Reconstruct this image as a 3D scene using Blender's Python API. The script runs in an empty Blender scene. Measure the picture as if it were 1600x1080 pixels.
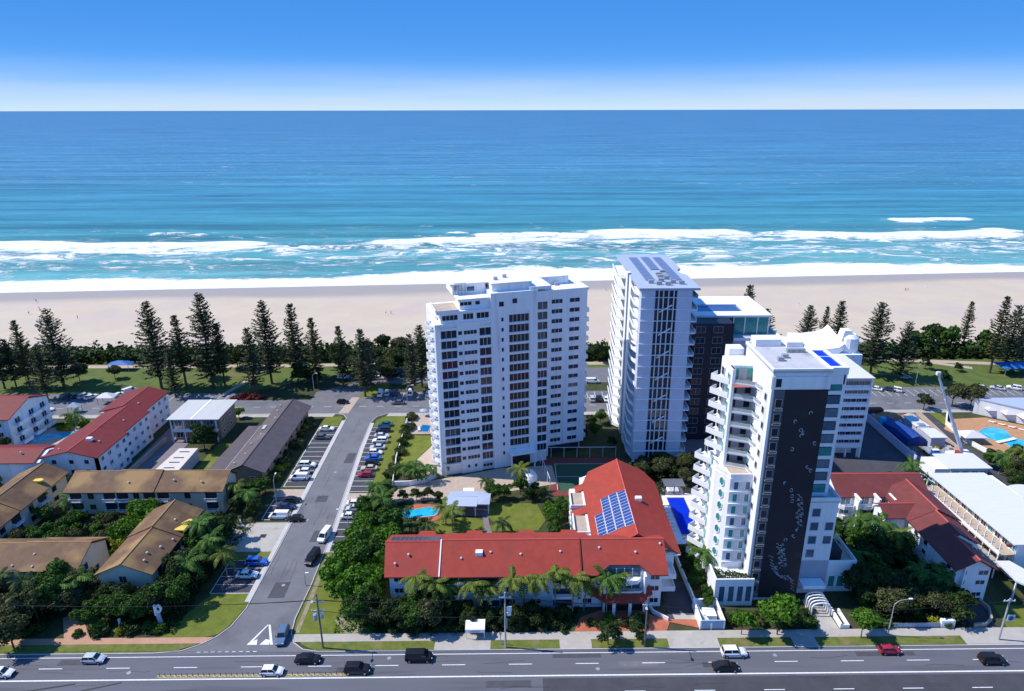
import bpy, math, random
import numpy as np
from mathutils import Vector, Matrix, Quaternion
from math import radians, sin, cos, pi
random.seed(7); NR = np.random.default_rng(7)
scn = bpy.context.scene; COL = scn.collection

# ------------------------------------------------ camera, sky, sun, exposure
H = 95.; F = 1050.; XC = 820.; YC = 540.
TH = math.atan((540-171)/F); YAW = radians(-.6); ROLL = radians(.12)
cam = bpy.data.cameras.new('camera'); camo = bpy.data.objects.new('camera', cam); COL.objects.link(camo)
cam.sensor_width = 36; cam.lens = 36*F/1600; cam.shift_x = -20/1600; cam.clip_start = 1; cam.clip_end = 120000
camo.matrix_world = Matrix.Translation((0, 0, H)) @ Matrix.Rotation(YAW, 4, 'Z') @ Matrix.Rotation(pi/2-TH, 4, 'X') @ Matrix.Rotation(-ROLL, 4, 'Z')
scn.camera = camo
SUN_EL = radians(50); SUN_AZ = math.atan2(1.3, -9.8)          # direction towards the sun, from +X
w = bpy.data.worlds.new('World'); scn.world = w; w.use_nodes = True
nt = w.node_tree; nt.nodes.clear()
out = nt.nodes.new('ShaderNodeOutputWorld'); bg = nt.nodes.new('ShaderNodeBackground')
sky = nt.nodes.new('ShaderNodeTexSky'); sky.sky_type = 'NISHITA'; sky.sun_disc = False
sky.sun_elevation = SUN_EL; sky.sun_rotation = pi/2-SUN_AZ
sky.air_density = 1.2; sky.dust_density = 1.2; sky.ozone_density = 3.0; sky.altitude = 100
tc = nt.nodes.new('ShaderNodeTexCoord'); vm = nt.nodes.new('ShaderNodeVectorMath'); vm.operation = 'MULTIPLY'
vm.inputs[1].default_value = (1, 1, 1)
va = nt.nodes.new('ShaderNodeVectorMath'); va.inputs[1].default_value = (0, 0, .10)
vn = nt.nodes.new('ShaderNodeVectorMath'); vn.operation = 'NORMALIZE'
hs = nt.nodes.new('ShaderNodeHueSaturation'); hs.inputs['Saturation'].default_value = 1.45; hs.inputs['Value'].default_value = 1.04; hs.inputs['Hue'].default_value = .508
sx0 = nt.nodes.new('ShaderNodeSeparateXYZ'); nt.links.new(tc.outputs['Generated'], sx0.inputs[0])
def wm(op, a, b_=None):
    q = nt.nodes.new('ShaderNodeMath'); q.operation = op; nt.links.new(a, q.inputs[0])
    if b_ is not None: nt.links.new(b_, q.inputs[1])
    return q.outputs[0]
hyp = wm('SQRT', wm('ADD', wm('MULTIPLY', sx0.outputs[0], sx0.outputs[0]), wm('MULTIPLY', sx0.outputs[1], sx0.outputs[1])))
cb = nt.nodes.new('ShaderNodeCombineXYZ'); nt.links.new(hyp, cb.inputs[1]); e1 = nt.nodes.new('ShaderNodeMath'); e1.operation = 'MULTIPLY'; e1.inputs[1].default_value = -7.5; nt.links.new(sx0.outputs[2], e1.inputs[0])
e2 = wm('EXPONENT', e1.outputs[0]); e3 = nt.nodes.new('ShaderNodeMath'); e3.operation = 'MULTIPLY_ADD'; e3.inputs[1].default_value = -.68; e3.inputs[2].default_value = .68; nt.links.new(e2, e3.inputs[0])
e4 = nt.nodes.new('ShaderNodeMath'); e4.operation = 'MULTIPLY_ADD'; e4.inputs[1].default_value = .15; nt.links.new(sx0.outputs[2], e4.inputs[0]); nt.links.new(e3.outputs[0], e4.inputs[2])
nt.links.new(e4.outputs[0], cb.inputs[2]); nt.links.new(cb.outputs[0], vm.inputs[0]); nt.links.new(vm.outputs[0], va.inputs[0]); nt.links.new(va.outputs[0], vn.inputs[0])
nt.links.new(vn.outputs[0], sky.inputs[0]); nt.links.new(sky.outputs[0], hs.inputs['Color'])
sx_ = nt.nodes.new('ShaderNodeSeparateXYZ'); nt.links.new(tc.outputs['Generated'], sx_.inputs[0])
hz = nt.nodes.new('ShaderNodeMapRange'); hz.interpolation_type = 'SMOOTHSTEP'; hz.inputs[1].default_value = -.01; hz.inputs[2].default_value = .07; hz.inputs[3].default_value = 1; hz.inputs[4].default_value = 0
nt.links.new(sx_.outputs[2], hz.inputs[0])
mpc = nt.nodes.new('ShaderNodeMapping'); mpc.inputs['Scale'].default_value = (2.2, 2.2, 26); nt.links.new(tc.outputs['Generated'], mpc.inputs[0])
nc = nt.nodes.new('ShaderNodeTexNoise'); nc.inputs['Scale'].default_value = 1.6; nc.inputs['Detail'].default_value = 7; nt.links.new(mpc.outputs[0], nc.inputs['Vector'])
nr = nt.nodes.new('ShaderNodeMapRange'); nr.inputs[1].default_value = .3; nr.inputs[2].default_value = .7; nr.inputs[3].default_value = .45; nr.inputs[4].default_value = 1.0; nt.links.new(nc.outputs[0], nr.inputs[0])
mf = nt.nodes.new('ShaderNodeMath'); mf.operation = 'MULTIPLY'; nt.links.new(hz.outputs[0], mf.inputs[0]); nt.links.new(nr.outputs[0], mf.inputs[1])
mxs = nt.nodes.new('ShaderNodeMix'); mxs.data_type = 'RGBA'; nt.links.new(mf.outputs[0], mxs.inputs[0]); nt.links.new(hs.outputs[0], mxs.inputs[6]); mxs.inputs[7].default_value = (3.2, 3.75, 4.6, 1)
nt.links.new(mxs.outputs[2], bg.inputs[0]); nt.links.new(bg.outputs[0], out.inputs[0])
bg.inputs[1].default_value = .15
sl = bpy.data.lights.new('sun', 'SUN'); sl.energy = 3.9; sl.angle = radians(.5); sl.color = (1, .95, .88)
so = bpy.data.objects.new('sun', sl); COL.objects.link(so)
sdir = Vector((cos(SUN_AZ)*cos(SUN_EL), sin(SUN_AZ)*cos(SUN_EL), sin(SUN_EL)))
so.rotation_euler = sdir.to_track_quat('Z', 'Y').to_euler(); so.location = sdir*400
scn.view_settings.view_transform = 'Standard'; scn.view_settings.look = 'None'
scn.view_settings.gamma = 1; scn.view_settings.use_curve_mapping = False; scn.view_settings.exposure = 0.42
scn.render.resolution_x = 1024; scn.render.resolution_y = 691

def at(px, py, z=0.):
    """survey helper: the ground point seen at a picture point"""
    u, v = px-XC, py-YC; c, s = cos(ROLL), sin(ROLL); u, v = u*c-v*s, u*s+v*c
    y = F*cos(TH)-v*sin(TH); zz = -F*sin(TH)-v*cos(TH)
    X, Y = u*cos(YAW)-y*sin(YAW), u*sin(YAW)+y*cos(YAW)
    t = (z-H)/zz
    return Vector((X*t, Y*t, z))

# ------------------------------------------------ materials
MATS = {}
def mat(name, col, rough=.7, var=.15, scale=.6, bump=0., bscale=3., spec=.3, metal=0., island=0., stretch=(1, 1, 1), dirt=None, trans=0.):
    if name in MATS: return MATS[name]
    m = bpy.data.materials.new(name); m.use_nodes = True; n = m.node_tree; b = n.nodes['Principled BSDF']
    b.inputs['Roughness'].default_value = rough; b.inputs['Specular IOR Level'].default_value = spec; b.inputs['Metallic'].default_value = metal
    L = n.links.new
    geo = n.nodes.new('ShaderNodeNewGeometry'); mp = n.nodes.new('ShaderNodeMapping'); mp.inputs['Scale'].default_value = stretch
    L(geo.outputs['Position'], mp.inputs[0])
    nz = n.nodes.new('ShaderNodeTexNoise'); nz.inputs['Scale'].default_value = scale; nz.inputs['Detail'].default_value = 6; nz.inputs['Roughness'].default_value = .65
    L(mp.outputs[0], nz.inputs['Vector'])
    mr = n.nodes.new('ShaderNodeMapRange'); mr.inputs[1].default_value = .3; mr.inputs[2].default_value = .7
    mr.inputs[3].default_value = 1-var; mr.inputs[4].default_value = 1+var
    L(nz.outputs[0], mr.inputs[0])
    last = mr.outputs[0]
    if island:
        mi = n.nodes.new('ShaderNodeMapRange'); mi.inputs[3].default_value = 1-island; mi.inputs[4].default_value = 1+island
        L(geo.outputs['Random Per Island'], mi.inputs[0])
        mm = n.nodes.new('ShaderNodeMath'); mm.operation = 'MULTIPLY'; L(last, mm.inputs[0]); L(mi.outputs[0], mm.inputs[1]); last = mm.outputs[0]
    vm_ = n.nodes.new('ShaderNodeVectorMath'); vm_.operation = 'SCALE'; vm_.inputs[0].default_value = col[:3]
    L(last, vm_.inputs['Scale']); c = vm_.outputs[0]
    if dirt:
        n2 = n.nodes.new('ShaderNodeTexNoise'); n2.inputs['Scale'].default_value = dirt[1]; n2.inputs['Detail'].default_value = 8
        L(mp.outputs[0], n2.inputs['Vector'])
        r2 = n.nodes.new('ShaderNodeMapRange'); r2.inputs[1].default_value = dirt[2]; r2.inputs[2].default_value = dirt[2]+.15; L(n2.outputs[0], r2.inputs[0])
        mx = n.nodes.new('ShaderNodeMix'); mx.data_type = 'RGBA'; L(r2.outputs[0], mx.inputs[0]); L(c, mx.inputs[6]); mx.inputs[7].default_value = (*dirt[0], 1)
        c = mx.outputs[2]
    L(c, b.inputs['Base Color'])
    if bump:
        nb = n.nodes.new('ShaderNodeTexNoise'); nb.inputs['Scale'].default_value = bscale; nb.inputs['Detail'].default_value = 4
        L(geo.outputs['Position'], nb.inputs['Vector'])
        bp = n.nodes.new('ShaderNodeBump'); bp.inputs['Strength'].default_value = bump; bp.inputs['Distance'].default_value = .1
        L(nb.outputs[0], bp.inputs['Height']); L(bp.outputs[0], b.inputs['Normal'])
    if trans:
        tr = n.nodes.new('ShaderNodeBsdfTranslucent'); L(c, tr.inputs[0]); ms = n.nodes.new('ShaderNodeMixShader'); ms.inputs[0].default_value = trans
        o = n.nodes['Material Output']; L(b.outputs[0], ms.inputs[1]); L(tr.outputs[0], ms.inputs[2]); L(ms.outputs[0], o.inputs[0])
    MATS[name] = m; return m

WHITE = mat('white_render', (.84, .85, .86), .6, .07, .6, stretch=(1.6, 1.6, .12), dirt=((.60, .60, .58), .35, .60))
WHITE2 = mat('white_paint', (.86, .87, .88), .5, .03)
GREYW = mat('grey_render', (.42, .44, .50), .7, .06)
CREAM = mat('cream_render', (.62, .56, .44), .7, .08, .5, dirt=((.42, .36, .27), .3, .6))
TAN = mat('tan_brick', (.36, .25, .17), .8, .15, 1.2)
GLASS = mat('dark_glass', (.018, .028, .048), .10, .5, .35, spec=.5)
GLASSB = mat('blue_glass', (.06, .12, .19), .12, .25, .4, spec=.6)
TEAL = mat('teal_glass', (.03, .26, .25), .15, .25, .5, spec=.6)
BRONZE = mat('bronze_glass', (.030, .026, .032), .3, .5, .5, spec=.35)
DARK = mat('charcoal_panel', (.018, .022, .035), .45, .12, .3, dirt=((.03, .035, .05), .4, .6))
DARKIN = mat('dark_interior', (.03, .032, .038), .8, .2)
RED = mat('red_tile_roof', (.34, .048, .032), .7, .14, .5, .4, 5, dirt=((.29, .050, .036), .16, .52))
RED2 = mat('maroon_tile_roof', (.165, .042, .036), .65, .14, .5, .35, 5, dirt=((.15, .035, .03), .2, .55))
REDL = mat('crimson_tile_roof', (.175, .025, .024), .65, .12, .5, .3, 5, dirt=((.2, .03, .03), .2, .58))
RCAP = mat('red_ridge_cap', (.55, .10, .08), .6, .1)
BRN = mat('brown_tile_roof', (.155, .088, .048), .75, .2, .6, .4, 5, dirt=((.30, .185, .075), .13, .48))
BCAP = mat('brown_ridge_cap', (.42, .24, .10), .7, .15)
GRYR = mat('grey_tile_roof', (.115, .095, .10), .7, .12, .5, .3, 5, dirt=((.17, .14, .14), .18, .6))
METALR = mat('pale_metal_roof', (.55, .55, .52), .45, .06, .3, stretch=(4, .2, 1))
MEMB = mat('roof_membrane', (.50, .50, .52), .7, .10, .4, dirt=((.33, .33, .35), .3, .6))
BLUER = mat('blue_grey_roof', (.40, .46, .58), .5, .05, .3)
WROOF = mat('white_roof_sheet', (.66, .66, .68), .5, .03, .3, stretch=(1, 5, 1))
ASPH = mat('asphalt', (.160, .160, .172), .85, .12, .25, .2, 8, dirt=((.12, .121, .138), .12, .55))
ASPHD = mat('dark_asphalt', (.062, .062, .072), .85, .15, .3, .2, 8, dirt=((.08, .08, .09), .2, .6))
ASPHH = mat('highway_asphalt', (.12, .123, .142), .8, .10, .5, .2, 8, stretch=(.08, 1, 1), dirt=((.088, .09, .105), .6, .56))
PAINT = mat('road_paint', (.75, .75, .76), .7, .15, 2)
YPAINT = mat('yellow_paint', (.62, .45, .10), .7, .15, 2)
CONC = mat('concrete', (.42, .39, .35), .85, .10, .5, dirt=((.31, .28, .24), .4, .6))
KERB = mat('kerb_concrete', (.50, .48, .46), .85, .08)
PAVE = mat('sand_paving', (.45, .36, .29), .85, .12, .8)
BRICKP = mat('terracotta_paving', (.42, .13, .075), .8, .14, .9, dirt=((.30, .10, .07), .3, .58))
PATH = mat('salmon_footpath', (.46, .26, .17), .85, .12, .6, dirt=((.33, .19, .13), .3, .6))
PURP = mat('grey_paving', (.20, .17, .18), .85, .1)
GROUND = mat('garden_ground', (.050, .060, .022), .95, .35, .35, .3, 3, dirt=((.075, .055, .033), .12, .58))
LAWN = mat('lawn', (.13, .155, .022), .95, .22, .5, .35, 5, dirt=((.18, .185, .04), .12, .56))
VERGE = mat('verge_grass', (.125, .15, .03), .95, .3, .6, .35, 5, dirt=((.21, .175, .08), .25, .55))
PARKG = mat('park_grass', (.095, .13, .028), .95, .25, .2, .3, 3, dirt=((.16, .15, .06), .06, .57))
MULCH = mat('mulch', (.09, .05, .033), .95, .3, 1.)
SAND = mat('beach_sand', (.56, .47, .35), .9, .06, .05, .15, 1.2, dirt=((.52, .43, .36), .03, .5))
POOLW = mat('pool_water', (.02, .42, .62), .08, .25, .35, .3, 2.5, spec=.5, dirt=((.10, .58, .72), .3, .55))
POOLB = mat('blue_pool_water', (.005, .035, .55), .08, .15, .3, .2, 2.5, spec=.4)
SOLAR = mat('solar_cell', (.030, .075, .26), .25, .15, .8, spec=.5)
SOLARD = mat('solar_cell_dark', (.05, .06, .11), .25, .15, .8, spec=.5)
METAL = mat('grey_metal', (.38, .40, .42), .45, .05, metal=.3)
POLEM = mat('pole_wood', (.17, .16, .15), .85, .2)
POLEC = mat('pale_pole', (.42, .43, .45), .7, .1)
WIRE = mat('wire_black', (.03, .03, .03), .6, .0)
BARK = mat('bark', (.10, .075, .055), .9, .25, 2)
PALMB = mat('palm_trunk', (.24, .20, .16), .9, .2, 2)
TYRE = mat('tyre_rubber', (.02, .02, .02), .85, .1)
RIM = mat('alloy_rim', (.45, .45, .47), .35, .05, metal=.6)
CARGL = mat('car_glass', (.015, .018, .022), .08, .05, spec=.6)
LAMPW = mat('headlight_lens', (.75, .76, .78), .15, .02)
LAMPR = mat('tail_light_lens', (.35, .02, .02), .25, .02)
BLUET = mat('blue_tarpaulin', (.015, .06, .26), .6, .15, .8, .4, 1.5)
CYAN = mat('cyan_sheet', (.03, .40, .62), .5, .1)
SOIL = mat('orange_soil', (.38, .20, .11), .95, .3, .6, .6, 1.5)
TENNR = mat('court_red', (.20, .045, .04), .85, .1, .4)
TENNG = mat('court_green', (.035, .09, .055), .85, .1, .4)
YELS = mat('yellow_canvas', (.75, .52, .10), .7, .08)
MURAL = mat('pale_mural_paint', (.42, .48, .52), .6, .1)
def leafm(name, c, isl=.45, trans=.25): return mat(name, c, .65, .25, .5, spec=.25, island=isl, trans=trans)
L_PINE = leafm('pine_needles', (.056, .074, .034), .35, .12)
L_DARK = leafm('dark_leaves', (.034, .066, .015))
L_MID = leafm('green_leaves', (.052, .122, .015))
L_BRI = leafm('bright_leaves', (.085, .20, .015))
L_YEL = leafm('yellow_green_leaves', (.27, .30, .02))
L_OLV = leafm('olive_leaves', (.085, .10, .034))
L_PALM = leafm('palm_leaflets', (.12, .165, .022), .35)
L_DUNE = leafm('dune_grass_blades', (.26, .26, .11), .3)

# ------------------------------------------------ mesh builder
class MB:
    def __init__(s): s.v = []; s.f = []; s.m = []
    def add(s, vs, fs, mi=0):
        o = len(s.v); s.v += [tuple(p) for p in vs]; s.f += [tuple(i+o for i in f) for f in fs]; s.m += [mi]*len(fs); return s
    def box(s, x0, x1, y0, y1, z0, z1, mi=0):
        return s.add([(x0, y0, z0), (x1, y0, z0), (x1, y1, z0), (x0, y1, z0), (x0, y0, z1), (x1, y0, z1), (x1, y1, z1), (x0, y1, z1)],
                     [(0, 3, 2, 1), (4, 5, 6, 7), (0, 1, 5, 4), (1, 2, 6, 5), (2, 3, 7, 6), (3, 0, 4, 7)], mi)
    def prism(s, poly, z0, z1, mi=0, mtop=None):
        n = len(poly); a = sum(poly[i][0]*poly[(i+1) % n][1]-poly[(i+1) % n][0]*poly[i][1] for i in range(n))
        if a < 0: poly = poly[::-1]
        s.add([(p[0], p[1], z0) for p in poly]+[(p[0], p[1], z1) for p in poly], [tuple(range(n))[::-1]]+[(i, (i+1) % n, n+(i+1) % n, n+i) for i in range(n)], mi)
        s.f.append(tuple(len(s.v)-n+i for i in range(n))); s.m.append(mi if mtop is None else mtop); return s
    def sheet(s, poly, z, mi=0):
        n = len(poly); a = sum(poly[i][0]*poly[(i+1) % n][1]-poly[(i+1) % n][0]*poly[i][1] for i in range(n))
        if a < 0: poly = poly[::-1]
        return s.add([(p[0], p[1], z) for p in poly], [tuple(range(n))], mi)
    def tube(s, a, b, r0, r1=None, n=6, mi=0):
        a = Vector(a); b = Vector(b); r1 = r0 if r1 is None else r1; d = (b-a).normalized()
        u = d.orthogonal().normalized(); v = d.cross(u); vs = []
        for p, r in ((a, r0), (b, r1)):
            for i in range(n): t = 2*pi*i/n; vs.append(p+(u*cos(t)+v*sin(t))*r)
        return s.add(vs, [(i, (i+1) % n, n+(i+1) % n, n+i) for i in range(n)]+[tuple(range(n))[::-1], tuple(range(n, 2*n))], mi)
    def loft(s, loops, mi=0, cap=True):
        n = len(loops[0]); vs = [p for l in loops for p in l]; fs = []
        for k in range(len(loops)-1):
            for i in range(n): fs.append((k*n+i, k*n+(i+1) % n, (k+1)*n+(i+1) % n, (k+1)*n+i))
        if cap: fs += [tuple(range(n))[::-1], tuple(range((len(loops)-1)*n, len(loops)*n))]
        return s.add(vs, fs, mi)
    def mesh(s, name, mats, off=(0, 0, 0), smooth=False):
        me = bpy.data.meshes.new(name)
        me.from_pydata([(p[0]-off[0], p[1]-off[1], p[2]-off[2]) for p in s.v], [], s.f)
        for m in (mats if isinstance(mats, (list, tuple)) else [mats]): me.materials.append(m)
        me.polygons.foreach_set('material_index', s.m)
        if smooth: me.polygons.foreach_set('use_smooth', [True]*len(s.f))
        me.validate(); me.update(); return me
def link(name, me, parent=None, loc=(0, 0, 0), rz=0., sc=None):
    o = bpy.data.objects.new(name, me); COL.objects.link(o); o.location = loc; o.rotation_euler = (0, 0, rz)
    if parent is not None: o.parent = parent
    if sc is not None: o.scale = (sc,)*3 if isinstance(sc, (int, float)) else sc
    return o
def tag(o, label, cat, group=None, kind=None):
    if label: o['label'] = label
    if cat: o['category'] = cat
    if group: o['group'] = group
    if kind: o['kind'] = kind
    return o
def thing(name, label, cat, loc=(0, 0, 0), rz=0., group=None):
    return tag(link(name, None, None, loc, rz), label, cat, group)
def part(name, mb, mats, parent, label=None, local=False):
    off = (0, 0, 0) if local else tuple(parent.location if parent.parent is None else parent.location+parent.parent.location)
    o = link(name, mb.mesh(name, mats, off), parent)
    if label: o['label'] = label
    return o
def single(name, mb, mats, label, cat, group=None, smooth=False):
    """a one-mesh thing whose origin is at its base"""
    xs = [p[0] for p in mb.v]; ys = [p[1] for p in mb.v]; zs = [p[2] for p in mb.v]
    c = ((min(xs)+max(xs))/2, (min(ys)+max(ys))/2, min(zs))
    return tag(link(name, mb.mesh(name, mats, c, smooth), None, c), label, cat, group)
def struct(name, mb, mats, parent=None):
    o = link(name, mb.mesh(name, mats), parent)
    if parent is None: o['kind'] = 'structure'
    return o
def dup(root, loc, rz=0., label=None, group=None, sc=None, paint=None):
    r = root.copy(); COL.objects.link(r); r.location = loc; r.rotation_euler = (0, 0, rz)
    if label: r['label'] = label
    if group: r['group'] = group
    if sc is not None: r.scale = (sc,)*3 if isinstance(sc, (int, float)) else sc
    for ch in root.children:
        c = ch.copy(); COL.objects.link(c); c.parent = r
        if paint and c.material_slots and c.material_slots[0].material and c.material_slots[0].material.name.startswith('car_paint'):
            c.material_slots[0].link = 'OBJECT'; c.material_slots[0].material = paint
        for g in ch.children: d = g.copy(); COL.objects.link(d); d.parent = c
    return r
ORD = ['first', 'second', 'third', 'fourth', 'fifth', 'sixth', 'seventh', 'eighth', 'ninth', 'tenth', 'eleventh', 'twelfth', 'thirteenth', 'fourteenth',
       'fifteenth', 'sixteenth', 'seventeenth', 'eighteenth', 'nineteenth', 'twentieth', 'twenty-first', 'twenty-second', 'twenty-third', 'twenty-fourth', 'twenty-fifth', 'twenty-sixth', 'twenty-seventh', 'twenty-eighth', 'twenty-ninth', 'thirtieth']
ORD += ['thirty-'+o for o in ORD[:9]]+['fortieth']

# windows: a frame proud of the wall with a pane (sub-part) set back in it
WC = {}
def win(parent, ori, a, b, z, w_, h_, n=1, fm=None, gm=None, name='window', d=.10):
    """ori S/E/N/W = way it faces; a,b = world (or local) x,y of its centre on the wall"""
    fm = fm or WHITE2; gm = gm or GLASS
    k = (round(w_, 2), round(h_, 2), n, fm.name, gm.name, d)
    if k not in WC:
        t = .07; fr = MB(); x0, x1, z0, z1 = -w_/2, w_/2, -h_/2, h_/2
        fr.box(x0-t, x1+t, -d, 0, z1, z1+t); fr.box(x0-t, x1+t, -d-.04, 0, z0-t, z0); fr.box(x0-t, x0, -d, 0, z0, z1); fr.box(x1, x1+t, -d, 0, z0, z1)
        for i in range(1, n): xx = x0+w_*i/n; fr.box(xx-t/2, xx+t/2, -d+.02, 0, z0, z1)
        gl = MB().box(x0, x1, -.03, 0, z0, z1)
        WC[k] = (fr.mesh('window', fm), gl.mesh('pane', gm))
    rz = {'S': 0, 'E': pi/2, 'N': pi, 'W': -pi/2}[ori] if isinstance(ori, str) else ori
    L = parent.location if parent.rotation_euler.z == 0 else Vector((0, 0, 0))
    o = link(name, WC[k][0], parent, (a-L.x, b-L.y, z-L.z), rz)
    link('pane', WC[k][1], o)
    return o
PC = {}
def rep(name, key, fn, mats, parent, loc, rz=0.):
    """repeat a shared-mesh part; loc in world coordinates of an unrotated parent"""
    if key not in PC: PC[key] = fn().mesh(name, mats)
    L = parent.location if parent is not None and parent.rotation_euler.z == 0 else Vector((0, 0, 0))
    return link(name, PC[key], parent, (loc[0]-L.x, loc[1]-L.y, loc[2]-L.z), rz)

def gable(parent, x0, x1, y0, y1, ze, zr, axis, rm, capm, ridge=None, th=.22, name='roof', label=None, wall=None, wz=None):
    """tiled gable roof slab with ridge cap (sub-part); axis = direction of ridge"""
    m = MB(); r = ridge if ridge is not None else ((y0+y1)/2 if axis == 'x' else (x0+x1)/2)
    def P(a, c, z): return (a, c, z) if axis == 'x' else (c, a, z)
    A0, A1, C0, C1 = (x0, x1, y0, y1) if axis == 'x' else (y0, y1, x0, x1)
    for (c, ) in ((C0,), (C1,)):
        vs = [P(A0, c, ze), P(A1, c, ze), P(A1, r, zr), P(A0, r, zr), P(A0, c, ze-th), P(A1, c, ze-th), P(A1, r, zr-th), P(A0, r, zr-th)]
        fs = [(0, 1, 2, 3), (7, 6, 5, 4), (0, 4, 5, 1), (1, 5, 6, 2), (3, 7, 4, 0), (2, 6, 7, 3)]
        if (c == C0) != (axis == 'x'): fs = [f[::-1] for f in fs]
        m.add(vs, fs)
    o = part(name, m, rm, parent, label)
    cm = MB(); b = .16
    prof = [(r-b, zr-.04), (r+b, zr-.04), (r+b*.5, zr+.12), (r-b*.5, zr+.12)]
    cm.loft([[P(A0-.05, c, z) for c, z in prof], [P(A1+.05, c, z) for c, z in prof]])
    part('ridge_cap', cm, capm, o)
    return o
def gwalls(m, x0, x1, y0, y1, z1, zr, axis, ridge=None, z0=0):
    """walls up to eaves plus gable ends"""
    m.box(x0, x1, y0, y1, z0, z1)
    r = ridge if ridge is not None else ((y0+y1)/2 if axis == 'x' else (x0+x1)/2)
    if axis == 'x': m.loft([[(x0, y0, z1), (x0, y1, z1), (x0, r, zr)], [(x1, y0, z1), (x1, y1, z1), (x1, r, zr)]])
    else: m.loft([[(x0, y0, z1), (x1, y0, z1), (r, y0, zr)], [(x0, y1, z1), (x1, y1, z1), (r, y1, zr)]])
def vent(parent, x, y, z): rep('roof_vent', 'vent', lambda: MB().tube((0, 0, -.2), (0, 0, .35), .16).tube((0, 0, .35), (0, 0, .5), .3, .15), METALR, parent, (x, y, z))

# ================================================= THE SETTING
def curve_pts(c, r, a0, a1, n=10): return [(c[0]+r*cos(a0+(a1-a0)*i/n), c[1]+r*sin(a0+(a1-a0)*i/n)) for i in range(n+1)]
def blob(cx, cy, rx, ry, n=24, wob=.12, seed=0, rot=0):
    R = random.Random(seed); ph = [R.uniform(0, 6.28) for _ in range(3)]; o = []
    for i in range(n):
        t = 2*pi*i/n; k = 1+wob*(sin(2*t+ph[0])+.6*sin(3*t+ph[1])+.4*sin(5*t+ph[2])); x, y = rx*k*cos(t), ry*k*sin(t)
        o.append((cx+x*cos(rot)-y*sin(rot), cy+x*sin(rot)+y*cos(rot)))
    return o
def ribbon(pts, w_):
    L_, R_ = [], []
    for i, p in enumerate(pts):
        a = Vector(pts[max(i-1, 0)]); b = Vector(pts[min(i+1, len(pts)-1)]); d = (b-a).normalized(); n_ = Vector((-d.y, d.x))*w_/2
        L_.append((p[0]+n_.x, p[1]+n_.y)); R_.append((p[0]-n_.x, p[1]-n_.y))
    return L_+R_[::-1]

struct('ground', MB().sheet([(-1500, -60), (1500, -60), (1500, 262), (-1500, 262)], 0), GROUND)
# highway: south edge out of the picture
struct('highway', MB().sheet([(-900, 62), (900, 62), (900, 99.2), (-900, 99.2)], .03), ASPHH)
struct('highway_far_lanes', MB().sheet([(4, 84.2), (900, 84.2), (900, 92.6), (4, 92.6)], .034), ASPHD)
m = MB()
m.box(-900, 900, 93.05, 93.32, .036, .040)
m.box(-900, 900, 98.35, 98.5, .036, .040)
for i in range(-30, 31):
    x = i*12.1-2.0; m.box(x, x+4.2, 95.8, 95.95, .036, .040)
for i in range(0, 30):
    x = i*12.1+6.0; m.box(x, x+3.6, 89.55, 89.70, .036, .040)
m.sheet([(-49.1, 106.4), (-48.7, 106.4), (-46.5, 101.2), (-47.0, 101.2)], .040)
m.sheet([(-49.1, 106.4), (-49.3, 106.4), (-51.4, 101.2), (-50.9, 101.2)], .040)
m.sheet([(-48.3, 102.6), (-47.4, 102.4), (-47.2, 101.2), (-49.0, 101.2)], .0402)
m.sheet([(-51.2, 101.6), (-49.9, 102.6), (-49.5, 101.2), (-51.4, 101.2)], .0402)
for i in range(9): m.box(-60+i*1.3, -59.3+i*1.3, 99.45, 99.6, .0362, .0402)
struct('road_markings', m, PAINT)
def post_mb(): return MB().tube((0, 0, 0), (0, 0, .75), .06, .05).tube((0, 0, .5), (0, 0, .62), .075)
fp = thing('flexible_post_row', 'row of small yellow posts on a yellow strip along the highway median line', 'lane divider', (-46, 93.9, .03))
part('yellow_strip', MB().box(-64.5, -28, 93.55, 94.15, .032, .045), mat('worn_yellow_line', (.45, .36, .16), .8, .3, 3, dirt=((.16, .16, .17), 2.2, .5)), fp)
for i in range(37):
    rep('post', 'flexpost', post_mb, [mat('post_dark', (.12, .10, .05), .6)], fp, (-64+i*.98, 93.85, .04))

PATCH = mat('asphalt_patch', (.075, .076, .085), .85, .15, .8); PATCH2 = mat('pale_asphalt_patch', (.155, .155, .165), .85, .12, .8); SEALC = mat('crack_seal', (.03, .03, .034), .6, .1)
m = MB(); Rr = random.Random(4)
for x, y, w_, d in ((-84, 96.6, 7, 1.4), (-33, 94.4, 5, 1.2), (6, 97.2, 9, 1.0), (33, 94.6, 4, 1.5), (62, 96.9, 11, 1.1), (-6, 90.6, 8, 1.6), (-52, 114, 3.4, 5), (-49, 133, 2.2, 4.5), (-52.5, 150, 3, 3), (-50, 170, 2.6, 6)): m.sheet([(x, y), (x+w_, y+.05), (x+w_-.1, y+d), (x+.1, y+d-.05)], .0345)
struct('road_patches', m, PATCH)
m = MB()
for x, y, w_, d in ((-70, 89.4, 16, 1.2), (18, 95.1, 7, 1.2), (-47.6, 120, 1.8, 6), (-53, 160, 2.4, 4)): m.sheet([(x, y), (x+w_, y+.05), (x+w_-.1, y+d), (x+.1, y+d-.05)], .0348)
struct('road_patches', m, PATCH2)
m = MB()
for _ in range(34):
    x, y = Rr.uniform(-95, 90), Rr.uniform(89.5, 98.5); P_ = [(x, y)]
    for k in range(5): x += Rr.uniform(.6, 2.0); y += Rr.uniform(-.25, .25); P_.append((x, y))
    m.sheet(ribbon(P_, .07), .0352)
for _ in range(16):
    x, y = Rr.uniform(-54, -47), Rr.uniform(108, 195); P_ = [(x, y)]
    for k in range(5): y += Rr.uniform(.6, 2.0); x += Rr.uniform(-.25, .25); P_.append((x, y))
    m.sheet(ribbon(P_, .07), .0353)
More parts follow.
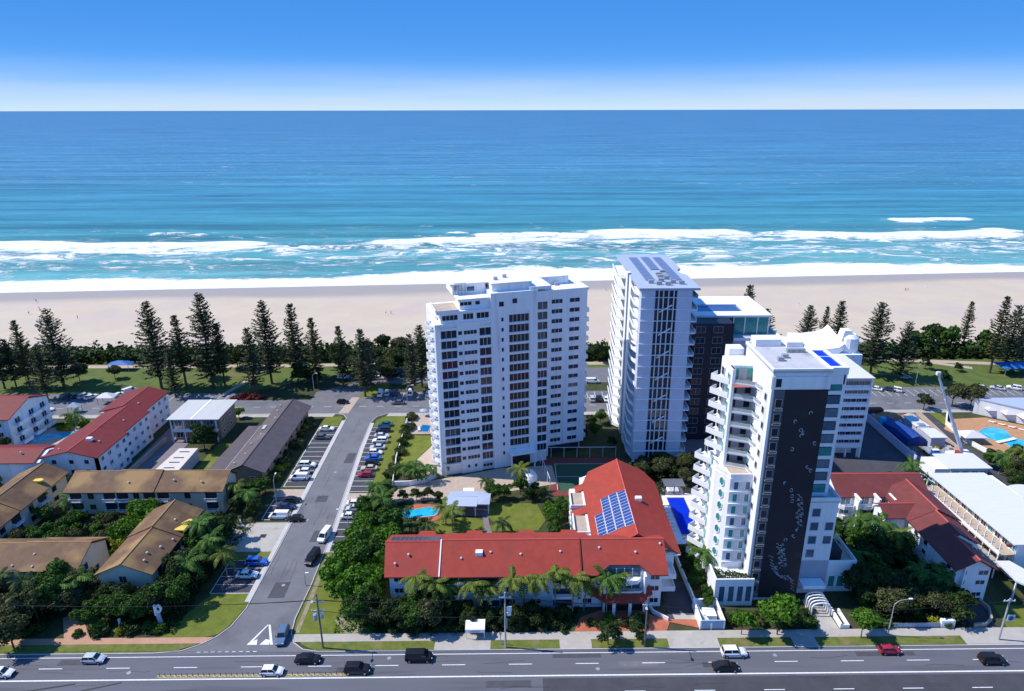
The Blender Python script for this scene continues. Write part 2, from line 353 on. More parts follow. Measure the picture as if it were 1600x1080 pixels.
m.sheet(ribbon([(-92, 90.5), (-85, 91.0), (-78, 92.4)], .35), .0354); m.sheet(ribbon([(-83, 89.6), (-77, 90.6), (-70, 92.6)], .3), .0354)
struct('crack_sealing', m, SEALC)
for i, (x, y) in enumerate(((-70, 94.8), (-24, 97.6), (14, 94.6), (47, 97.4), (-50, 118), (-52, 142), (-51, 165))): struct('manhole_cover', MB().tube((x, y, .03), (x, y, .044), .38, n=12), METAL)
# verge, footpath, kerbs along the far side of the highway
def kerb_line(name, pts, w_=.18, h=.14): struct(name, MB().prism(ribbon(pts, w_), 0, h), KERB)
LE = [(-900, 99.3), (-68, 99.3), (-63, 99.8), (-60.3, 101.3), (-58, 103.2), (-56.3, 106), (-55.2, 111), (-55.2, 129), (-55.9, 179), (-56.1, 199.5), (-57.5, 202), (-60.5, 203.2)]
RE = [(900, 99.3), (-37.5, 99.3), (-40.5, 99.9), (-42.7, 101.6), (-43.9, 104), (-44.4, 108), (-44.1, 118), (-44.4, 131), (-47.2, 179), (-47.6, 196), (-46.5, 200.5), (-43, 203.2)]
struct('side_street', MB().sheet([(-68, 99.19)]+LE[2:-1]+[(-60.5, 203.9), (-43, 203.9)]+RE[2:-1][::-1]+[(-36, 99.19)], .032), ASPH)
kerb_line('kerb', LE); kerb_line('kerb', RE)
struct('verge', MB().sheet([(-900, 99.4), (-68, 99.4), (-64, 99.9), (-61, 101.2), (-60.8, 101.6), (-900, 101.6)], .10), VERGE)
struct('verge', MB().sheet([(-41, 101), (-38, 99.5), (900, 99.5), (900, 101.7), (-41.5, 101.7)], .10), VERGE)
struct('footpath', MB().sheet([(-900, 101.6), (-60, 101.6), (-58.4, 103.2), (-900, 103.3)], .12), PATH)
struct('footpath', MB().sheet([(-42.6, 101.7), (900, 101.7), (900, 103.7), (-43.6, 103.7)], .12), CONC)
m = MB()
for a, b in ((7.5, 13.5), (28, 37.5), (51.5, 56), (84, 97), (-16, -5.5)): m.box(a, b, 99.4, 101.72, .03, .128)
struct('driveway_crossings', m, CONC)
struct('corner_lawn', MB().sheet([(-60.2, 103.3), (-58, 104), (-56.6, 106.5), (-55.4, 111.5), (-55.4, 115.5), (-64, 115.5), (-69, 103.3)], .05), LAWN)
struct('corner_lawn', MB().sheet([(-43.4, 103.7), (-44.0, 108), (-43.8, 118), (-44.1, 128.8), (-36.5, 128.8), (-34.5, 116), (-32.0, 108), (-28, 103.7)], .05), LAWN)
struct('worn_track', MB().sheet([(-43.3, 104.2), (-43.5, 118), (-43.6, 128), (-42.8, 128), (-42.6, 118), (-42.5, 104.2)], .054), mat('worn_grass', (.27, .24, .15), .95, .3, .8))
struct('worn_track', MB().sheet([(-36.5, 107.5), (-34.2, 111), (-30, 103.8), (-33.5, 103.8)], .054), MATS['worn_grass'])
# concrete apron strips and bays on the side street
m = MB()
m.sheet([(-55.3, 113), (-56.3, 113), (-57.0, 179), (-57.2, 198), (-56.2, 198), (-56.0, 179)], .06)
m.sheet([(-44.2, 129), (-43.2, 129), (-46.0, 179), (-46.4, 196), (-47.5, 196), (-47.1, 179)], .06)
struct('concrete_gutter', m, KERB)
m = MB(); lines = MB()
def bays(x0, x1, ys, yend, sk=0.):
    m.sheet([(x0, ys), (x1, ys), (x1-sk, yend), (x0-sk, yend)], .046)
    n_ = max(1, round((yend-ys)/2.7)); 
    for i in range(n_+1):
        y = ys+(yend-ys)*i/n_; s_ = sk*i/n_; lines.box(x0-s_, x1-s_, y-.07, y+.07, .05, .056)
    lines.sheet([(x0-.15, ys), (x0, ys), (x0-sk, yend), (x0-sk-.15, yend)], .0562)
bays(-64.4, -56.4, 115.6, 126.4); bays(-63.2, -57, 142.2, 151.5); bays(-62.8, -57, 157.5, 193.5, .3)
bays(-43.3, -37.6, 129.2, 146.6, .9); bays(-45.2, -39.4, 154.8, 192.5, 1.3)
struct('parking_bays', m, ASPHD); struct('parking_lines', lines, PAINT)
struct('driveway', MB().sheet([(-56, 129.5), (-56, 141), (-64, 141), (-68, 140), (-74, 137), (-70, 129.5)], .055), CONC)
struct('driveway', MB().sheet([(-56.5, 152.3), (-56.5, 156.2), (-64, 156.2), (-64, 152.3)], .055), PAVE)
struct('driveway', MB().sheet([(-45.0, 148), (-45.4, 154), (-37, 154), (-31, 156), (-24, 160), (-16, 162.6), (-5, 166.5), (10, 168), (10, 158), (-2, 154.5), (-14, 152), (-28, 149.5), (-37, 148)], .055), PAVE)
struct('verge', MB().sheet([(-63.4, 193.8), (-57.4, 193.8), (-57.5, 201), (-63, 201)], .05), LAWN)
struct('verge', MB().sheet([(-69, 154), (-64, 154), (-63.8, 201), (-69, 201)], .045), GROUND)
struct('verge', MB().sheet([(-66, 126.6), (-56.4, 126.6), (-56.4, 129.4), (-66, 129.4)], .05), VERGE)
struct('verge', MB().sheet([(-39.2, 154.2), (-36.0, 154.2), (-36.5, 196), (-37, 201.5), (-43, 201.5), (-46, 198), (-46, 193), (-40.8, 193)], .05), LAWN)
struct('verge', MB().sheet([(-44, 146.7), (-38, 146.7), (-38, 148), (-44.5, 148)], .05), VERGE)
struct('hotel_lawn', MB().sheet([(-34.8, 166), (-33.5, 187), (-26.4, 186.8), (-26.3, 180), (-29.5, 172), (-29, 166)], .05), LAWN)
struct('pool_terrace', MB().sheet([(-35, 188), (-35, 201.5), (-20, 201.5), (-21, 176), (-25, 163), (-28.5, 163), (-29.2, 172), (-26, 180), (-26.2, 188)], .056), PAVE)
# esplanade
struct('esplanade_road', MB().sheet([(-900, 203.3), (900, 203.3), (900, 214.5), (-900, 214.5)], .031), ASPH)
m = MB(); lines = MB()
m.sheet([(-200, 214.5), (-96, 214.5), (-97, 221), (-200, 221)], .033); m.sheet([(-72, 214.5), (-47, 214.5), (-47, 224), (-60, 229), (-72, 222)], .033)
m.sheet([(-47, 214.5), (70, 214.5), (70, 221), (-47, 221)], .0335)
m.sheet([(-60, 229), (70, 229), (70, 244), (-56, 244), (-66, 236)], .033); m.sheet([(118, 214.5), (260, 214.5), (260, 222.5), (118, 222.5)], .033)
for a, b in ((-140, -97), (-46, 60), (120, 240)):
    x = a
    while x < b: lines.box(x, x+.13, 214.7, 220.2, .036, .042); x += 2.7
for i in range(-50, 90): lines.box(i*6, i*6+2.4, 208.7, 208.84, .036, .042)
struct('beach_car_park', m, ASPH); struct('parking_lines', lines, PAINT)
kerb_line('kerb', [(-900, 203.2), (-60.5, 203.2)]); kerb_line('kerb', [(-43, 203.2), (900, 203.2)])
struct('footpath', MB().sheet([(-900, 200.8), (-61, 200.8), (-60.5, 203.1), (-900, 203.1)], .06), CONC)
struct('footpath', MB().sheet([(-43.5, 201), (900, 201), (900, 203.1), (-43, 203.1)], .06), CONC)
struct('brick_crossing', MB().sheet([(-59.8, 203.4), (-56.4, 203.4), (-55.6, 216.5), (-58.2, 216.5)], .043), PAVE)
struct('park', MB().sheet([(-900, 221.2), (900, 221.2), (900, 259), (-900, 259)], .016), PARKG)
struct('park_strip', MB().sheet([(-96, 214.6), (-72, 214.6), (-72, 222), (-60, 230), (-66, 240), (-96, 222)], .024), GROUND)
struct('park_strip', MB().sheet([(-56, 217), (-47, 217), (-47, 228), (-54, 228)], .038), LAWN)
struct('park_strip', MB().sheet([(-47, 221.1), (70, 221.1), (70, 228.9), (-47, 228.9)], .038), GROUND)
struct('park_path', MB().sheet(ribbon([(-900, 249), (-200, 248), (-100, 247.5), (-30, 250), (60, 248), (140, 252), (230, 240), (900, 243)], 3.2), .04), PAVE)
struct('park_path', MB().sheet(ribbon([(-104.5, 219), (-101, 232), (-98.5, 247)], 2.0), .042), PAVE)
struct('park_path', MB().sheet(ribbon([(150, 262), (158, 250), (176, 241)], 2.6), .042), PAVE)

# ---- beach: slopes gently into the water
SH = lambda x: 391+.066*x
nx_, ny_ = 240, 40; vs = []; fs = []
for j in range(ny_+1):
    for i in range(nx_+1):
        x = -900+1800*i/nx_; t = j/ny_; y = 254+t*(SH(x)+22-254)
        z = .02+1.5*math.exp(-((y-268)/7)**2)*(1+.3*sin(x*.11)+.3*sin(x*.037+1)) + (-max(0, y-SH(x)+88)*.0155)
        if j == 0: z = -.3
        vs.append((x, y, z))
for j in range(ny_):
    for i in range(nx_): a = j*(nx_+1)+i; fs.append((a, a+1, a+nx_+2, a+nx_+1))
bm_ = MB().add(vs, fs)
# dry sand with a damp, darker band beside the water
ms = SAND; n = ms.node_tree; b = n.nodes['Principled BSDF']; geo = n.nodes.new('ShaderNodeNewGeometry'); sp = n.nodes.new('ShaderNodeSeparateXYZ')
n.links.new(geo.outputs['Position'], sp.inputs[0])
def math_(n, op, a, b_=None, c=None):
    q = n.nodes.new('ShaderNodeMath'); q.operation = op
    for i, v in enumerate((a, b_, c)):
        if v is None: continue
        if isinstance(v, (int, float)): q.inputs[i].default_value = v
        else: n.links.new(v, q.inputs[i])
    return q.outputs[0]
def noise_(n, vec, scale, detail=6, stretch=(1, 1, 1), rough=.6, dist=0.):
    mp = n.nodes.new('ShaderNodeMapping'); mp.inputs['Scale'].default_value = stretch; n.links.new(vec, mp.inputs[0])
    q = n.nodes.new('ShaderNodeTexNoise'); q.inputs['Scale'].default_value = scale; q.inputs['Detail'].default_value = detail
    q.inputs['Roughness'].default_value = rough; q.inputs['Distortion'].default_value = dist; n.links.new(mp.outputs[0], q.inputs['Vector']); return q.outputs[0]
def range_(n, v, a, b_, c=0., d=1., sm=False):
    q = n.nodes.new('ShaderNodeMapRange'); q.inputs[1].default_value = a; q.inputs[2].default_value = b_; q.inputs[3].default_value = c; q.inputs[4].default_value = d
    if sm: q.interpolation_type = 'SMOOTHSTEP'
    n.links.new(v, q.inputs[0]); return q.outputs[0]
def mix_(n, f, a, b_):
    q = n.nodes.new('ShaderNodeMix'); q.data_type = 'RGBA'; n.links.new(f, q.inputs[0])
    for i, v in ((6, a), (7, b_)):
        if isinstance(v, tuple): q.inputs[i].default_value = (*v, 1)
        else: n.links.new(v, q.inputs[i])
    return q.outputs[2]
sx = math_(n, 'MULTIPLY_ADD', sp.outputs[0], -.066, -391); ss = math_(n, 'ADD', sp.outputs[1], sx)
nz = noise_(n, geo.outputs['Position'], .012, 5, (.5, 1.6, 1)); ss2 = math_(n, 'MULTIPLY_ADD', nz, 26, ss)
wet = range_(n, ss2, -20, -6, 0, 1, True); old = b.inputs['Base Color'].links[0].from_socket
nz3 = noise_(n, geo.outputs['Position'], .02, 6, (.25, 3, 1)); streak = range_(n, nz3, .47, .62, 0, .6)
c1 = mix_(n, streak, old, (.54, .455, .375)); c2 = mix_(n, wet, c1, (.39, .34, .29)); n.links.new(c2, b.inputs['Base Color'])
n.links.new(range_(n, wet, 0, 1, .9, .45), b.inputs['Roughness'])
struct('beach', bm_, SAND)

# ---- ocean: a fine sheet near the shore with swell and breakers, then a coarse one to the horizon
BRK = [  # x0, x1, offshore y, half depth, strength (foam banks of the breakers)
    (-420, -175, 508, 20, 1.0), (-330, -225, 492, 12, .9), (-230, -150, 492, 8, .6), (-120, 30, 520, 19, .85), (-40, 70, 538, 12, .9), (50, 190, 549, 17, 1.15), (90, 170, 532, 9, .8),
    (205, 420, 545, 15, 1.1), (240, 330, 532, 8, .8), (-80, 25, 478, 16, .55), (130, 150, 470, 4, .9), (95, 160, 432, 14, .50), (-100, -60, 470, 12, .35), (330, 420, 612, 5, 1.1),
    (-700, -430, 512, 20, 1), (430, 800, 545, 18, 1), (-300, -250, 552, 3, .6), (-60, -38, 548, 3, .8), (120, 135, 472, 3, .8), (210, 260, 470, 3, .7),
    (-600, -260, 470, 10, .55), (-200, -60, 500, 12, .6), (-120, 60, 500, 10, .55), (20, 120, 515, 10, .6), (60, 200, 455, 7, .45), (150, 240, 520, 9, .5), (260, 420, 500, 10, .5), (170, 230, 545, 8, .6), (-20, 60, 446, 6, .45), (-330, -180, 452, 6, .4)]
NX, NY = 520, 190
xs = np.linspace(-1000, 1000, NX); tt = np.linspace(0, 1, NY); 
S_ = -34+ (tt**1.35)*560
X, S = np.meshgrid(xs, S_); Y = S+391+.066*X*np.clip(1-(S/520), 0, 1)
foam = np.zeros_like(X); wav = np.zeros_like(X)
wobx = 6*np.sin(X*.013+1)+4*np.sin(X*.031+2)+2.5*np.sin(X*.083)
for (a, b_, yc, hd, st) in BRK:
    cx, hx = (a+b_)/2, (b_-a)/2; u = np.clip((np.abs(X-cx)-hx*.7)/(hx*.45), 0, 1); ex = 1-u*u*(3-2*u)
    d = (Y-yc-wobx*.8); e = np.where(d > 0, np.exp(-(d/(hd*.5))**2), np.exp(-(d/(hd*1.7))**2))
    foam = np.maximum(foam, st*ex*e); wav += 2.0*ex*np.exp(-((d-hd*.2)/(5))**2)*min(1, st)
ridge = lambda yc, wd, amp, ph: amp*np.exp(-((Y-yc-7*np.sin(X*.012+ph)-3*np.sin(X*.034+ph*2))/wd)**2)*(.55+.45*np.sin(X*.017+ph*3))
for yc, wd, amp, ph in ((566, 5, 1.3, 0), (556, 4, 1.2, 2.2), (452, 3.5, .8, 1.3), (432, 3, .7, 2.4), (420, 2.6, .6, 4), (610, 7, .9, 5), (660, 9, .8, 1), (470, 3, .7, 3.6), (497, 3.5, .6, .5), (720, 10, .7, 2)): wav += ridge(yc, wd, amp, ph)
wav += .12*np.sin(Y*.55+.05*X+2*np.sin(X*.02))*np.clip((S-5)/40, 0, 1)
Z = -1.28+wav*np.clip(S/25, 0, 1)
edge = 32+6*np.sin(X*.011+.6)+4*np.sin(X*.027+2)+2*np.sin(X*.07); swash = np.clip((edge-S)/14, 0, 1); foam = np.maximum(foam, swash*1.25)
foam = np.maximum(foam, .36*np.exp(-((S-80)/65)**2)); foam = np.where(S > 210, foam-.35, foam)
co = np.stack([X, Y, Z], -1).reshape(-1, 3)
ii = (np.arange(NY-1)[:, None]*NX+np.arange(NX-1)).reshape(-1); fa = np.stack([ii, ii+1, ii+NX+1, ii+NX], -1)
me = bpy.data.meshes.new('ocean_surf'); me.vertices.add(len(co)); me.vertices.foreach_set('co', co.reshape(-1)); me.loops.add(len(fa)*4); me.polygons.add(len(fa))
me.loops.foreach_set('vertex_index', fa.reshape(-1)); me.polygons.foreach_set('loop_start', np.arange(len(fa))*4); me.polygons.foreach_set('use_smooth', [True]*len(fa))
me.update(); at_ = me.attributes.new('foam', 'FLOAT', 'POINT'); at_.data.foreach_set('value', foam.reshape(-1).astype(np.float32))
SEA = bpy.data.materials.new('sea_water'); SEA.use_nodes = True; n = SEA.node_tree; b = n.nodes['Principled BSDF']
geo = n.nodes.new('ShaderNodeNewGeometry'); P_ = geo.outputs['Position']; sp = n.nodes.new('ShaderNodeSeparateXYZ'); n.links.new(P_, sp.inputs[0])
lg = math_(n, 'LOGARITHM', math_(n, 'MAXIMUM', sp.outputs[1], 300.), 10.)
wv = noise_(n, P_, .0035, 6, (.3, .8, 1), .6, 1.2); lg2 = math_(n, 'MULTIPLY_ADD', math_(n, 'SUBTRACT', wv, .5), .34, lg)
cr = n.nodes.new('ShaderNodeValToRGB'); n.links.new(range_(n, lg2, 2.58, 4.3), cr.inputs[0]); e = cr.color_ramp.elements
e[0].position = 0; e[0].color = (.17, .42, .40, 1); e[1].position = 1; e[1].color = (.060, .185, .325, 1)  # water tones by distance; far stops also have horizon haze painted in
for p, c in ((.055, (.10, .33, .33)), (.11, (.062, .26, .29)), (.17, (.060, .25, .32)), (.30, (.068, .235, .35)), (.55, (.064, .20, .335))): q = e.new(p); q.color = (*c, 1)
dk = noise_(n, P_, .022, 6, (.10, 1.5, 1), .62, .5); dk2 = noise_(n, P_, .10, 5, (.25, 1.5, 1), .6)
val = math_(n, 'MULTIPLY', range_(n, dk, .34, .66, .62, 1.28), range_(n, dk2, .3, .7, .82, 1.18))  # stretched dark streaks put the shading of swell slopes into the water colour
sc_ = n.nodes.new('ShaderNodeVectorMath'); sc_.operation = 'SCALE'; n.links.new(cr.outputs[0], sc_.inputs[0]); n.links.new(val, sc_.inputs['Scale'])
fat = n.nodes.new('ShaderNodeAttribute'); fat.attribute_name = 'foam'
f1 = noise_(n, P_, .06, 9, (.5, 1.25, 1), .72, 1.6); f2 = noise_(n, P_, .35, 6, (.5, 1.3, 1), .7, .6)
fm_ = math_(n, 'ADD', math_(n, 'MULTIPLY_ADD', f1, 3.2, fat.outputs['Fac']), math_(n, 'MULTIPLY', f2, .55))
fo = range_(n, fm_, 2.12, 2.60, 0, 1, True)
foamc = mix_(n, range_(n, f2, .35, .62), (.66, .71, .74), (.88, .89, .90))
fin = mix_(n, fo, sc_.outputs[0], foamc); n.links.new(fin, b.inputs['Base Color'])
n.links.new(range_(n, fo, 0, 1, .32, .9), b.inputs['Roughness']); b.inputs['Specular IOR Level'].default_value = .25
bp = n.nodes.new('ShaderNodeBump'); bp.inputs['Strength'].default_value = .8; bp.inputs['Distance'].default_value = 1.2
bb = math_(n, 'ADD', noise_(n, P_, .13, 6, (.5, 1.3, 1), .65), math_(n, 'MULTIPLY', noise_(n, P_, .02, 3, (.3, 1.2, 1)), 2.5)); n.links.new(math_(n, 'ADD', bb, math_(n, 'MULTIPLY', fo, .5)), bp.inputs['Height']); n.links.new(bp.outputs[0], b.inputs['Normal'])
me.materials.append(SEA); o = link('ocean_surf', me); o['kind'] = 'structure'
yb = float(Y[-1].max()); 
m = MB(); ys = [float(Y[-1].min())-.5, 1100, 1500, 2200, 4000, 9000, 25000, 90000]
for k in range(len(ys)-1): m.add([(-2.2*ys[k]-2000, ys[k], -1.5), (2.2*ys[k]+2000, ys[k], -1.5), (2.2*ys[k+1]+2000, ys[k+1], -1.5), (-2.2*ys[k+1]-2000, ys[k+1], -1.5)], [(0, 1, 2, 3)])
for s_ in (-1, 1): m.add([(s_*900, 300, -1.6), (s_*6000, 300, -1.6), (s_*6000, 920, -1.6), (s_*900, 920, -1.6)], [(0, 1, 2, 3) if s_ > 0 else (3, 2, 1, 0)])
struct('ocean', m, SEA)

# ================================================= VEGETATION PROTOTYPES (meshes shared by copies)
def cards(name, P, Nrm, size, m, aspect=1.6, jit=.7, seed=1):
    """one leaf-sized folded card per point, turned roughly along Nrm"""
    R = np.random.default_rng(seed); k = len(P)
    n_ = Nrm+R.normal(0, jit, (k, 3)); n_ /= np.linalg.norm(n_, axis=1)[:, None]+1e-9
    r = R.normal(0, 1, (k, 3)); u = np.cross(n_, r); u /= np.linalg.norm(u, axis=1)[:, None]+1e-9; v = np.cross(n_, u)
    s = (size*R.uniform(.6, 1.35, k))[:, None]; a, b_ = u*s*aspect/2, v*s/2; fold = n_*s*.18
    V = np.stack([P-a-fold, P-b_, P+a-fold, P+b_], 1).reshape(-1, 3)
    me = bpy.data.meshes.new(name); me.vertices.add(len(V)); me.vertices.foreach_set('co', V.reshape(-1))
    me.loops.add(4*k); me.polygons.add(k); me.loops.foreach_set('vertex_index', np.arange(4*k)); me.polygons.foreach_set('loop_start', np.arange(k)*4)
    me.update(); me.materials.append(m); return me
def crown_pts(lobes, per, seed, hollow=.55):
    R = np.random.default_rng(seed); Ps = []; Ns = []
    for (x, y, z, r, sq) in lobes:
        k = int(per*r*r); d = R.normal(0, 1, (k, 3)); d /= np.linalg.norm(d, axis=1)[:, None]
        d[:, 2] = np.where(d[:, 2] < -.35, -d[:, 2], d[:, 2])
        lump = 1+.16*np.sin(d[:, 0]*5+seed)*np.sin(d[:, 1]*6+z)+.10*np.sin(d[:, 2]*9+d[:, 0]*7)
        rr = r*lump*(hollow+(1-hollow)*R.uniform(0, 1, k)**.5)
        Ps.append(np.array([x, y, z])+d*rr[:, None]*np.array([1, 1, sq])); Ns.append(d)
    return np.concatenate(Ps), np.concatenate(Ns)
def lobes_for(h, rad, n_, seed, low=.35):
    R = random.Random(seed); L = [(0, 0, h*.72, rad*.62, .8)]
    for i in range(n_):
        t = 2*pi*i/n_+R.uniform(-.5, .5); d = rad*R.uniform(.35, .72); L.append((d*cos(t), d*sin(t), h*R.uniform(low+.1, .86), rad*R.uniform(.30, .5), R.uniform(.65, .95)))
    return L
TP = {}
def tree_proto(key, h, rad, n_, seed, lm, leaf=.42, per=95, low=.35, trunk=.22):
    if key in TP: return TP[key]
    L = lobes_for(h, rad, n_, seed, low); P, N_ = crown_pts(L, per, seed)
    cm = cards('crown', P, N_, leaf, lm, seed=seed)
    t = MB(); t.tube((0, 0, -.2), (.1, 0, h*.35), trunk, trunk*.7); 
    for (x, y, z, r, q) in L[1:]: t.tube((.1, 0, h*.33), (x*.7, y*.7, z*.85), trunk*.45, trunk*.15, 5)
    t.tube((.1, 0, h*.35), (0, 0, h*.75), trunk*.6, trunk*.2)
    TP[key] = (t.mesh('trunk', BARK), cm); return TP[key]
def tree(name, key, x, y, sc, label, cat='tree', group=None, rz=None, z=0):
    tm, cm = TP[key]; r = thing(name, label, cat, (x, y, z), random.uniform(0, 6.28) if rz is None else rz, group)
    r.scale = (sc,)*3 if isinstance(sc, (int, float)) else sc
    link('trunk', tm, r); link('crown', cm, r); return r
tree_proto('broad_a', 9, 4.6, 9, 11, L_MID); tree_proto('broad_b', 8, 4.2, 8, 12, L_DARK); tree_proto('broad_c', 7, 4.0, 7, 13, L_BRI, .45)
tree_proto('broad_d', 9, 4.4, 10, 14, L_OLV); tree_proto('broad_e', 5, 2.9, 7, 15, L_YEL, .4, 110, .2); tree_proto('street', 6.2, 3.3, 8, 16, L_BRI, .36, 150, .42, .12)
tree_proto('dense', 10, 5.2, 12, 17, L_DARK, .46, 100, .2); tree_proto('paper', 8, 3.4, 9, 18, L_OLV, .36, 120, .3, .16)
def shrub_proto(key, lm, seed, r=1.3, leaf=.30):
    R = random.Random(seed); L = [(0, 0, r*.5, r*.8, .8)]+[(R.uniform(-.7, .7)*r, R.uniform(-.7, .7)*r, r*R.uniform(.3, .7), r*R.uniform(.35, .6), .8) for _ in range(4)]
    P, N_ = crown_pts(L, 150, seed, .6); TP[key] = cards(key, P, N_, leaf, lm, seed=seed)
for i, (k, lm) in enumerate((('shrub_d', L_DARK), ('shrub_m', L_MID), ('shrub_b', L_BRI), ('shrub_y', L_YEL), ('shrub_o', L_OLV))): shrub_proto(k, lm, 30+i)
def shrub(key, x, y, sc, label, group='shrubs in the garden beds', z=0):
    o = link('shrub', TP[key], None, (x, y, z), random.uniform(0, 6.28), (sc*random.uniform(.85, 1.2), sc*random.uniform(.85, 1.2), sc*random.uniform(.8, 1.15)))
    return tag(o, label, 'shrub', group)
# Norfolk pine: straight trunk, whorls of stiff upswept branches with hanging foliage
def pine_proto(key, seed, h=28., r0=5.2, dens=1.0, base=.22, lm=None, gap=1.0):
    R = random.Random(seed); t = MB(); t.tube((0, 0, -.3), (0, 0, h*.55), .42, .25, 7); t.tube((0, 0, h*.55), (0, 0, h), .25, .04, 6)
    z = h*base; NRl = []; PT = []
    while z < h*.985:
        q = (z-h*base)/(h*(1-base)); L_ = r0*(1-q)**.72*(.55+.45*min(1, q*4+.3))*R.uniform(.8, 1.15)+.35
        nb = 6 if q < .75 else 5; a0 = R.uniform(0, 6)
        for i in range(nb):
            if R.random() > dens: continue
            a = a0+2*pi*i/nb+R.uniform(-.25, .25); l = L_*R.uniform(.7, 1.15); rise = .12+.42*q; ca, sa = cos(a), sin(a)
            zz = z+R.uniform(-.2, .2)
            t.tube((0, 0, zz), (l*.9*ca, l*.9*sa, zz+l*rise*.75), .06, .02, 3)
            ns = max(3, int(l/.36))
            for s_ in range(1, ns+1):
                f = s_/ns; d = l*f; zc = zz+l*rise*f*f*.9+.02
                wd = .42*(1-.6*f)*(.8+.3*(1-q))
                for sd in (-1, 1):
                    PT.append((d*ca-sd*wd*sa+R.uniform(-.08, .08), d*sa+sd*wd*ca+R.uniform(-.08, .08), zc+R.uniform(-.08, .14)))
                    NRl.append((sa*.3*sd, ca*.3*sd, 1))
        z += gap*(h*(1-base)/23)*(1.3-.7*q)*R.uniform(.85, 1.15)
    PT = np.array(PT); NRl = np.array(NRl, float)
    TP[key] = (t.mesh('trunk', BARK), cards('crown', PT, NRl, .56, lm or L_PINE, 1.7, .4, seed))
pine_proto('pine_a', 41, 28, 6.6, .97, .15); pine_proto('pine_b', 42, 28, 5.4, .92, .18); pine_proto('pine_c', 43, 28, 4.2, .85, .24, L_OLV); pine_proto('pine_d', 44, 28, 8.2, .97, .10)
# palms: bent trunk, each frond a part of its own
def frond_mesh(L_, seed, droop, lm):
    R = random.Random(seed); m = MB(); ns = 9; pts = []
    for i in range(ns+1):
        f = i/ns; pts.append(Vector((L_*f*(1-.18*f*droop), 0, L_*(.42*f-.75*droop*f*f))))
    for i in range(ns):
        a, b_ = pts[i], pts[i+1]; wd = .085*L_*(4.2*((i+.8)/ns)*(1-(i+.2)/ns)+.25)*1.6
        for s_ in (-1, 1):
            dz = -wd*.45; m.add([a, b_, b_+Vector((wd*.35, s_*wd, dz-R.uniform(0, .15))), a.lerp(b_, .45)+Vector((wd*.35, s_*wd*.95, dz-R.uniform(0, .15)))], [(0, 1, 2, 3)])
    return m.mesh('frond', lm)
FR = {k: [frond_mesh(L_, 50+i, dr, lm) for i, dr in enumerate((.7, 1.0, 1.35))] for k, L_, lm in (('q', 3.9, L_PALM), ('c', 4.4, L_MID), ('b', 3.2, L_DARK))}
TRK = {}
def palm(x, y, h, label, kind='q', n=13, group='palms', name='palm_tree', z=0, lean=0.):
    R = random.Random(int(x*31+y*17)); r = thing(name, label, 'palm', (x, y, z), R.uniform(0, 6.28), group)
    hk = round(h); sc = h/hk
    if hk not in TRK:
        t = MB(); t.tube((0, 0, -.2), (hk*.03, 0, hk*.5), .17, .13, 7); t.tube((hk*.03, 0, hk*.5), (hk*.02, 0, hk), .13, .11, 7); TRK[hk] = t.mesh('trunk', PALMB)
    link('trunk', TRK[hk], r)
    for i in range(n):
        fr = link('frond', FR[kind][0 if i % 3 == 0 else (1 if i % 3 == 1 else 2)], r, (hk*.02, 0, hk-.05)); q = i/n
        fr.rotation_euler = (R.uniform(-.2, .2), -R.uniform(-.15, .55) if i % 3 == 0 else R.uniform(-.1, .25), 2*pi*i*.382*1+R.uniform(-.2, .2)); fr.scale = (R.uniform(.8, 1.1),)*3
    return r
def scrub(name, poly, n_, hgt, leaf, lm, label=None, cat=None, seed=3, z0=0., patch=.12):
    """uncountable ground cover: one object of leaf cards over an area"""
    R = np.random.default_rng(seed); xs_ = [p[0] for p in poly]; ys_ = [p[1] for p in poly]; P = []
    px = R.uniform(min(xs_), max(xs_), n_*3); py = R.uniform(min(ys_), max(ys_), n_*3); ins = np.zeros(len(px), bool); j = len(poly)-1
    for i in range(len(poly)):
        xi, yi = poly[i]; xj, yj = poly[j]
        c = ((yi > py) != (yj > py)) & (px < (xj-xi)*(py-yi)/((yj-yi) or 1e-9)+xi); ins ^= c; j = i
    px, py = px[ins][:n_], py[ins][:n_]
    hh = hgt*(.45+.55*np.sin(px*.9+seed)*np.sin(py*1.1+2*np.sin(px*.3)))*R.uniform(.5, 1.15, len(px)); hh = np.maximum(hh, .1*hgt*R.uniform(.2, 1, len(px)))
    P = np.stack([px, py, z0+hh], -1); N_ = np.tile([0., 0, 1], (len(px), 1)); N_[:, 0] = np.cos(px*.9)*.4; N_[:, 1] = np.cos(py*1.1)*.4
    o = link(name, cards(name, P, N_, leaf, lm, jit=.6, seed=seed)); o['kind'] = 'stuff'; return tag(o, label, cat)

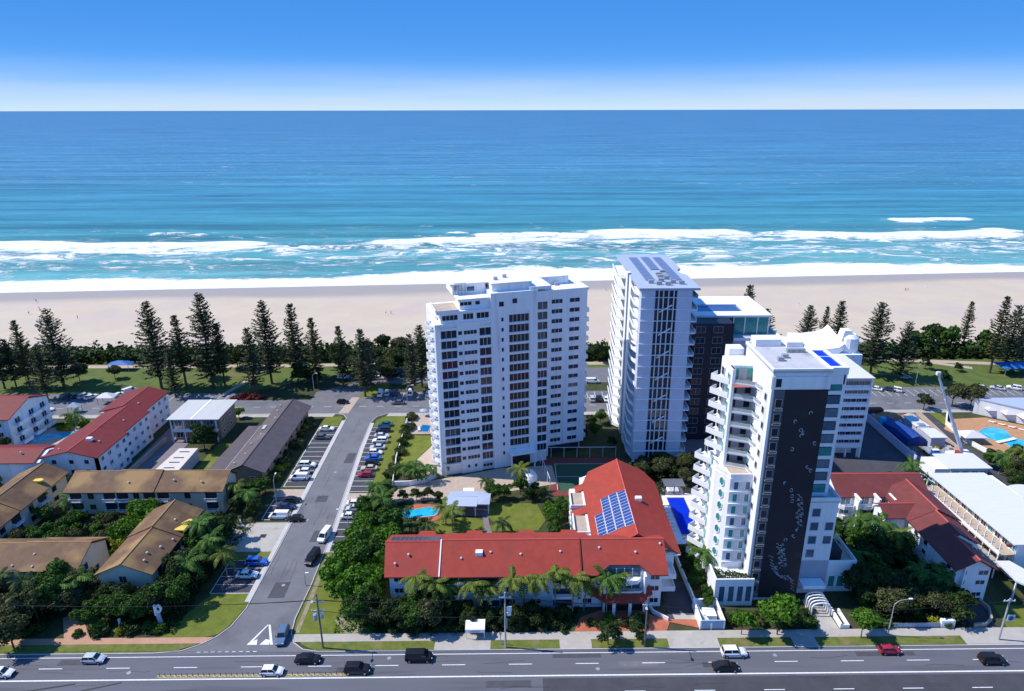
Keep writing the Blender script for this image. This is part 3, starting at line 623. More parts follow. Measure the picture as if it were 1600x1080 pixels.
# ================================================= CARS
def paint(name, c, r=.3): return mat('car_paint_'+name, c, r, .02, .5, spec=.5)
CP = {k: paint(k, c) for k, c in dict(white=(.80, .80, .80), silver=(.48, .51, .56), black=(.012, .012, .014), grey=(.11, .12, .13), navy=(.02, .045, .10), blue=(.03, .13, .55), red=(.38, .02, .045), teal=(.03, .12, .14), beige=(.50, .43, .32), steel=(.10, .16, .26)).items()}
wheel_me = None
def car_proto(kind):
    spec = dict(  # length, half width, belt z, roof z, hood z, cabin base x0,x1, roof x0,x1
        hatch=(4.1, .87, .92, 1.48, .86, -1.95, .95, -1.55, .25), sedan=(4.7, .91, .92, 1.44, .88, -1.75, 1.05, -1.1, .30), suv=(4.7, .94, 1.08, 1.74, 1.04, -2.2, 1.05, -1.95, .45),
        van=(5.0, .96, 1.15, 1.98, 1.10, -2.42, 1.75, -2.35, 1.05), ute=(5.3, .94, 1.05, 1.75, 1.02, -.75, 1.25, -.55, .65))[kind]
    L_, W, zb, zr, zh, c0, c1, r0, r1 = spec; h = L_/2
    b = MB(); st = [(-h, .45, zb-.22, W*.84), (-h+.12, .30, zb-.04, W*.95), (-h+.6, .24, zb, W), (c0+.3, .24, zb, W), (c1, .24, zb, W), (c1+.25, .24, zh, W*.99), (h-.45, .24, zh-.10, W*.95), (h-.1, .30, zh-.28, W*.86), (h, .42, zh-.40, W*.76)]
    b.loft([[(x, -w_*.93, z0), (x, -w_, z0+.18), (x, -w_, z1-.14), (x, -w_*.88, z1), (x, w_*.88, z1), (x, w_, z1-.14), (x, w_, z0+.18), (x, w_*.93, z0)] for x, z0, z1, w_ in st])
    wt, wb = W*.72, W*.88
    cab = [(c0, zb-.02, wb), (r0, zr-.04, wt), (r1, zr-.02, wt), (c1, zb-.02, wb)]
    b.add([(c0, -wb, zb-.02), (c1, -wb, zb-.02), (c1, wb, zb-.02), (c0, wb, zb-.02), (r0, -wt, zr-.04), (r1, -wt, zr-.02), (r1, wt, zr-.02), (r0, wt, zr-.04), ((r0+r1)/2, -wt*.7, zr+.02), ((r0+r1)/2, wt*.7, zr+.02)],
          [(0, 1, 5, 4), (1, 2, 6, 5), (2, 3, 7, 6), (3, 0, 4, 7), (4, 5, 8), (5, 6, 9, 8), (6, 7, 9), (7, 4, 8, 9)])
    if kind == 'ute':
        b.box(-h+.05, c0-.05, -W*.93, W*.93, zb, zb+.06, 1)
    r = thing(kind, 'x', 'car'); o = link('body', b.mesh('body', [CP['white'], DARKIN]), r)
    def gl(name, q, off):
        q = [Vector(p) for p in q]; c = sum(q, Vector())/4; q = [c+(p-c)*.86 for p in q]; o_ = Vector(off)*.02
        link(name, MB().add([p+o_ for p in q]+[p-o_ for p in q], [(0, 1, 2, 3), (4, 7, 6, 5), (0, 4, 5, 1), (1, 5, 6, 2), (2, 6, 7, 3), (3, 7, 4, 0)]).mesh(name, CARGL), r)
    gl('windscreen', [(c1, -wb, zb), (c1, wb, zb), (r1, wt, zr-.02), (r1, -wt, zr-.02)], (1, 0, 1))
    gl('rear_window', [(c0, wb, zb), (c0, -wb, zb), (r0, -wt, zr-.04), (r0, wt, zr-.04)], (-1, 0, .6))
    for s in (1, -1):
        mid = (c0+c1)/2+.05; midr = (r0+r1)/2+.05
        if kind == 'van': q = [(c1-1.3, s*wb, zb), (c1-.05, s*wb, zb), (r1, s*wt, zr), (r1-.75, s*wt, zr)]; gl('side_window', q, (0, s, .2))
        else:
            gl('side_window', [(mid, s*wb, zb), (c1, s*wb, zb), (r1, s*wt, zr), (midr, s*wt, zr)], (0, s, .2)); gl('side_window', [(c0, s*wb, zb), (mid, s*wb, zb), (midr, s*wt, zr), (r0, s*wt, zr)], (0, s, .2))
    global wheel_me
    if wheel_me is None:
        wheel_me = (MB().tube((0, -.12, 0), (0, .12, 0), .33, n=14).mesh('tyre', TYRE), MB().tube((0, -.135, 0), (0, .135, 0), .2, n=8).mesh('rim', RIM))
    for x in (-h+.85, h-.88):
        for s in (-1, 1): wo = link('wheel', wheel_me[0], r, (x, s*(W-.10), .33)); link('rim', wheel_me[1], wo)
    for s in (-1, 1):
        link('headlight', MB().box(h-.22, h-.04, s*W*.62-.16, s*W*.62+.16, zh-.40, zh-.27).mesh('headlight', LAMPW), r)
        link('tail_light', MB().box(-h-.01, -h+.1, s*W*.68-.14, s*W*.68+.14, zb-.32, zb-.14).mesh('tail_light', LAMPR), r)
        link('mirror', MB().box(c1-.35, c1-.2, s*(W+.06)-.09, s*(W+.06)+.09, zb, zb+.16).mesh('mirror', CP['black']), r)
    return r
CARS = [  # kind, paint, px, py, heading deg, label
 ('hatch', 'silver', 148, 1032, 0, 'pale silver hatchback driving on the left of the highway near the brown footpath'), ('hatch', 'white', 4, 1054, 0, 'white hatchback cut by the left edge of the picture on the highway'),
 ('hatch', 'white', 426, 1051, 0, 'white hatchback on the highway beside the row of yellow posts'), ('sedan', 'black', 482, 1032, 0, 'low black sedan on the highway just right of the side street mouth'),
 ('suv', 'black', 559, 1048, 0, 'black boxy wagon on the highway behind the white hatchback'), ('van', 'black', 655, 1029, 0, 'black van on the highway in front of the bus shelter'),
 ('sedan', 'black', 1133, 1044, 0, 'black sedan alongside and just below the white wagon on the highway'), ('suv', 'white', 1146, 1022, 0, 'white wagon with roof bars on the highway near the paved driveway'),
 ('hatch', 'red', 1389, 1018, 0, 'small dark red hatchback on the highway at the right'), ('suv', 'black', 1549, 1033, 0, 'large black wagon on the highway near the right edge'),
 ('suv', 'steel', 442, 996, -86, 'steel blue wagon waiting at the give way line of the side street'), ('van', 'black', 489, 874, -100, 'long black van parked on the right side of the side street'),
 ('van', 'white', 508, 839, -100, 'white van parked right behind the long black van'),
 ('suv', 'blue', 402, 880, 0, 'bright blue covered car in the lower left parking bays'), ('sedan', 'white', 387, 900, 0, 'white sedan parked next to the bright blue car'),
 ('sedan', 'black', 457, 783, 0, 'black sedan furthest from the highway in the bay group of three'), ('sedan', 'navy', 448, 793, 0, 'navy sedan parked between the black sedan and the white van'),
 ('van', 'white', 437, 808, 180, 'white van parked beside the pale concrete driveway'), ('hatch', 'black', 461, 812, 180, 'black hatchback tucked behind the white van in the bay'),
 ('suv', 'white', 481, 728, 0, 'white wagon in the upper left bays above the white van'), ('van', 'white', 468, 748, 180, 'white delivery van at the near end of the upper left bays'), ('hatch', 'white', 474, 738, 180, 'white hatchback squeezed between wagon and delivery van in the left bays'),
 ('sedan', 'white', 511, 671, 0, 'white sedan at the beach end of the upper left bays'), ('sedan', 'grey', 504, 684, 0, 'dark grey sedan beside the empty marked bays'),
 ('sedan', 'teal', 602, 664, 180, 'dark teal sedan at the beach end of the right bays'), ('suv', 'navy', 599, 673, 180, 'navy wagon second from the beach in the right bays'), ('sedan', 'silver', 597, 682, 0, 'silver sedan next to the navy wagon in the right bays'),
 ('suv', 'white', 594, 690, 180, 'white wagon in the middle of the right bays'), ('sedan', 'silver', 590, 700, 180, 'silver sedan between two pale cars in the right bays'), ('hatch', 'white', 587, 708, 0, 'white hatchback above the blue car in the right bays'),
 ('sedan', 'blue', 583, 717, 180, 'blue sedan in the right bays below the pale cars'), ('hatch', 'black', 582, 725, 0, 'black hatchback between blue sedan and beige car'), ('sedan', 'beige', 577, 733, 180, 'beige sedan above the red car in the right bays'),
 ('hatch', 'red', 571, 743, 180, 'red hatchback at the near end of the right bays'), ('sedan', 'white', 556, 788, 0, 'white sedan at the top of the near right bays'), ('hatch', 'silver', 553, 796, 180, 'silver hatchback in the middle of the near right bays'), ('sedan', 'white', 548, 808, 0, 'white sedan lowest of the three in the near right bays'),
 ('suv', 'black', 54, 620, 60, 'black wagon on the left of the esplanade under the pines'), ('suv', 'teal', 106, 620, 60, 'teal wagon angle parked under the pines at the left'), ('sedan', 'navy', 116, 621, 60, 'navy sedan beside the teal wagon under the pines'),
 ('suv', 'silver', 133, 620, 60, 'silver wagon angle parked by the park lawn'), ('sedan', 'white', 143, 621, 60, 'white sedan next to the silver wagon by the park lawn'), ('van', 'white', 203, 612, 55, 'white camper van parked by the diagonal park path'), ('hatch', 'white', 187, 618, 60, 'small white hatchback left of the camper van'),
 ('hatch', 'white', 46, 642, 40, 'white hatchback parked outside the far left apartments'), ('sedan', 'white', 73, 641, 10, 'white sedan parked along the near kerb of the esplanade'),
 ('hatch', 'black', 536, 629, 0, 'black hatchback driving on the esplanade past the brick crossing'), ('van', 'white', 595, 616, 90, 'white van at the left of the bay row above the junction'), ('suv', 'silver', 606, 615, 90, 'silver wagon beside the white van above the junction'),
 ('suv', 'navy', 617, 615, 90, 'navy wagon third in the row above the junction'), ('sedan', 'grey', 622, 630, 180, 'dark grey sedan driving on the esplanade near the junction'), ('van', 'white', 642, 615, 90, 'white van parked alone left of the white tower'), ('suv', 'white', 670, 616, 90, 'white wagon half hidden by the left edge of the white tower'),
 ('suv', 'black', 604, 586, 0, 'black wagon in the beach car park'), ('suv', 'black', 618, 586, 0, 'second black wagon in the beach car park, right of the first'), ('suv', 'teal', 640, 586, 180, 'dark green wagon in the beach car park'), ('hatch', 'white', 592, 591, 0, 'white hatchback in the beach car park below the black wagons'), ('sedan', 'white', 537, 590, 0, 'white sedan under the pines near the car park entry'),
 ('van', 'white', 926, 597, 0, 'white van seen between the white tower and the striped tower'), ('suv', 'silver', 925, 624, 90, 'silver wagon left in the row between the towers'), ('suv', 'black', 936, 624, 90, 'black wagon in the row between the towers'), ('sedan', 'white', 947, 624, 90, 'white sedan right in the row between the towers'),
 ('sedan', 'white', 1367, 608, 150, 'white sedan left of the navy car beyond the eight storey block'), ('sedan', 'navy', 1388, 609, 145, 'navy sedan between two white cars on the right esplanade'), ('suv', 'white', 1398, 610, 145, 'white wagon beside the navy sedan on the right esplanade'),
 ('sedan', 'silver', 1414, 590, 0, 'silver sedan under the pines on the right'), ('sedan', 'white', 1531, 606, 150, 'white sedan in the right park bays behind the leafy tree'), ('sedan', 'silver', 1558, 607, 145, 'silver sedan in the right park bays'), ('suv', 'white', 1584, 607, 145, 'white wagon in the last park bay at the right edge'),
]
GRP = {}
protos = {}
for i, (kind, pn, px, py, hd, lab) in enumerate(CARS):
    p = at(px, py+1.5); hw = p.y < 99.5; g = 'cars driving on the highway' if hw else ('cars in the side street' if p.y < 200 else 'cars along the esplanade')
    nm = {'hatch': 'hatchback_car', 'sedan': 'sedan_car', 'suv': 'wagon_car', 'van': 'van', 'ute': 'utility_car'}[kind]
    if kind not in protos: protos[kind] = car_proto(kind); r = protos[kind]; r.name = nm; r.location = (p.x, p.y, .05); r.rotation_euler.z = radians(hd)
    else: r = dup(protos[kind], (p.x, p.y, .05), radians(hd)); r.name = nm
    r['label'] = lab; r['group'] = g; r['category'] = 'van' if kind == 'van' else 'car'
    for c in r.children:
        if c.name.startswith('body'): c.material_slots[0].link = 'OBJECT'; c.material_slots[0].material = CP[pn]

# ================================================= TOWERS
def ac_unit(parent, x, y, z, s=1.): rep('air_conditioner', 'ac%.1f' % s, lambda: MB().box(-.7*s, .7*s, -.5*s, .5*s, 0, .9*s).box(-.45*s, .45*s, -.53*s, -.5*s, .15*s, .75*s), METAL, parent, (x, y, z))
# ---- tower A: white angled apartment tower (local frame: x along its front, y into the building)
AA = radians(16.6)
A = thing('apartment_tower', 'tall white angled apartment tower with columns of dark windows beside the side street', 'building', (-19.8, 162.6, 0), AA)
FH = 2.78; ZR = [4.5+FH*i for i in range(16)]
def lp(name, mb, mats, parent=A, label=None): return part(name, mb, mats, parent, label, local=True)
def lwin(x, y, z, w_, h_, n=1, gm=None, ori='S', fm=None):
    return win(A, ori, x, y, z, w_, h_, n, fm, gm)
m = MB()
m.box(4.3, 10.2, 0, 7, 0, 43.2); m.box(13.4, 18.2, 0, 12, 0, 50.6); m.box(23.8, 26.1, 0, 12, 0, 50.6)          # solid shafts between recessed window stacks
m.box(18.2, 23.8, 0, 12, 45.4, 50.6); m.box(18.2, 23.8, 0, 12, 0, 5.2)
m.box(0, 4.3, .4, 7, 0, 43.2); m.box(10.2, 13.4, .35, 12, 0, 43.2); m.box(18.2, 23.8, .35, 12, 5.2, 45.4); m.box(26.1, 29, .35, 12, 0, 50.0)
m.box(0, 13.4, 6.9, 22, 0, 43.2); m.box(13.4, 30, 11.9, 24, 0, 50.6)
m.box(29, 41.6, 3.6, 17, 2.6, 48.6); m.box(29, 30.2, 2.4, 4, 0, 49.4); m.box(33, 41, 5, 16, 0, 2.6)
m.prism([(0, 0), (0, -.02), (-.01, 7), (-2.2, 2.6), (-1.2, .6)], 0, 43.0)
lp('facade_wall', m, WHITE)
def spn(key, x0, x1, y0, y1, z0, z1): rep('spandrel', key, lambda: MB().box(x0, x1, y0, y1, z0, z1), WHITE2, A, (0, 0, 0)).location = (0, 0, zc)
for zc in ZR[:15]:
    spn('spA1', -.05, 4.35, -.08, .42, -1.62, -1.12); spn('spA2', 10.15, 13.45, -.08, .37, -1.62, -1.12)
    if zc > 5: spn('spA3', 18.15, 23.85, -.04, .37, -1.55, -1.15)
for zc in ZR: spn('spA4', 26.05, 29.02, -.08, .37, -1.6, -1.15)
for i, z in enumerate(ZR):
    if i < 14:
        lwin(2.2, .4, z-.05, 4.0, 2.0, 3); lwin(11.8, .35, z-.05, 3.0, 2.0, 2 if i % 3 else 3)
        lwin(5.1, 0, z+.2, 1.0, 1.0, 1); lwin(7.8, 0, z+.2, 3.4, 1.05, 4)
    if i < 15: lwin(16.4, 0, z, .6, 1.05, 1)
    if 1 <= i < 15: lwin(21, .35, z, 5.4, 2.0, 5, BRONZE)
    lwin(27.55, .35, z, 2.7, 2.0, 2 if i % 4 else 3)
    if i > 0 or True: lwin(32.8, 3.6, z-.2, 3.1, 1.15, 3); lwin(37.9, 3.6, z-.2, 2.9, 1.15, 2)
lwin(16.2, 0, 47.6, 1.3, 1.3); lwin(19.8, 0, 48.2, 1.3, 1.3); lwin(6.3, 0, 2.0, .7, .9); lwin(8.3, 0, 2.0, .7, .9); lwin(11.7, -.02, 1.6, 2.7, .9, 3)
# penthouse levels and roof
m = MB(); m.box(-1.4, 13.4, -.3, 9, 43.2, 43.6); m.box(.2, 13.4, .1, 7, 43.6, 46.2); m.box(-.9, 13.5, -.2, 8.6, 46.2, 46.7)
m.box(5.4, 13.4, .8, 6, 46.7, 49.2); m.box(4.9, 13.5, .5, 6.3, 49.2, 49.55); m.box(-1.0, -.8, 0, 8.4, 46.7, 47.4); m.box(-.8, 5.0, -.15, 0, 46.7, 47.2)
m.box(4.6, 13.4, 5.5, 14, 49.4, 52.2); m.box(3.9, 14.2, 4.9, 15.2, 52.2, 52.5); m.box(14.2, 24.2, 1.8, 12.0, 50.6, 52.6); m.box(13.9, 24.9, 1.2, 12.6, 52.6, 52.85)
m.box(24, 30, .4, 12.4, 50.6, 51.4); m.box(28.9, 41.9, 3.3, 17.4, 48.6, 49.3); m.box(29.5, 38, 9, 16, 49.3, 51.6)
lp('penthouse', m, WHITE)
lp('roof_terrace_floor', MB().box(-.8, 5.2, 0, 8.4, 46.71, 46.76), PAVE)
lwin(2.6, .1, 45.1, 4.0, 1.3, 4); lwin(7.4, .1, 45.1, 2.6, 1.5, 3); lwin(11.2, .1, 45.1, 3.2, 1.5, 3); lwin(7.0, .8, 48.3, 3.0, .9, 3); lwin(10.1, .8, 48.3, 1.2, .9)
lwin(9.4, 5.5, 50.9, 2.0, 1.2, 1, GLASSB); lwin(.5, .55, 45.1, .9, 1.5, 1, None, radians(-62)); 
m = MB(); 
for k in range(4): m.tube((5.2+k*.9, 5.2, 49.6), (5.2+k*.9, 5.2, 52.6), .09, n=5)
m.box(5, 8.2, 5.1, 5.2, 50.6, 50.75); m.box(5, 8.2, 5.1, 5.2, 52.5, 52.65); m.box(5.4, 6.4, 4.9, 5.3, 50.9, 52.2); lp('roof_plant_rack', m, METAL)
for x, y in ((16, 5), (19, 7), (34, 8), (37, 12), (26, 6)): rep('roof_vent_box', 'rvb', lambda: MB().box(-.5, .5, -.4, .4, 0, .8), METAL, A, (0, 0, 0)).location = (x, y, 52.85 if 14 < x < 24 else (49.3 if x > 30 else 50.6))
# side balconies, one part each
def balcA():
    b = MB(); b.prism([(0, 6.6), (-2.9, 5.6), (-3.2, 3.6), (-1.9, 1.4), (-.9, .5), (0, .4)], 0, .28); b.prism(ribbon([(-.1, 6.6), (-2.9, 5.6), (-3.2, 3.6), (-1.9, 1.4)], .12), .28, 1.2)
    return b
def balcA2(): return MB().box(0, 1.5, 0, 3.4, 0, .25).box(1.38, 1.5, 0, 3.4, .25, 1.15).box(0, 1.5, 0, .12, .25, 1.15)
for i in range(15):
    o = rep('balcony', 'balcA', balcA, WHITE2, A, (0, 0, 0)); o.location = (0, 0, ZR[i]-1.7)
    o = rep('balcony', 'balcA2', balcA2, WHITE2, A, (0, 0, 0)); o.location = (41.6, 5.5, ZR[i]-1.9)
    win(A, -pi/2, -.02, 5.0, ZR[i], 2.2, 1.7, 1)
    win(A, pi/2, 41.6, 7.4, ZR[i]-.1, 2.4, 1.7, 2)
lp('entrance_canopy', MB().box(17.6, 25, -2.6, 0, 4.4, 4.8).box(17.8, 18.1, -2.5, -2.2, 0, 4.4).box(24.5, 24.8, -2.5, -2.2, 0, 4.4), WHITE)
lp('entrance_doors', MB().box(18.6, 24, -.06, 0, 0, 3.6), BRONZE)
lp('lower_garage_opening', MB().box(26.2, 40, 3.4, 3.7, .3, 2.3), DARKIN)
# white garden dome at its foot
m = MB(); c = at(827, 748)
for k in range(5): m.loft([[(c.x+2.3*cos(a)*cos(k*pi/10), c.y+2.3*sin(a)*cos(k*pi/10), .05+2.6*sin(k*pi/10)) for a in [i*pi/8 for i in range(16)]], [(c.x+2.3*cos(a)*cos((k+1)*pi/10), c.y+2.3*sin(a)*cos((k+1)*pi/10), .05+2.6*sin((k+1)*pi/10)) for a in [i*pi/8 for i in range(16)]]], cap=False)
single('garden_dome', m, WHITE2, 'small white dome shelter on the drive in front of the angled white tower', 'shelter')

# ---- tower B: slim striped tower with projecting balcony slabs
B = thing('striped_tower', 'slim blue white tower with slanting balcony slabs and a flat solar roof', 'building', (39, 188, 0))
NB = 16; FB = 51/16
m = MB(); m.box(33.4, 45, 169.2, 208, 0, 50.8); 
m.box(31.4, 33.5, 181.0, 184.6, 0, 51); m.box(31.4, 33.5, 187.4, 190.5, 0, 51)
part('facade_wall', m, WHITE, B)
PBL = mat('pale_blue_panel', (.56, .63, .74), .45, .06, .4)
for q in ((32, 35.6, 168, 169.2, 1.2, 50.8), (41.3, 45.2, 168, 169.2, .4, 50.8), (32, 33.4, 169.2, 171.2, 1.2, 50.8)): part('front_panel', MB().box(*q), PBL, B)
part('glazed_front', MB().box(35.6, 41.3, 168.7, 169.25, .3, 50.8), GLASS, B)
part('side_glazing', MB().box(33.2, 33.42, 171.2, 181, 0, 50.8).box(33.2, 33.42, 190.5, 207.5, 0, 50.8).box(31.9, 33.42, 184.6, 187.4, 0, 50.8), GLASSB, B)
part('east_glazing', MB().box(45.0, 45.3, 169.4, 207.5, 0, 50.8), DARKIN, B)
for x in (36.6, 37.8, 39.15, 40.5): rep('fin', 'finB', lambda: MB().box(-.10, .10, -.55, .1, .3, 50.8), WHITE2, B, (x, 168.75, 0))
def brace(flip):
    def f(): return MB().loft([[(-1.6, -.35, 0), (-1.6, -.15, 0), (-1.6, -.15, .35), (-1.6, -.35, .35)], [(1.6, -.35, 1.9), (1.6, -.15, 1.9), (1.6, -.15, 2.25), (1.6, -.35, 2.25)]])
    return f
for i in range(NB):
    z = i*FB
    if i % 2 == 0 and i < NB-1: rep('brace', 'brB', brace(0), WHITE2, B, (38.6, 168.6, z+.1))
    rep('floor_band', 'fbB', lambda: MB().box(-3.85, -.3, -.22, .02, 0, .22).box(-.3, 5.3, -.14, .6, .04, .14).box(5.3, 9.4, -.22, .02, 0, .18), WHITE2, B, (35.3+.35, 167.98, z+1.0))
    # near west balcony: slab with white upstand, slanted end
    def nb(): return MB().prism([(0, 1.0), (0, 10), (-1.9, 10), (-2.2, 3.6), (-1.3, -.1), (0, -.1)], 0, .3).prism(ribbon([(-1.95, 10), (-2.15, 3.6), (-1.25, 0)], .14), .3, 1.0)
    rep('balcony', 'nbB', nb, WHITE2, B, (33.4, 171, z+.6))
    def fb(): return MB().prism([(0, 0), (0, 16.5), (-3.6, 16.5), (-4.3, 2.6), (-2.2, 0)], 0, .3).prism(ribbon([(-3.6, 16.4), (-4.2, 2.6), (-2.2, .1)], .14), .3, 1.0)
    rep('balcony', 'fbB2', fb, WHITE2, B, (33.4, 190.6, z+.6))
    def eb(): return MB().box(0, 1.7, 0, 11, 0, .28).box(1.6, 1.7, 0, 11, .28, 1.1)
    rep('balcony', 'ebB', eb, WHITE2, B, (45.2, 168.3, z+.6)); rep('balcony', 'ebB', eb, WHITE2, B, (45.2, 190, z+.6))
part('ground_storey', MB().box(33, 45, 168.6, 169.15, 0, 1.2), DARKIN, B)
rB = part('roof_slab', MB().prism([(31.2, 167.2), (47.0, 167.2), (47.0, 182), (45.6, 184), (45.6, 188), (47.0, 190), (47.0, 209.6), (31.2, 209.6), (31.2, 190), (32.2, 188), (32.2, 184), (31.2, 182)], 51, 51.6), BLUER, B)
def solar(nx, ny, pw, ph, cm, fm_=None):
    pass
for k, (xa, ya, yb_) in enumerate(((34.3, 175.5, 205.5), (38.0, 188, 205.5), (41.6, 175.5, 205.5))):
    n_ = int((yb_-ya)/1.72)
    for j in range(n_):
        rep('solar_panel', 'spB', lambda: MB().box(0, 2.5, 0, 1.62, 0, .06).box(-.04, 2.54, -.04, 0, -.02, .08), SOLARD if False else mat('solar_roof_strip', (.17, .22, .36), .3, .1), rB, (0, 0, 0)).location = (xa-39, ya+j*1.72-188, 51.72)
for x, y in ((37, 171), (39.2, 170.5), (41, 172.5), (38.2, 174.4), (40.2, 177), (38.8, 181), (35.2, 172.6), (43, 171.5), (40.5, 184)): ac_unit(B, x, y, 51.6)
part('roof_plant', MB().box(38.2, 41.2, 179, 182.4, 51.6, 52.2), METAL, B)
# ---- dark tower behind with pale terraces
B2 = thing('dark_terraced_tower', 'dark tower behind the striped one with pale roof terraces and a sunken roof pool', 'building', (60, 195, 0))
m = MB(); m.box(50.5, 62, 183, 209, 0, 37); m.box(62, 68.4, 187, 209, 0, 31)
part('dark_facade', m, DARK, B2)
m = MB(); m.box(62.4, 76.6, 184, 197, 0, 31.5); m.box(62.6, 64.4, 181.6, 184, 0, 30)
part('pale_block', m, GREYW, B2)
part('terrace_parapet', MB().box(62.2, 76.8, 183.8, 184.1, 31.5, 32.3).box(62.2, 62.5, 183.8, 197, 31.5, 32.3).box(76.5, 76.8, 183.8, 197, 31.5, 32.3), WHITE, B2)
part('teal_room', MB().box(64, 74.6, 190, 200, 31.5, 36.6), TEAL, B2)
for x in (64, 67.4, 71.2, 74.5): rep('mullion', 'mulB2', lambda: MB().box(-.14, .14, -.16, .14, 31.5, 36.8), WHITE2, B2, (x, 190, 0))
rf = MB(); 
for q in ((49.6, 75, 189, 193.4), (49.6, 75, 201, 210.5), (49.6, 54, 193.4, 201), (68, 75, 193.4, 201)): rf.box(q[0], q[1], q[2], q[3], 37, 37.6)
part('roof_slab', rf, WHITE, B2); part('roof_pool', MB().box(54, 68, 193.4, 201, 36.6, 37.15), mat('roof_pool_water', (.05, .10, .28), .1, .1, spec=.5), B2)
for i in range(11):
    rep('balcony', 'bB2', lambda: MB().box(-1.3, 0, -1.6, 6, 0, .25).box(-1.3, -1.2, -1.6, 6, .25, 1.0), mat('mid_grey_slab', (.30, .31, .33), .7), B2, (50.5, 184, 2+i*3.2))  # balcony slabs in one even grey
    for x in (52.5, 57.5): win(B2, 'S', x, 183, 3.2+i*3.2, 2.6, 1.8, 2, METAL, GLASS)
for x in (68.2, 73): win(B2, 'S', x, 184, 27.5, 1.8, 1.8, 2, GREYW, GLASSB)
for i in range(8):
    for x in (66, 70, 74): win(B2, 'S', x, 184, 3+i*3, 1.8, 1.5, 2, GREYW, GLASSB)

# ---- tower C: white tower with the dark mural panel
Cc = thing('mural_tower', 'white tower with a dark mural panel, teal glass and pointed balconies by the highway', 'building', (52, 118, 0))
m = MB(); m.box(46.5, 56.3, 112.25, 127, 0, 50.2)                                             # core
m.box(46.0, 46.5, 112, 127, 0, 50.0); m.box(46, 56.6, 111.9, 112.3, 46.9, 49.4)
m.box(41.6, 46.1, 122.4, 128, 26.5, 47.6); m.box(41.6, 42.0, 120.2, 122.5, 44, 47.6)
m.prism([(39.6, 127), (39.6, 119), (41.6, 115.4), (46.1, 115.4), (46.1, 127)], 0, 26.5)
m.box(39.2, 47.0, 110.6, 115.6, 0, 5.6)
m.box(57.4, 63.2, 114.2, 127, 0, 21.8)
m.box(60.9, 61.5, 115.9, 126.5, 21.8, 48.2); m.box(56.3, 60.9, 118.4, 126.4, 0, 48.2); m.box(56.3, 61.2, 115.9, 118.4, 46.2, 48.2)
m.box(63.2, 69.2, 114.6, 124, 0, 6.6)
part('facade_wall', m, WHITE, Cc)
mp = part('mural_panel', MB().box(48.5, 56.3, 111.75, 112.25, 1, 46.8), DARK, Cc)
# mural: pale curled strokes (raised paint) climbing the panel
def stroke(r, a0, a1, wd, seed=0):
    k = 7; o = MB(); P_ = [(r*cos(a0+(a1-a0)*i/k), 0, r*1.15*sin(a0+(a1-a0)*i/k)) for i in range(k+1)]
    for i in range(k):
        w0 = wd*sin(pi*(i+.4)/(k+.8)); w1 = wd*sin(pi*(i+1.4)/(k+.8)) if i < k-1 else wd*.2
        p, q = P_[i], P_[i+1]; s0 = 1+w0/r; s1 = 1+w1/r
        o.loft([[(p[0], 0, p[2]), (p[0]*s0, 0, p[2]*s0), (p[0]*s0, -.05, p[2]*s0), (p[0], -.05, p[2])], [(q[0], 0, q[2]), (q[0]*s1, 0, q[2]*s1), (q[0]*s1, -.05, q[2]*s1), (q[0], -.05, q[2])]])
    return o
SK = [stroke(.40, .3, 2.9, .17).mesh('mural_stroke', MURAL), stroke(.34, 2.2, 5.2, .15).mesh('mural_stroke', MURAL), stroke(.55, -.4, 1.6, .20).mesh('mural_stroke', MURAL), stroke(.28, 3.4, 6.0, .13).mesh('mural_stroke', MURAL)]
def mk(x, z, k, rz=0., s=1.):
    o = link('mural_stroke', SK[k], mp, (x-52, 111.72-118, z)); o.rotation_euler = (0, rz, 0); o.scale = (s,)*3
R = random.Random(5)
for (x, z) in ((51.0, 40.5), (53.6, 42.2), (52.5, 37.6), (52.9, 38.3), (52.2, 38.8), (51.1, 34.8), (55.2, 36), (55.3, 30.2), (54.7, 31.0), (50.8, 27.5), (52.1, 26.0), (52.4, 24.7), (52.6, 23.6), (54.6, 17.0), (54.0, 15.6), (52.4, 14.8), (52.2, 12.2), (51.4, 8.2)):
    mk(x, z, 0, R.uniform(-1, 1), .75); mk(x+.1, z+.05, 1, R.uniform(-1, 1), .75)
for (x, z, n_, r_) in ((53.6, 24.6, 6, 2), (53.9, 20.6, 4, 2), (51.0, 13.6, 7, 3)):            # scale clusters
    for i in range(n_*2):
        for j in range(r_): mk(x+j*.55+i*.08+R.uniform(-.06, .06), z-i*.40+R.uniform(-.06, .06), (2, 3, 2)[(i+j) % 3], -.5+R.uniform(-.5, .4), R.uniform(.45, .65))
PT = [(49.6, 9.2), (49.5, 8.2), (49.7, 7.2), (49.9, 6.2), (50.2, 5.3), (50.7, 4.6), (51.3, 4.0), (52.0, 3.7), (52.7, 3.8), (53.2, 3.3), (53.7, 2.8)]
PT = [(49.8, 10.6), (50.0, 9.8), (50.2, 9.0), (50.4, 8.3), (50.7, 7.5), (51.1, 6.8), (51.6, 6.3), (52.2, 6.0), (52.8, 5.9), (53.4, 5.9), (54.0, 5.7), (54.5, 5.0), (54.8, 4.2), (55.0, 3.4), (55.1, 2.6)]
for i, (x, z) in enumerate(PT):
    for j in range(4 if 2 < i < 11 else 2): mk(x+j*.40, z-j*.33+.2, 2, -.6+R.uniform(-.4, .4), R.uniform(.42, .62))
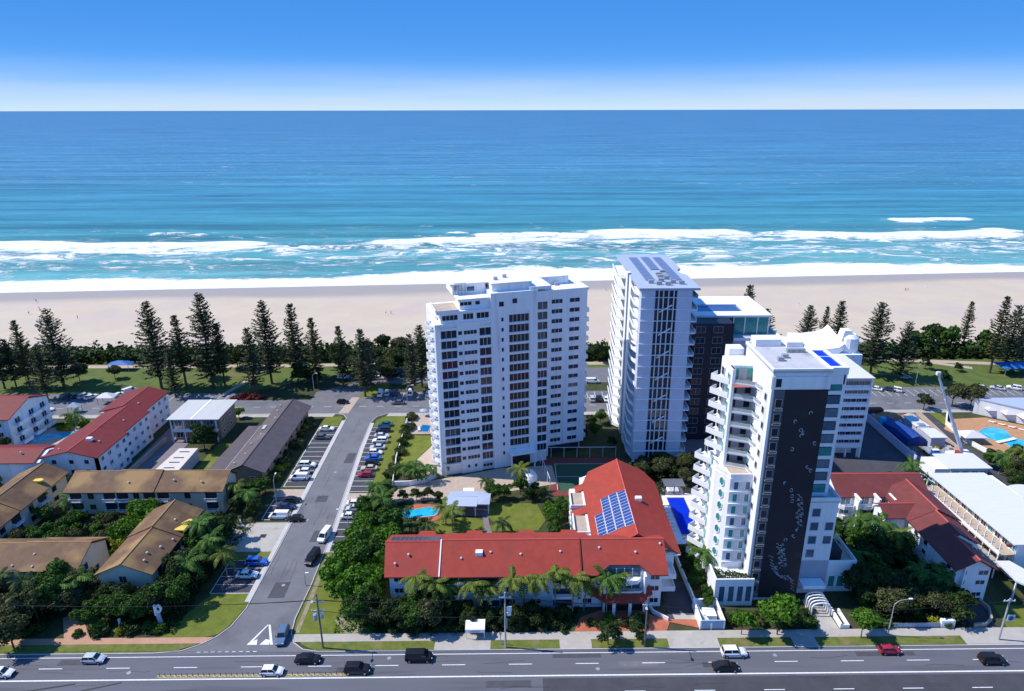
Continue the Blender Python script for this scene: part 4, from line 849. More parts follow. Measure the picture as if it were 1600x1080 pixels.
# grey strip with little framed balconies left of the panel
part('grey_strip', MB().box(46.5, 48.5, 111.85, 112.25, 1, 46.8), mat('mid_grey_panel', (.12, .125, .15), .6, .1), Cc)
for i in range(15):
    z = 3.2+i*2.93
    win(Cc, 'S', 47.5, 111.85, z, 1.15, 1.5, 1, METAL, GLASS)
    rep('balcony_rail', 'brC', lambda: MB().box(-.75, .75, -.5, -.42, 0, .07).box(-.75, .75, -.5, -.42, .42, .49).box(-.75, -.68, -.5, 0, 0, .07).box(-.75, -.69, -.5, -.42, 0, .45).box(.69, .75, -.5, -.42, 0, .45), METAL, Cc, (47.5, 111.85, z-1.35))
    win(Cc, 'W', 46.0, 114.2+(i % 2)*.6, z+.3, .9, 1.2, 1, METAL, GLASS)
    if i > 7: win(Cc, 'W', 46.0, 119.0, z+.4, 1.6, 1.5, 1, WHITE2, TEAL if i > 12 else GLASS)
# stacked recessed balconies of the upper left wing
for i in range(7):
    z = 26.5+i*3.0
    rep('balcony', 'b1C', lambda: MB().prism([(0, 0), (4.0, -1.6), (4.5, -4.6), (4.5, 0.3), (0, .3)], 0, .32).prism(ribbon([(0, -.05), (3.9, -1.6), (4.4, -4.5)], .10), .32, .55), WHITE2, Cc, (41.6, 120.3, z-.1))
    part('balcony_glass', MB().prism(ribbon([(41.7, 120.22), (45.45, 118.72), (45.9, 116.2)], .05), z+.45, z+1.1), mat('balustrade_glass', (.40, .47, .48), .2, .1), Cc)
    part('recess', MB().box(41.9, 46.05, 122.1, 122.45, z+.25, z+2.6), GLASS if i < 6 else TEAL, Cc)
    part('blind', MB().box(43.2, 44.8, 122.0, 122.08, z+.3, z+2.5), mat('grey_curtain', (.38, .40, .46), .8, .1), Cc)
part('wing_wall', MB().box(41.4, 41.95, 120.1, 122.6, 26.5, 47.6), WHITE, Cc)
part('terrace_floor', MB().box(41.7, 46, 119, 122, 44.3, 44.42), BRICKP, Cc)
# pointed west balconies
for i in range(15):
    z = 2.4+i*2.95; xb = 41.45 if z > 26 else 39.6; yb2 = 123.4
    rep('pointed_balcony', 'ptC', lambda: MB().prism([(0, -1.6), (-2.7, 1.7), (-1.0, 3.2), (0, 3.8)], 0, .22).prism(ribbon([(0, -1.55), (-2.65, 1.7), (-1.0, 3.1)], .1), .22, 1.25), WHITE2, Cc, (xb, yb2, z))
    part('teal_pane', MB().box(xb-.06, xb, 121.2, 123.0, z+.3, z+2.3), TEAL, Cc)
    win(Cc, 'W', xb, 126, z+1.4, 1.6, 1.8, 1, WHITE2, GLASS)
# lower left: teal windows and hexagonal openings on the splayed corner
nrm = math.atan2(39.6-41.6, 119-115.4)
for i in range(7):
    z = 8.4+i*2.75
    if z > 25: break
    for x in (42.8, 45.1): win(Cc, 'S', x, 115.4, z, .85, 1.7, 1, WHITE2, TEAL if (i+int(x)) % 3 else GLASSB)
    part('window_screen', MB().box(43.3, 44.6, 115.28, 115.4, z-.9, z+.9), mat('pale_blind', (.6, .62, .68), .7, .05), Cc)
    rep('floor_ledge', 'flC', lambda: MB().box(0, 4.6, -.35, 0, 0, .22), WHITE2, Cc, (41.6, 115.4, z-1.35))
    def hexf():
        o = MB(); P6 = [(.75*cos(a), 1.15*sin(a)) for a in [pi/6+pi/3*k for k in range(6)]]; Q6 = [(x*.8, z_*.8) for x, z_ in P6]
        for k in range(6):
            k2 = (k+1) % 6; o.loft([[(P6[k][0], 0, P6[k][1]), (Q6[k][0], 0, Q6[k][1]), (Q6[k][0], -.12, Q6[k][1]), (P6[k][0], -.12, P6[k][1])], [(P6[k2][0], 0, P6[k2][1]), (Q6[k2][0], 0, Q6[k2][1]), (Q6[k2][0], -.12, Q6[k2][1]), (P6[k2][0], -.12, P6[k2][1])]])
        return o
    def hexp(): P6 = [(.6*cos(a), .92*sin(a)) for a in [pi/6+pi/3*k for k in range(6)]]; return MB().loft([[(x, 0, z_) for x, z_ in P6], [(x, -.04, z_) for x, z_ in P6]])
    rz = math.atan2(3.6, -2.0)-pi+0; rz = math.atan2(115.4-119, 41.6-39.6)
    for (fx, fy) in ((40.6, 117.2),):
        o = rep('hexagonal_window', 'hexf', hexf, WHITE2, Cc, (fx-.02, fy-.02, z), rz)
        if 'hexp' not in PC: PC['hexp'] = hexp().mesh('pane', TEAL)
        link('pane', PC['hexp'], o)
part('roof_terrace', MB().box(42, 46, 115.8, 121.8, 26.5, 26.6), PAVE, Cc)
part('terrace_parapet', MB().prism(ribbon([(39.8, 127), (39.8, 119), (41.7, 115.6), (46, 115.6)], .25), 26.5, 27.4), WHITE, Cc)
for x in (40.6, 42.5, 44.3, 46.0): win(Cc, 'S', x, 110.6, 2.9, 1.1, 3.7, 1, WHITE2, GLASSB)
part('planter_edge', MB().box(39.2, 47, 110.6, 110.9, 5.6, 6.4).box(39.2, 39.5, 110.9, 115.5, 5.6, 6.4), WHITE, Cc)
o_ = scrub('planter_hedge', [(39.6, 111), (46.8, 111), (46.8, 112.6), (39.6, 115.2)], 500, 1.2, .3, L_DARK, z0=5.6, seed=8); o_['kind'] = 'stuff'
# glass column right of the mural and the lower white block
for i in range(9):
    z = 22+i*2.75
    part('glass_bay', MB().box(56.5, 60.88, 116.1, 118.5, z+.6, z+2.55), TEAL if i in (0, 3, 8) else (GLASSB if i % 2 else mat('grey_blue_glass', (.14, .19, .25), .2, .2)), Cc)
    rep('floor_slab', 'fsC', lambda: MB().box(56.45, 60.95, -2.3, .5, 0, .2).box(56.45, 60.95, -2.3, -2.2, .2, .75), WHITE2, Cc, (52-52+0, 118.2, z+.1)).location = (-52, .2, z+.1)
part('terrace_ledge', MB().box(57.4, 63.4, 114.0, 121, 21.8, 22.0), METAL, Cc)
part('parapet', MB().box(57.3, 63.3, 114.0, 114.25, 22, 22.8).box(63.1, 63.35, 114.25, 121, 22, 22.8), WHITE, Cc)
for i, zs in enumerate((19.4, 16.2, 13.0, 9.8, 6.6, 3.4)):
    for x in ((59.0, 62.0) if i in (1, 2, 5) else (59.0,)): win(Cc, 'S', x, 114.2, zs, 1.5, 1.7, 1, GREYW, GLASSB)
part('grey_lower_wall', MB().box(57.5, 63.1, 114.05, 114.2, 1.2, 8.0), GREYW, Cc)
for x in (64.6, 66.4, 68.2): win(Cc, 'S', x, 114.6, 2.6, 1.2, 2.6, 1, WHITE2, TEAL)
part('annex_terrace', MB().box(63.4, 69.0, 115, 123.8, 6.6, 6.7), PAVE, Cc)
part('annex_rail', MB().box(63.2, 69.2, 114.5, 114.65, 6.6, 7.7).box(69.05, 69.2, 114.6, 124, 6.6, 7.7), WHITE, Cc)
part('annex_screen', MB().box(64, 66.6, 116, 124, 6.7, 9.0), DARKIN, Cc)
# roof
r = part('roof_slab', MB().box(45.8, 56.7, 111.8, 127.3, 50.2, 50.6), MEMB, Cc)
m = MB(); 
for q in ((45.8, 56.7, 111.8, 112.05), (45.8, 46.1, 112.05, 127.3), (56.4, 56.7, 112.05, 127.3), (46.1, 56.4, 127.05, 127.3)): m.box(*q, 50.6, 50.95)
part('roof_parapet', m, WHITE, Cc)
part('roof_house', MB().box(47, 52, 125, 128, 50.6, 52.0).box(53, 56.2, 124.5, 128, 50.6, 51.6), WHITE2, Cc)
for x, y in ((53.6, 121.6), (54.8, 121.6), (52.4, 121.6), (49, 117), (50.4, 118.6)): ac_unit(Cc, x, y, 50.6, .8)
part('roof_pool', MB().box(57.3, 60.8, 116.6, 125.4, 48.9, 49.4), POOLB, Cc)
part('pool_surround', MB().box(56.3, 57.3, 115.8, 126.6, 48.2, 49.6).box(60.8, 61.6, 115.8, 126.6, 48.2, 49.6).box(57.3, 60.8, 115.8, 116.6, 48.2, 49.6).box(57.3, 60.8, 125.4, 126.6, 48.2, 49.6).box(57.3, 60.8, 122.0, 122.2, 49, 49.5), WHITE, Cc)
part('lift_overrun', MB().box(43, 46, 128.2, 131, 44, 49), WHITE, Cc)
part('penthouse_door', MB().box(46.6, 47.6, 111.84, 111.9, 47.4, 49.0), GLASS, Cc)
# entrance pergola with arched white beams, ramp and gate house
PG = thing('entrance_pergola', 'white arched pergola over the entrance steps of the mural tower', 'pergola', (60.6, 107.5, 0))
for k in range(5):
    y = 107.4+k*.8
    def arch():
        o = MB(); P_ = [(-1.9, 0), (-1.9, 2.2), (-1.6, 2.8), (-.9, 3.1), (0, 3.2), (.9, 3.1), (1.6, 2.8), (1.9, 2.2), (1.9, 0)]
        for i in range(8):
            (a, z0), (b_, z1) = P_[i], P_[i+1]; o.loft([[(a*.9, -.12, z0*.94), (a, -.12, z0), (a, .12, z0), (a*.9, .12, z0*.94)], [(b_*.9, -.12, z1*.94), (b_, -.12, z1), (b_, .12, z1), (b_*.9, .12, z1*.94)]])
        return o
    rep('arch_beam', 'archP', arch, WHITE2, PG, (59.6, y, 0))
part('canopy_box', MB().box(57.4, 62.0, 111.4, 113.9, 3.2, 3.9), WHITE, PG)
struct('entrance_path', MB().sheet([(57.6, 103.7), (61.8, 103.7), (61.4, 112), (57.8, 112)], .13), CONC)
single('ramp_wall', MB().box(62.0, 62.3, 103.9, 108.5, 0, 1.2).box(63.5, 63.8, 103.9, 108.5, 0, .9).box(62.3, 63.5, 103.9, 104.1, 0, .9), WHITE2, 'white ramp walls beside the entrance steps of the mural tower', 'wall')
g = thing('bin_enclosure', 'open topped white walled enclosure with a pale blue face at the paved drive edge', 'enclosure', (37.0, 106.5, 0))
part('wall', MB().box(34.8, 35.1, 104.0, 110.2, 0, 2.2).box(39.3, 39.6, 104.0, 110.2, 0, 2.2).box(35.1, 39.3, 109.9, 110.2, 0, 2.2), WHITE, g)
part('front_wall', MB().box(35.1, 39.3, 104.0, 104.3, 0, 2.1), mat('pale_blue_wall', (.28, .42, .58), .6), g)
part('inner_shed', MB().box(36.2, 38.6, 106, 108.4, 0, 1.5), WHITE2, g)

# ---- building D: eight storey white block with ribbon windows and the swept white screen
D = thing('office_block', 'eight storey white block with ribbon windows behind the mural tower', 'building', (93.8, 180, 0))
m = MB(); m.box(89.2, 98.2, 171.3, 189, 3.0, 24.6); m.box(89.2, 89.6, 171, 171.4, 0, 24.6); m.box(97.8, 98.2, 171, 171.4, 0, 24.6); m.box(91, 97, 174, 188, 0, 3)
for x in (90.2, 94, 97.4): m.box(x, x+.4, 171.5, 172, 0, 3)
part('facade_wall', m, WHITE, D)
for i in range(8):
    for x in (91.0, 92.6, 94.2, 95.8, 97.0)[:5]: pass
    for k in range(5): win(D, 'S', 90.6+k*1.55, 171.3, 5.4+i*2.55, 1.35, 1.1, 2 if k % 2 else 1, GREYW, GLASS)
    rep('spandrel', 'spD', lambda: MB().box(-4.3, 4.3, -.25, 0, 0, .8), WHITE2, D, (93.7, 171.32, 3.3+i*2.55))
part('roof_slab', MB().box(88.9, 98.5, 170.7, 189.3, 24.6, 24.9), WROOF, D)
part('soffit_band', MB().box(89.6, 97.8, 171.0, 171.28, 23.9, 24.6), GREYW, D)
m = MB(); P_ = [(86, 27.6), (90, 27.4), (94, 27.8), (97, 28.6), (98.6, 30.2)]
m.loft([[(x, 203, z), (x, 190.5, z-1.6*(i/4)-.6), (x, 190.5, z-2.6-1.6*(i/4)), (x, 203, z-2.4)] for i, (x, z) in enumerate(P_)]); part('swept_screen', m, WHITE, D)
m = MB(); 
for r0, r1, z0, z1 in ((2.6, 2.6, 24.9, 29.4), (2.6, 1.6, 29.4, 30.4)): m.tube((101.2, 193, z0), (101.2, 193, z1), r0, r1, 14)
part('round_tank_tower', m, WHITE, D)
m = MB(); m.loft([[(97.6, 192, 24.9), (97.6, 196, 24.9), (98.8, 195, 31.6), (98.8, 192, 31.6)], [(103, 192, 24.9), (103, 196, 24.9), (101, 195, 31.6), (101, 192, 31.6)]]); part('stair_head', m, WHITE, D)
part('rear_wing', MB().box(86, 104, 189.3, 204, 0, 24.9), WHITE, D)

# ================================================= LOW BUILDINGS
# ---- central red roofed apartments (L shaped)
K = thing('red_roof_apartments', 'L shaped white apartments with a bright red tiled roof beside the highway', 'building', (3, 118, 0))
m = MB(); gwalls(m, -25.8, 28.4, 110.6, 120.4, 8.6, 12.4, 'x', 115); m.box(15, 32, 120, 146.6, 0, 8.6); m.box(28.4, 32, 116.4, 120, 0, 8.6)
m.loft([[(15.3, 146.2, 8.4), (31.9, 146.2, 8.4), (24.2, 146.2, 12.9)], [(15.3, 146.7, 8.4), (31.9, 146.7, 8.4), (24.2, 146.7, 12.9)]]); m.loft([[(24.2, 116.9, 9), (32, 116.9, 9), (24.2, 116.9, 13)], [(24.2, 117.3, 9), (32, 117.3, 9), (24.2, 117.3, 13)]])
m.box(12.2, 15.2, 123.4, 130.4, 0, 8.2); m.box(12.2, 15.2, 134.6, 142, 0, 8.2)
part('wall', m, WHITE, K)
# front wing roof in steps, notch over the entrance
def slabroof(name, pts, parent, mats, th=.25, label=None):
    n_ = len(pts); m = MB().add([p for p in pts]+[(p[0], p[1], p[2]-th) for p in pts], [tuple(range(n_)), tuple(range(n_, 2*n_))[::-1]]+[((i+1) % n_, i, n_+i, n_+(i+1) % n_) for i in range(n_)])
    return part(name, m, mats, parent, label)
rz_ = 13.1
slabroof('roof', [(-26.4, 109.0, 8.9), (-15.6, 109.0, 8.9), (-15.6, 115, rz_-.25), (-27.0, 115, rz_-.25)], K, RED); slabroof('roof', [(-27.0, 115, rz_-.25), (-15.6, 115, rz_-.25), (-15.6, 121.4, 10.0), (-27.0, 121.4, 10.0)], K, RED)
slabroof('roof', [(-15.8, 108.7, 9.0), (12.2, 108.7, 9.0), (12.2, 115, rz_+.05), (-15.8, 115, rz_+.05)], K, RED); slabroof('roof', [(-15.8, 115, rz_+.05), (14, 115, rz_+.05), (14, 121.4, 10.25), (-15.8, 121.4, 10.25)], K, RED)
slabroof('roof', [(12.2, 108.9, 8.95), (15.3, 108.9, 8.95), (17.8, 110.6, 10.1), (23.8, 110.6, 10.1), (26, 108.9, 8.95), (29.2, 108.9, 8.95), (29.2, 115, rz_), (12.2, 115, rz_)], K, RED); slabroof('roof', [(14, 115, rz_), (29.2, 115, rz_), (29.2, 118.5, 11.5), (14, 118.5, 11.5)], K, RED)
for a, b_, z in ((-27, -15.6, rz_-.25), (-15.8, 12.2, rz_+.05), (12.2, 29.2, rz_)): part('ridge_cap', MB().loft([[(x, 114.84, z-.03), (x, 115.16, z-.03), (x, 115.07, z+.12), (x, 114.93, z+.12)] for x in (a, b_)]), RCAP, K)
for x in (-15.7, 12.15): part('roof_step', MB().loft([[(x-.12, 108.7, 9.0), (x+.12, 108.7, 9.0), (x+.12, 108.7, 9.22), (x-.12, 108.7, 9.22)], [(x-.12, 115, rz_+.02), (x+.12, 115, rz_+.02), (x+.12, 115, rz_+.24), (x-.12, 115, rz_+.24)]]), WHITE2 if x < 0 else mat('dark_red_flashing', (.16, .03, .03), .6), K)
# side wing roof
slabroof('roof', [(24.2, 116.2, 13.35), (33.2, 115.4, 8.9), (33.2, 143.8, 8.9), (30.6, 147.2, 10.2), (24.2, 147.4, 13.35)], K, RED)
slabroof('roof', [(24.2, 116.2, 13.35), (24.2, 147.4, 13.35), (17.2, 147.2, 9.9), (15.4, 143, 9.0), (12.4, 142.6, 7.9), (12.2, 140.0, 7.9), (17.0, 140.0, 9.8), (17.0, 132.2, 9.8), (12.6, 132.2, 7.9), (12.4, 130.0, 7.9), (17.2, 130.0, 9.8), (17.2, 120.5, 9.9)][:1]+[(24.2, 147.4, 13.35), (17.2, 147.2, 9.9), (15.4, 143, 9.0), (15.4, 117.5, 9.0), (19.6, 115.6, 11.08)], K, RED)
slabroof('roof', [(15.4, 143, 9.05), (15.4, 140.2, 9.05), (11.9, 140.2, 7.5), (11.9, 142.6, 7.5)][::-1], K, RED); slabroof('roof', [(15.4, 133.4, 9.05), (15.4, 130.6, 9.05), (11.9, 130.6, 7.5), (11.9, 133.4, 7.5)][::-1], K, RED)
part('ridge_cap', MB().loft([[(24.03, y, 13.32), (24.37, y, 13.32), (24.28, y, 13.47), (24.12, y, 13.47)] for y in (116.2, 147.4)]), RCAP, K)
for y0, y1 in ((123.2, 130.4), (133.6, 140.0)):
    part('flat_terrace', MB().box(12.2, 15.6, y0+.2, y1, 8.2, 8.35), PAVE, K); part('terrace_parapet', MB().box(11.95, 12.2, y0, y1, 7.8, 9.0).box(12.2, 15.4, y0, y0+.2, 8.2, 9.0), WHITE, K)
    for k in range(3): win(K, 'W', 12.2 if y0 < 125 or k < 9 else 12, y0+1.3+k*2.3, 5.6, 1.1, 1.5, 1); win(K, 'W', 12.2, y0+1.3+k*2.3, 2.4, 1.1, 1.5, 1)
for y in (121, 131.8, 145): win(K, 'W', 15, y, 6.4, 1.4, 1.2, 2)
# solar array on the west slope: three columns of ten, one of six
SLW = math.atan2(4.35, 8.8)
def panW(x, y, w_=1.85, h_=.98, mt=SOLAR, root=K, z0=13.35, xr=24.2, sgn=-1):
    k = 'pW'+mt.name
    if k not in PC: PC[k] = MB().box(-w_/2, w_/2, -h_/2, h_/2, 0, .05).mesh('solar_panel', mt); PC[k+'f'] = MB().box(-w_/2-.07, w_/2+.07, -h_/2-.06, h_/2+.06, -.02, .02).mesh('panel_frame', WHITE2)
    o = link('solar_panel', PC[k], root); z = z0-(abs(x-xr))*math.tan(SLW)+.12; o.location = (x-root.location.x, y-root.location.y, z); o.rotation_euler = (0, -SLW if sgn < 0 else SLW, 0); link('panel_frame', PC[k+'f'], o)
for c_, (x, y0, n_) in enumerate(((23.2, 120.4, 12), (21.35, 120.8, 12), (19.5, 120.6, 12), (17.65, 120.8, 7))):
    for j in range(n_): panW(x, y0+j*1.1)
# dark panels on the far slope at the left end
SLN = math.atan2(2.85, 6.4)
for j in range(12):
    for r_ in range(2):
        if r_ == 0 and j > 10: continue
        if 'pN' not in PC: PC['pN'] = MB().box(-.40, .40, -.75, .75, 0, .06).mesh('solar_panel', SOLARD); PC['pNf'] = MB().box(-.44, .44, -.79, .79, -.02, .03).mesh('panel_frame', METAL)
        y = 116.2+r_*1.6; o = link('solar_panel', PC['pN'], K, (-26+j*.92+.3-3, y-118, rz_-.25-(y-115)*.445+.14)); o.rotation_euler = (-SLN, 0, 0); link('panel_frame', PC['pNf'], o)
for x, y in ((-22, 112.5), (-11.5, 111.8), (-5.7, 112.8), (.3, 112.4), (8.2, 112.8), (16, 113.4), (-24.5, 111), (23.2, 112.6), (28.3, 114)): vent(K, x, y, 9+(y-109)*.66)
rep('roof_fan', 'fanK', lambda: MB().box(-.7, .7, -.5, .6, 0, .9).box(-.5, .5, -.53, -.5, .2, .7), WHITE2, K, (-8, 112.6, 11.2)); rep('roof_fan', 'fanK', lambda: None, WHITE2, K, (26.8, 130.6, 12.0))
for x, z in ((29.2, 118.5),): part('verge_truss', MB().box(29.2, 29.4, 109.2, 116.5, 8.7, 8.95).box(29.3, 33, 115.3, 115.5, 8.6, 8.9), WHITE, K)
for x in (-22, -12, -1, 8): part('rear_dormer', MB().loft([[(x, 120, 10.4), (x, 119, 10.2), (x, 120.8, 8.9)], [(x+.1, 120, 10.4), (x+.1, 119, 10.2), (x+.1, 120.8, 8.9)]]) if False else MB().prism([(x, 119.5), (x+5, 119.5), (x+4, 122.4), (x+1, 122.4)], 9.2, 10.2), RED, K)
# front facade: windows, recessed balconies with rails
for lv, z in enumerate((1.6, 4.5, 7.2)):
    for x, n_ in ((-24, 2), (-10.5, 2), (-1.8, 2), (3.4, 2), (13.6, 2), (27, 2)): win(K, 'S', x, 110.6, z, 1.7, 1.1, n_, WHITE2)
    for x in (-19, -14, -6, 8.6):
        if 'blc' not in PC: PC['blc'] = MB().box(-1.9, 1.9, -.06, 0, -1.15, 1.1).mesh('balcony_doors', GLASSB); PC['blr'] = MB().box(-2.1, 2.1, -1.5, 0, -1.35, -1.15).box(-2.1, 2.1, -1.5, -1.42, -1.15, -.75).box(-2.1, 2.1, -1.5, -1.42, -.28, -.2).box(-2.1, -2.0, -1.5, 0, -1.15, 1.2).box(2.0, 2.1, -1.5, 0, -1.15, 1.2).mesh('balcony', WHITE2); PC['blg'] = MB().box(-2.0, 2.0, -1.47, -1.44, -.75, -.28).mesh('rail_glass', MATS['balustrade_glass'])
        o = link('balcony', PC['blr'], K, (x-3, 110.6-118, z)); link('balcony_doors', PC['blc'], o); link('rail_glass', PC['blg'], o)
part('entry_glazing', MB().box(17.6, 24, 110.45, 110.6, 4.6, 9.4), GLASSB, K)
for x in (19.2, 20.8, 22.4): part('mullion', MB().box(x-.06, x+.06, 110.36, 110.46, 4.6, 9.4), WHITE2, K)
part('curved_balcony', MB().prism([(17.4, 110.4), (18, 109.2), (20.8, 108.7), (23.4, 109.2), (24.2, 110.4)], 6.6, 7.5), WHITE, K); part('curved_balcony', MB().prism([(16.6, 110.4), (17.4, 109.0), (20.8, 108.3), (24, 109.0), (25, 110.4)], 3.6, 3.9), WHITE, K)
for s_ in (-1, 1): part('wing_wall', MB().box(20.8+s_*4-.2, 20.8+s_*4+.2, 108.9, 110.6, 0, 8.6), WHITE, K)
slabroof('porch_roof', [(16.8, 107.6, 3.6), (24.4, 107.6, 3.6), (23.8, 109.0, 4.7), (17.4, 109.0, 4.7)], K, RED); slabroof('porch_roof', [(16.8, 107.6, 3.6), (17.4, 109.0, 4.7), (14.2, 110.5, 5.4), (13.6, 109.6, 4.4)], K, RED); slabroof('porch_roof', [(24.4, 107.6, 3.6), (26.4, 109.2, 4.4), (26.0, 110.4, 5.4), (23.8, 109.0, 4.7)], K, RED)
part('porch_edge', MB().prism(ribbon([(14.2, 110.5), (17.4, 109.0), (23.8, 109.0), (26.0, 110.4)], .25), 4.7, 4.95), WHITE2, K)
for x in (18.6, 21.8): part('porch_column', MB().box(x-.28, x+.28, 107.6, 108.2, 0, 3.6), WHITE, K)
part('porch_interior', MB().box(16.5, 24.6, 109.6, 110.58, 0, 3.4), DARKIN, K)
for z in (2.6, 5.6): part('side_balcony', MB().box(28.5, 31.6, 112, 116.2, z-.1, z+.1).box(31.5, 31.6, 112, 116.2, z+.1, z+1.0).box(28.5, 31.5, 112, 112.1, z+.1, z+1.0), WHITE2, K)
struct('brick_forecourt', MB().sheet([(10.5, 103.7), (28.4, 103.7), (29.4, 106), (36.8, 103.7), (37.0, 103.7), (35.6, 106.6), (29.6, 106.8), (25.6, 108.2), (25, 109.4), (16, 109.4), (12, 107.5)], .13), BRICKP)
struct('ramp_drive', MB().sheet([(29.6, 106.8), (35.6, 106.6), (34.8, 118), (29.6, 118)], .06), ASPHD); struct('ramp_drive', MB().sheet([(30.6, 106.75), (35.6, 106.65), (35.3, 108.4), (30.4, 108.4)], .075), CONC)
single('drive_wall', MB().prism(ribbon([(37.0, 103.9), (35.6, 108), (35.0, 122), (34.6, 147)], .3), 0, 1.5), WHITE, 'long white boundary wall between the brick drive and the pool of the mural tower', 'wall')
single('garden_wall', MB().prism(ribbon([(29.2, 106.4), (26.6, 108.6), (26.2, 110.2)], .25), 0, .9), WHITE, 'low curved white wall at the corner of the brick forecourt', 'wall')
# side street wall, gazebo, pool, lawns
G = thing('gazebo', 'open garden pavilion with a pale grey metal roof between pool and lawn', 'gazebo', (-13, 146, 0))
slabroof('roof', [(-18.6, 143.0, 3.1), (-10.4, 142.6, 3.1), (-10.2, 146.0, 3.7), (-18.0, 146.4, 3.7)], G, BLUER); slabroof('roof', [(-18.0, 146.4, 3.7), (-7.2, 146.0, 3.7), (-7.0, 149.6, 3.0), (-17.0, 150.0, 3.0)], G, BLUER); slabroof('roof', [(-10.3, 143.4, 3.2), (-7.3, 143.6, 3.0), (-7.1, 146.05, 3.75), (-10.2, 146.05, 3.75)], G, BLUER)
for x, y in ((-17.8, 143.4), (-14.2, 143.2), (-10.8, 143.0), (-7.6, 144), (-7.5, 149), (-16.6, 149.4)): part('post', MB().box(x-.12, x+.12, y-.12, y+.12, 0, 3.0), WHITE2, G)
part('screen_wall', MB().box(-18, -15.4, 143.5, 143.7, 0, 1.1).box(-14, -8, 147.8, 148, 0, 2.2), WHITE, G); part('paved_floor', MB().box(-18, -7.4, 143.2, 149.2, 0, .12), PURP, G)  # floor is a slab of grey paving under the pavilion roof
def pool(name, poly, deck, label, wm=POOLW, dm=BRICKP, cop=.35, z=.0):
    t = thing(name, label, 'pool', (poly[0][0], poly[0][1], z))
    part('water', MB().sheet(poly, z+.12), wm, t)
    n_ = len(poly); cx, cy = sum(p[0] for p in poly)/n_, sum(p[1] for p in poly)/n_
    m = MB(); outp = [(p[0]+(p[0]-cx)/max(.1, math.hypot(p[0]-cx, p[1]-cy))*cop, p[1]+(p[1]-cy)/max(.1, math.hypot(p[0]-cx, p[1]-cy))*cop) for p in poly]
    for i in range(n_): j = (i+1) % n_; m.loft([[(poly[i][0], poly[i][1], z), (outp[i][0], outp[i][1], z), (outp[i][0], outp[i][1], z+.2), (poly[i][0], poly[i][1], z+.2)], [(poly[j][0], poly[j][1], z), (outp[j][0], outp[j][1], z), (outp[j][0], outp[j][1], z+.2), (poly[j][0], poly[j][1], z+.2)]], cap=False)
    part('coping', m, PAVE, t)
    if deck: struct('pool_deck', MB().sheet(deck, z+.07), dm)
    return t
pool('swimming_pool', [(-30.8, 143.4), (-29.6, 142.4), (-25.4, 142.6), (-21.2, 143.2), (-19.8, 145), (-20.6, 146.8), (-23.4, 146.9), (-26.2, 145.9), (-28.4, 146.2), (-30.2, 145.4)], blob(-25.5, 144.4, 7.6, 4.4, 24, .05, 1), 'kidney shaped turquoise pool with brick surround left of the pavilion')
struct('inner_lawn', MB().sheet(blob(-15, 138.8, 7.5, 3.6, 24, .06, 2), .08), LAWN); struct('inner_lawn', MB().sheet([(-9, 136.5), (4.5, 136.8), (6.5, 141), (4.5, 148.5), (-7.6, 149), (-8.6, 144), (-6.0, 140)], .075), LAWN)
struct('garden_path', MB().sheet(ribbon([(-4.5, 122), (-5, 130), (-7.5, 137), (-8.4, 143)], 1.4), .09), PURP)
struct('garden_path', MB().sheet([(-20, 132.5), (-3, 130.5), (4, 132), (4, 134), (-4, 133), (-20, 134.5)], .085), PATH)
tcw = thing('tennis_court_fence', 'tall dark mesh fence with white rails around the tennis court', 'fence', (8, 163, 0))
for a, b_ in (((5.6, 172.6), (28, 172.6)), ((5.6, 172.6), (8.2, 155.2))):
    d = Vector(b_)-Vector(a); k = int(d.length/3.4)
    part('top_rail', MB().tube((*a, 3.2), (*b_, 3.2), .07, n=5), WHITE2, tcw)
    for i in range(k+1): p = Vector(a)+d*i/k; part('post', MB().tube((p.x, p.y, 0), (p.x, p.y, 3.2), .06, n=5), WHITE2, tcw)
struct('tennis_court', MB().sheet([(6.2, 172), (28, 172), (28, 152), (9, 152)], .05), TENNR); struct('tennis_court_green', MB().sheet([(9.2, 169.2), (26, 169.2), (26, 154), (10.6, 154)], .056), TENNG)
m = MB(); [m.box(*q, .06, .064) for q in ((10.2, 25, 168.6, 168.72), (10.2, 10.32, 155, 168.6), (24.9, 25, 155, 168.6), (10.3, 24.9, 161.6, 161.7), (17.5, 17.6, 155, 161.6))]; struct('court_lines', m, PAINT)
single('white_hut', MB().box(2, 4.6, 153.4, 155, 0, 2.0).box(1.8, 4.8, 153.2, 155.2, 2.0, 2.2), WHITE2, 'small white hut beside the tennis court fence', 'shed')
single('white_kiosk', MB().box(-14.2, -11.8, 150.6, 152.2, 0, 2.2).box(-14.4, -11.6, 150.4, 152.4, 2.2, 2.4), WHITE2, 'small white box shed behind the grey roofed pavilion', 'shed')
single('curved_wall', MB().prism(ribbon([(-33.2, 157.4), (-29, 157.6), (-25.4, 159.2), (-22.8, 161.6)], .35), 0, 1.5), WHITE, 'curved white garden wall at the drive of the angled tower', 'wall')
single('hotel_fence', MB().prism(ribbon([(-33.8, 158), (-35.2, 172), (-36, 200)], .18), 0, 1.3), WHITE, 'white fence line under the hedge beside the side street cars', 'fence')
pool('terrace_pool', [(-31.5, 189.5), (-28.2, 189.2), (-28.0, 193.6), (-30.6, 194.2)], None, 'small deep blue pool on the terrace left of the angled tower', mat('deep_pool', (.01, .14, .36), .1, .2, .4))
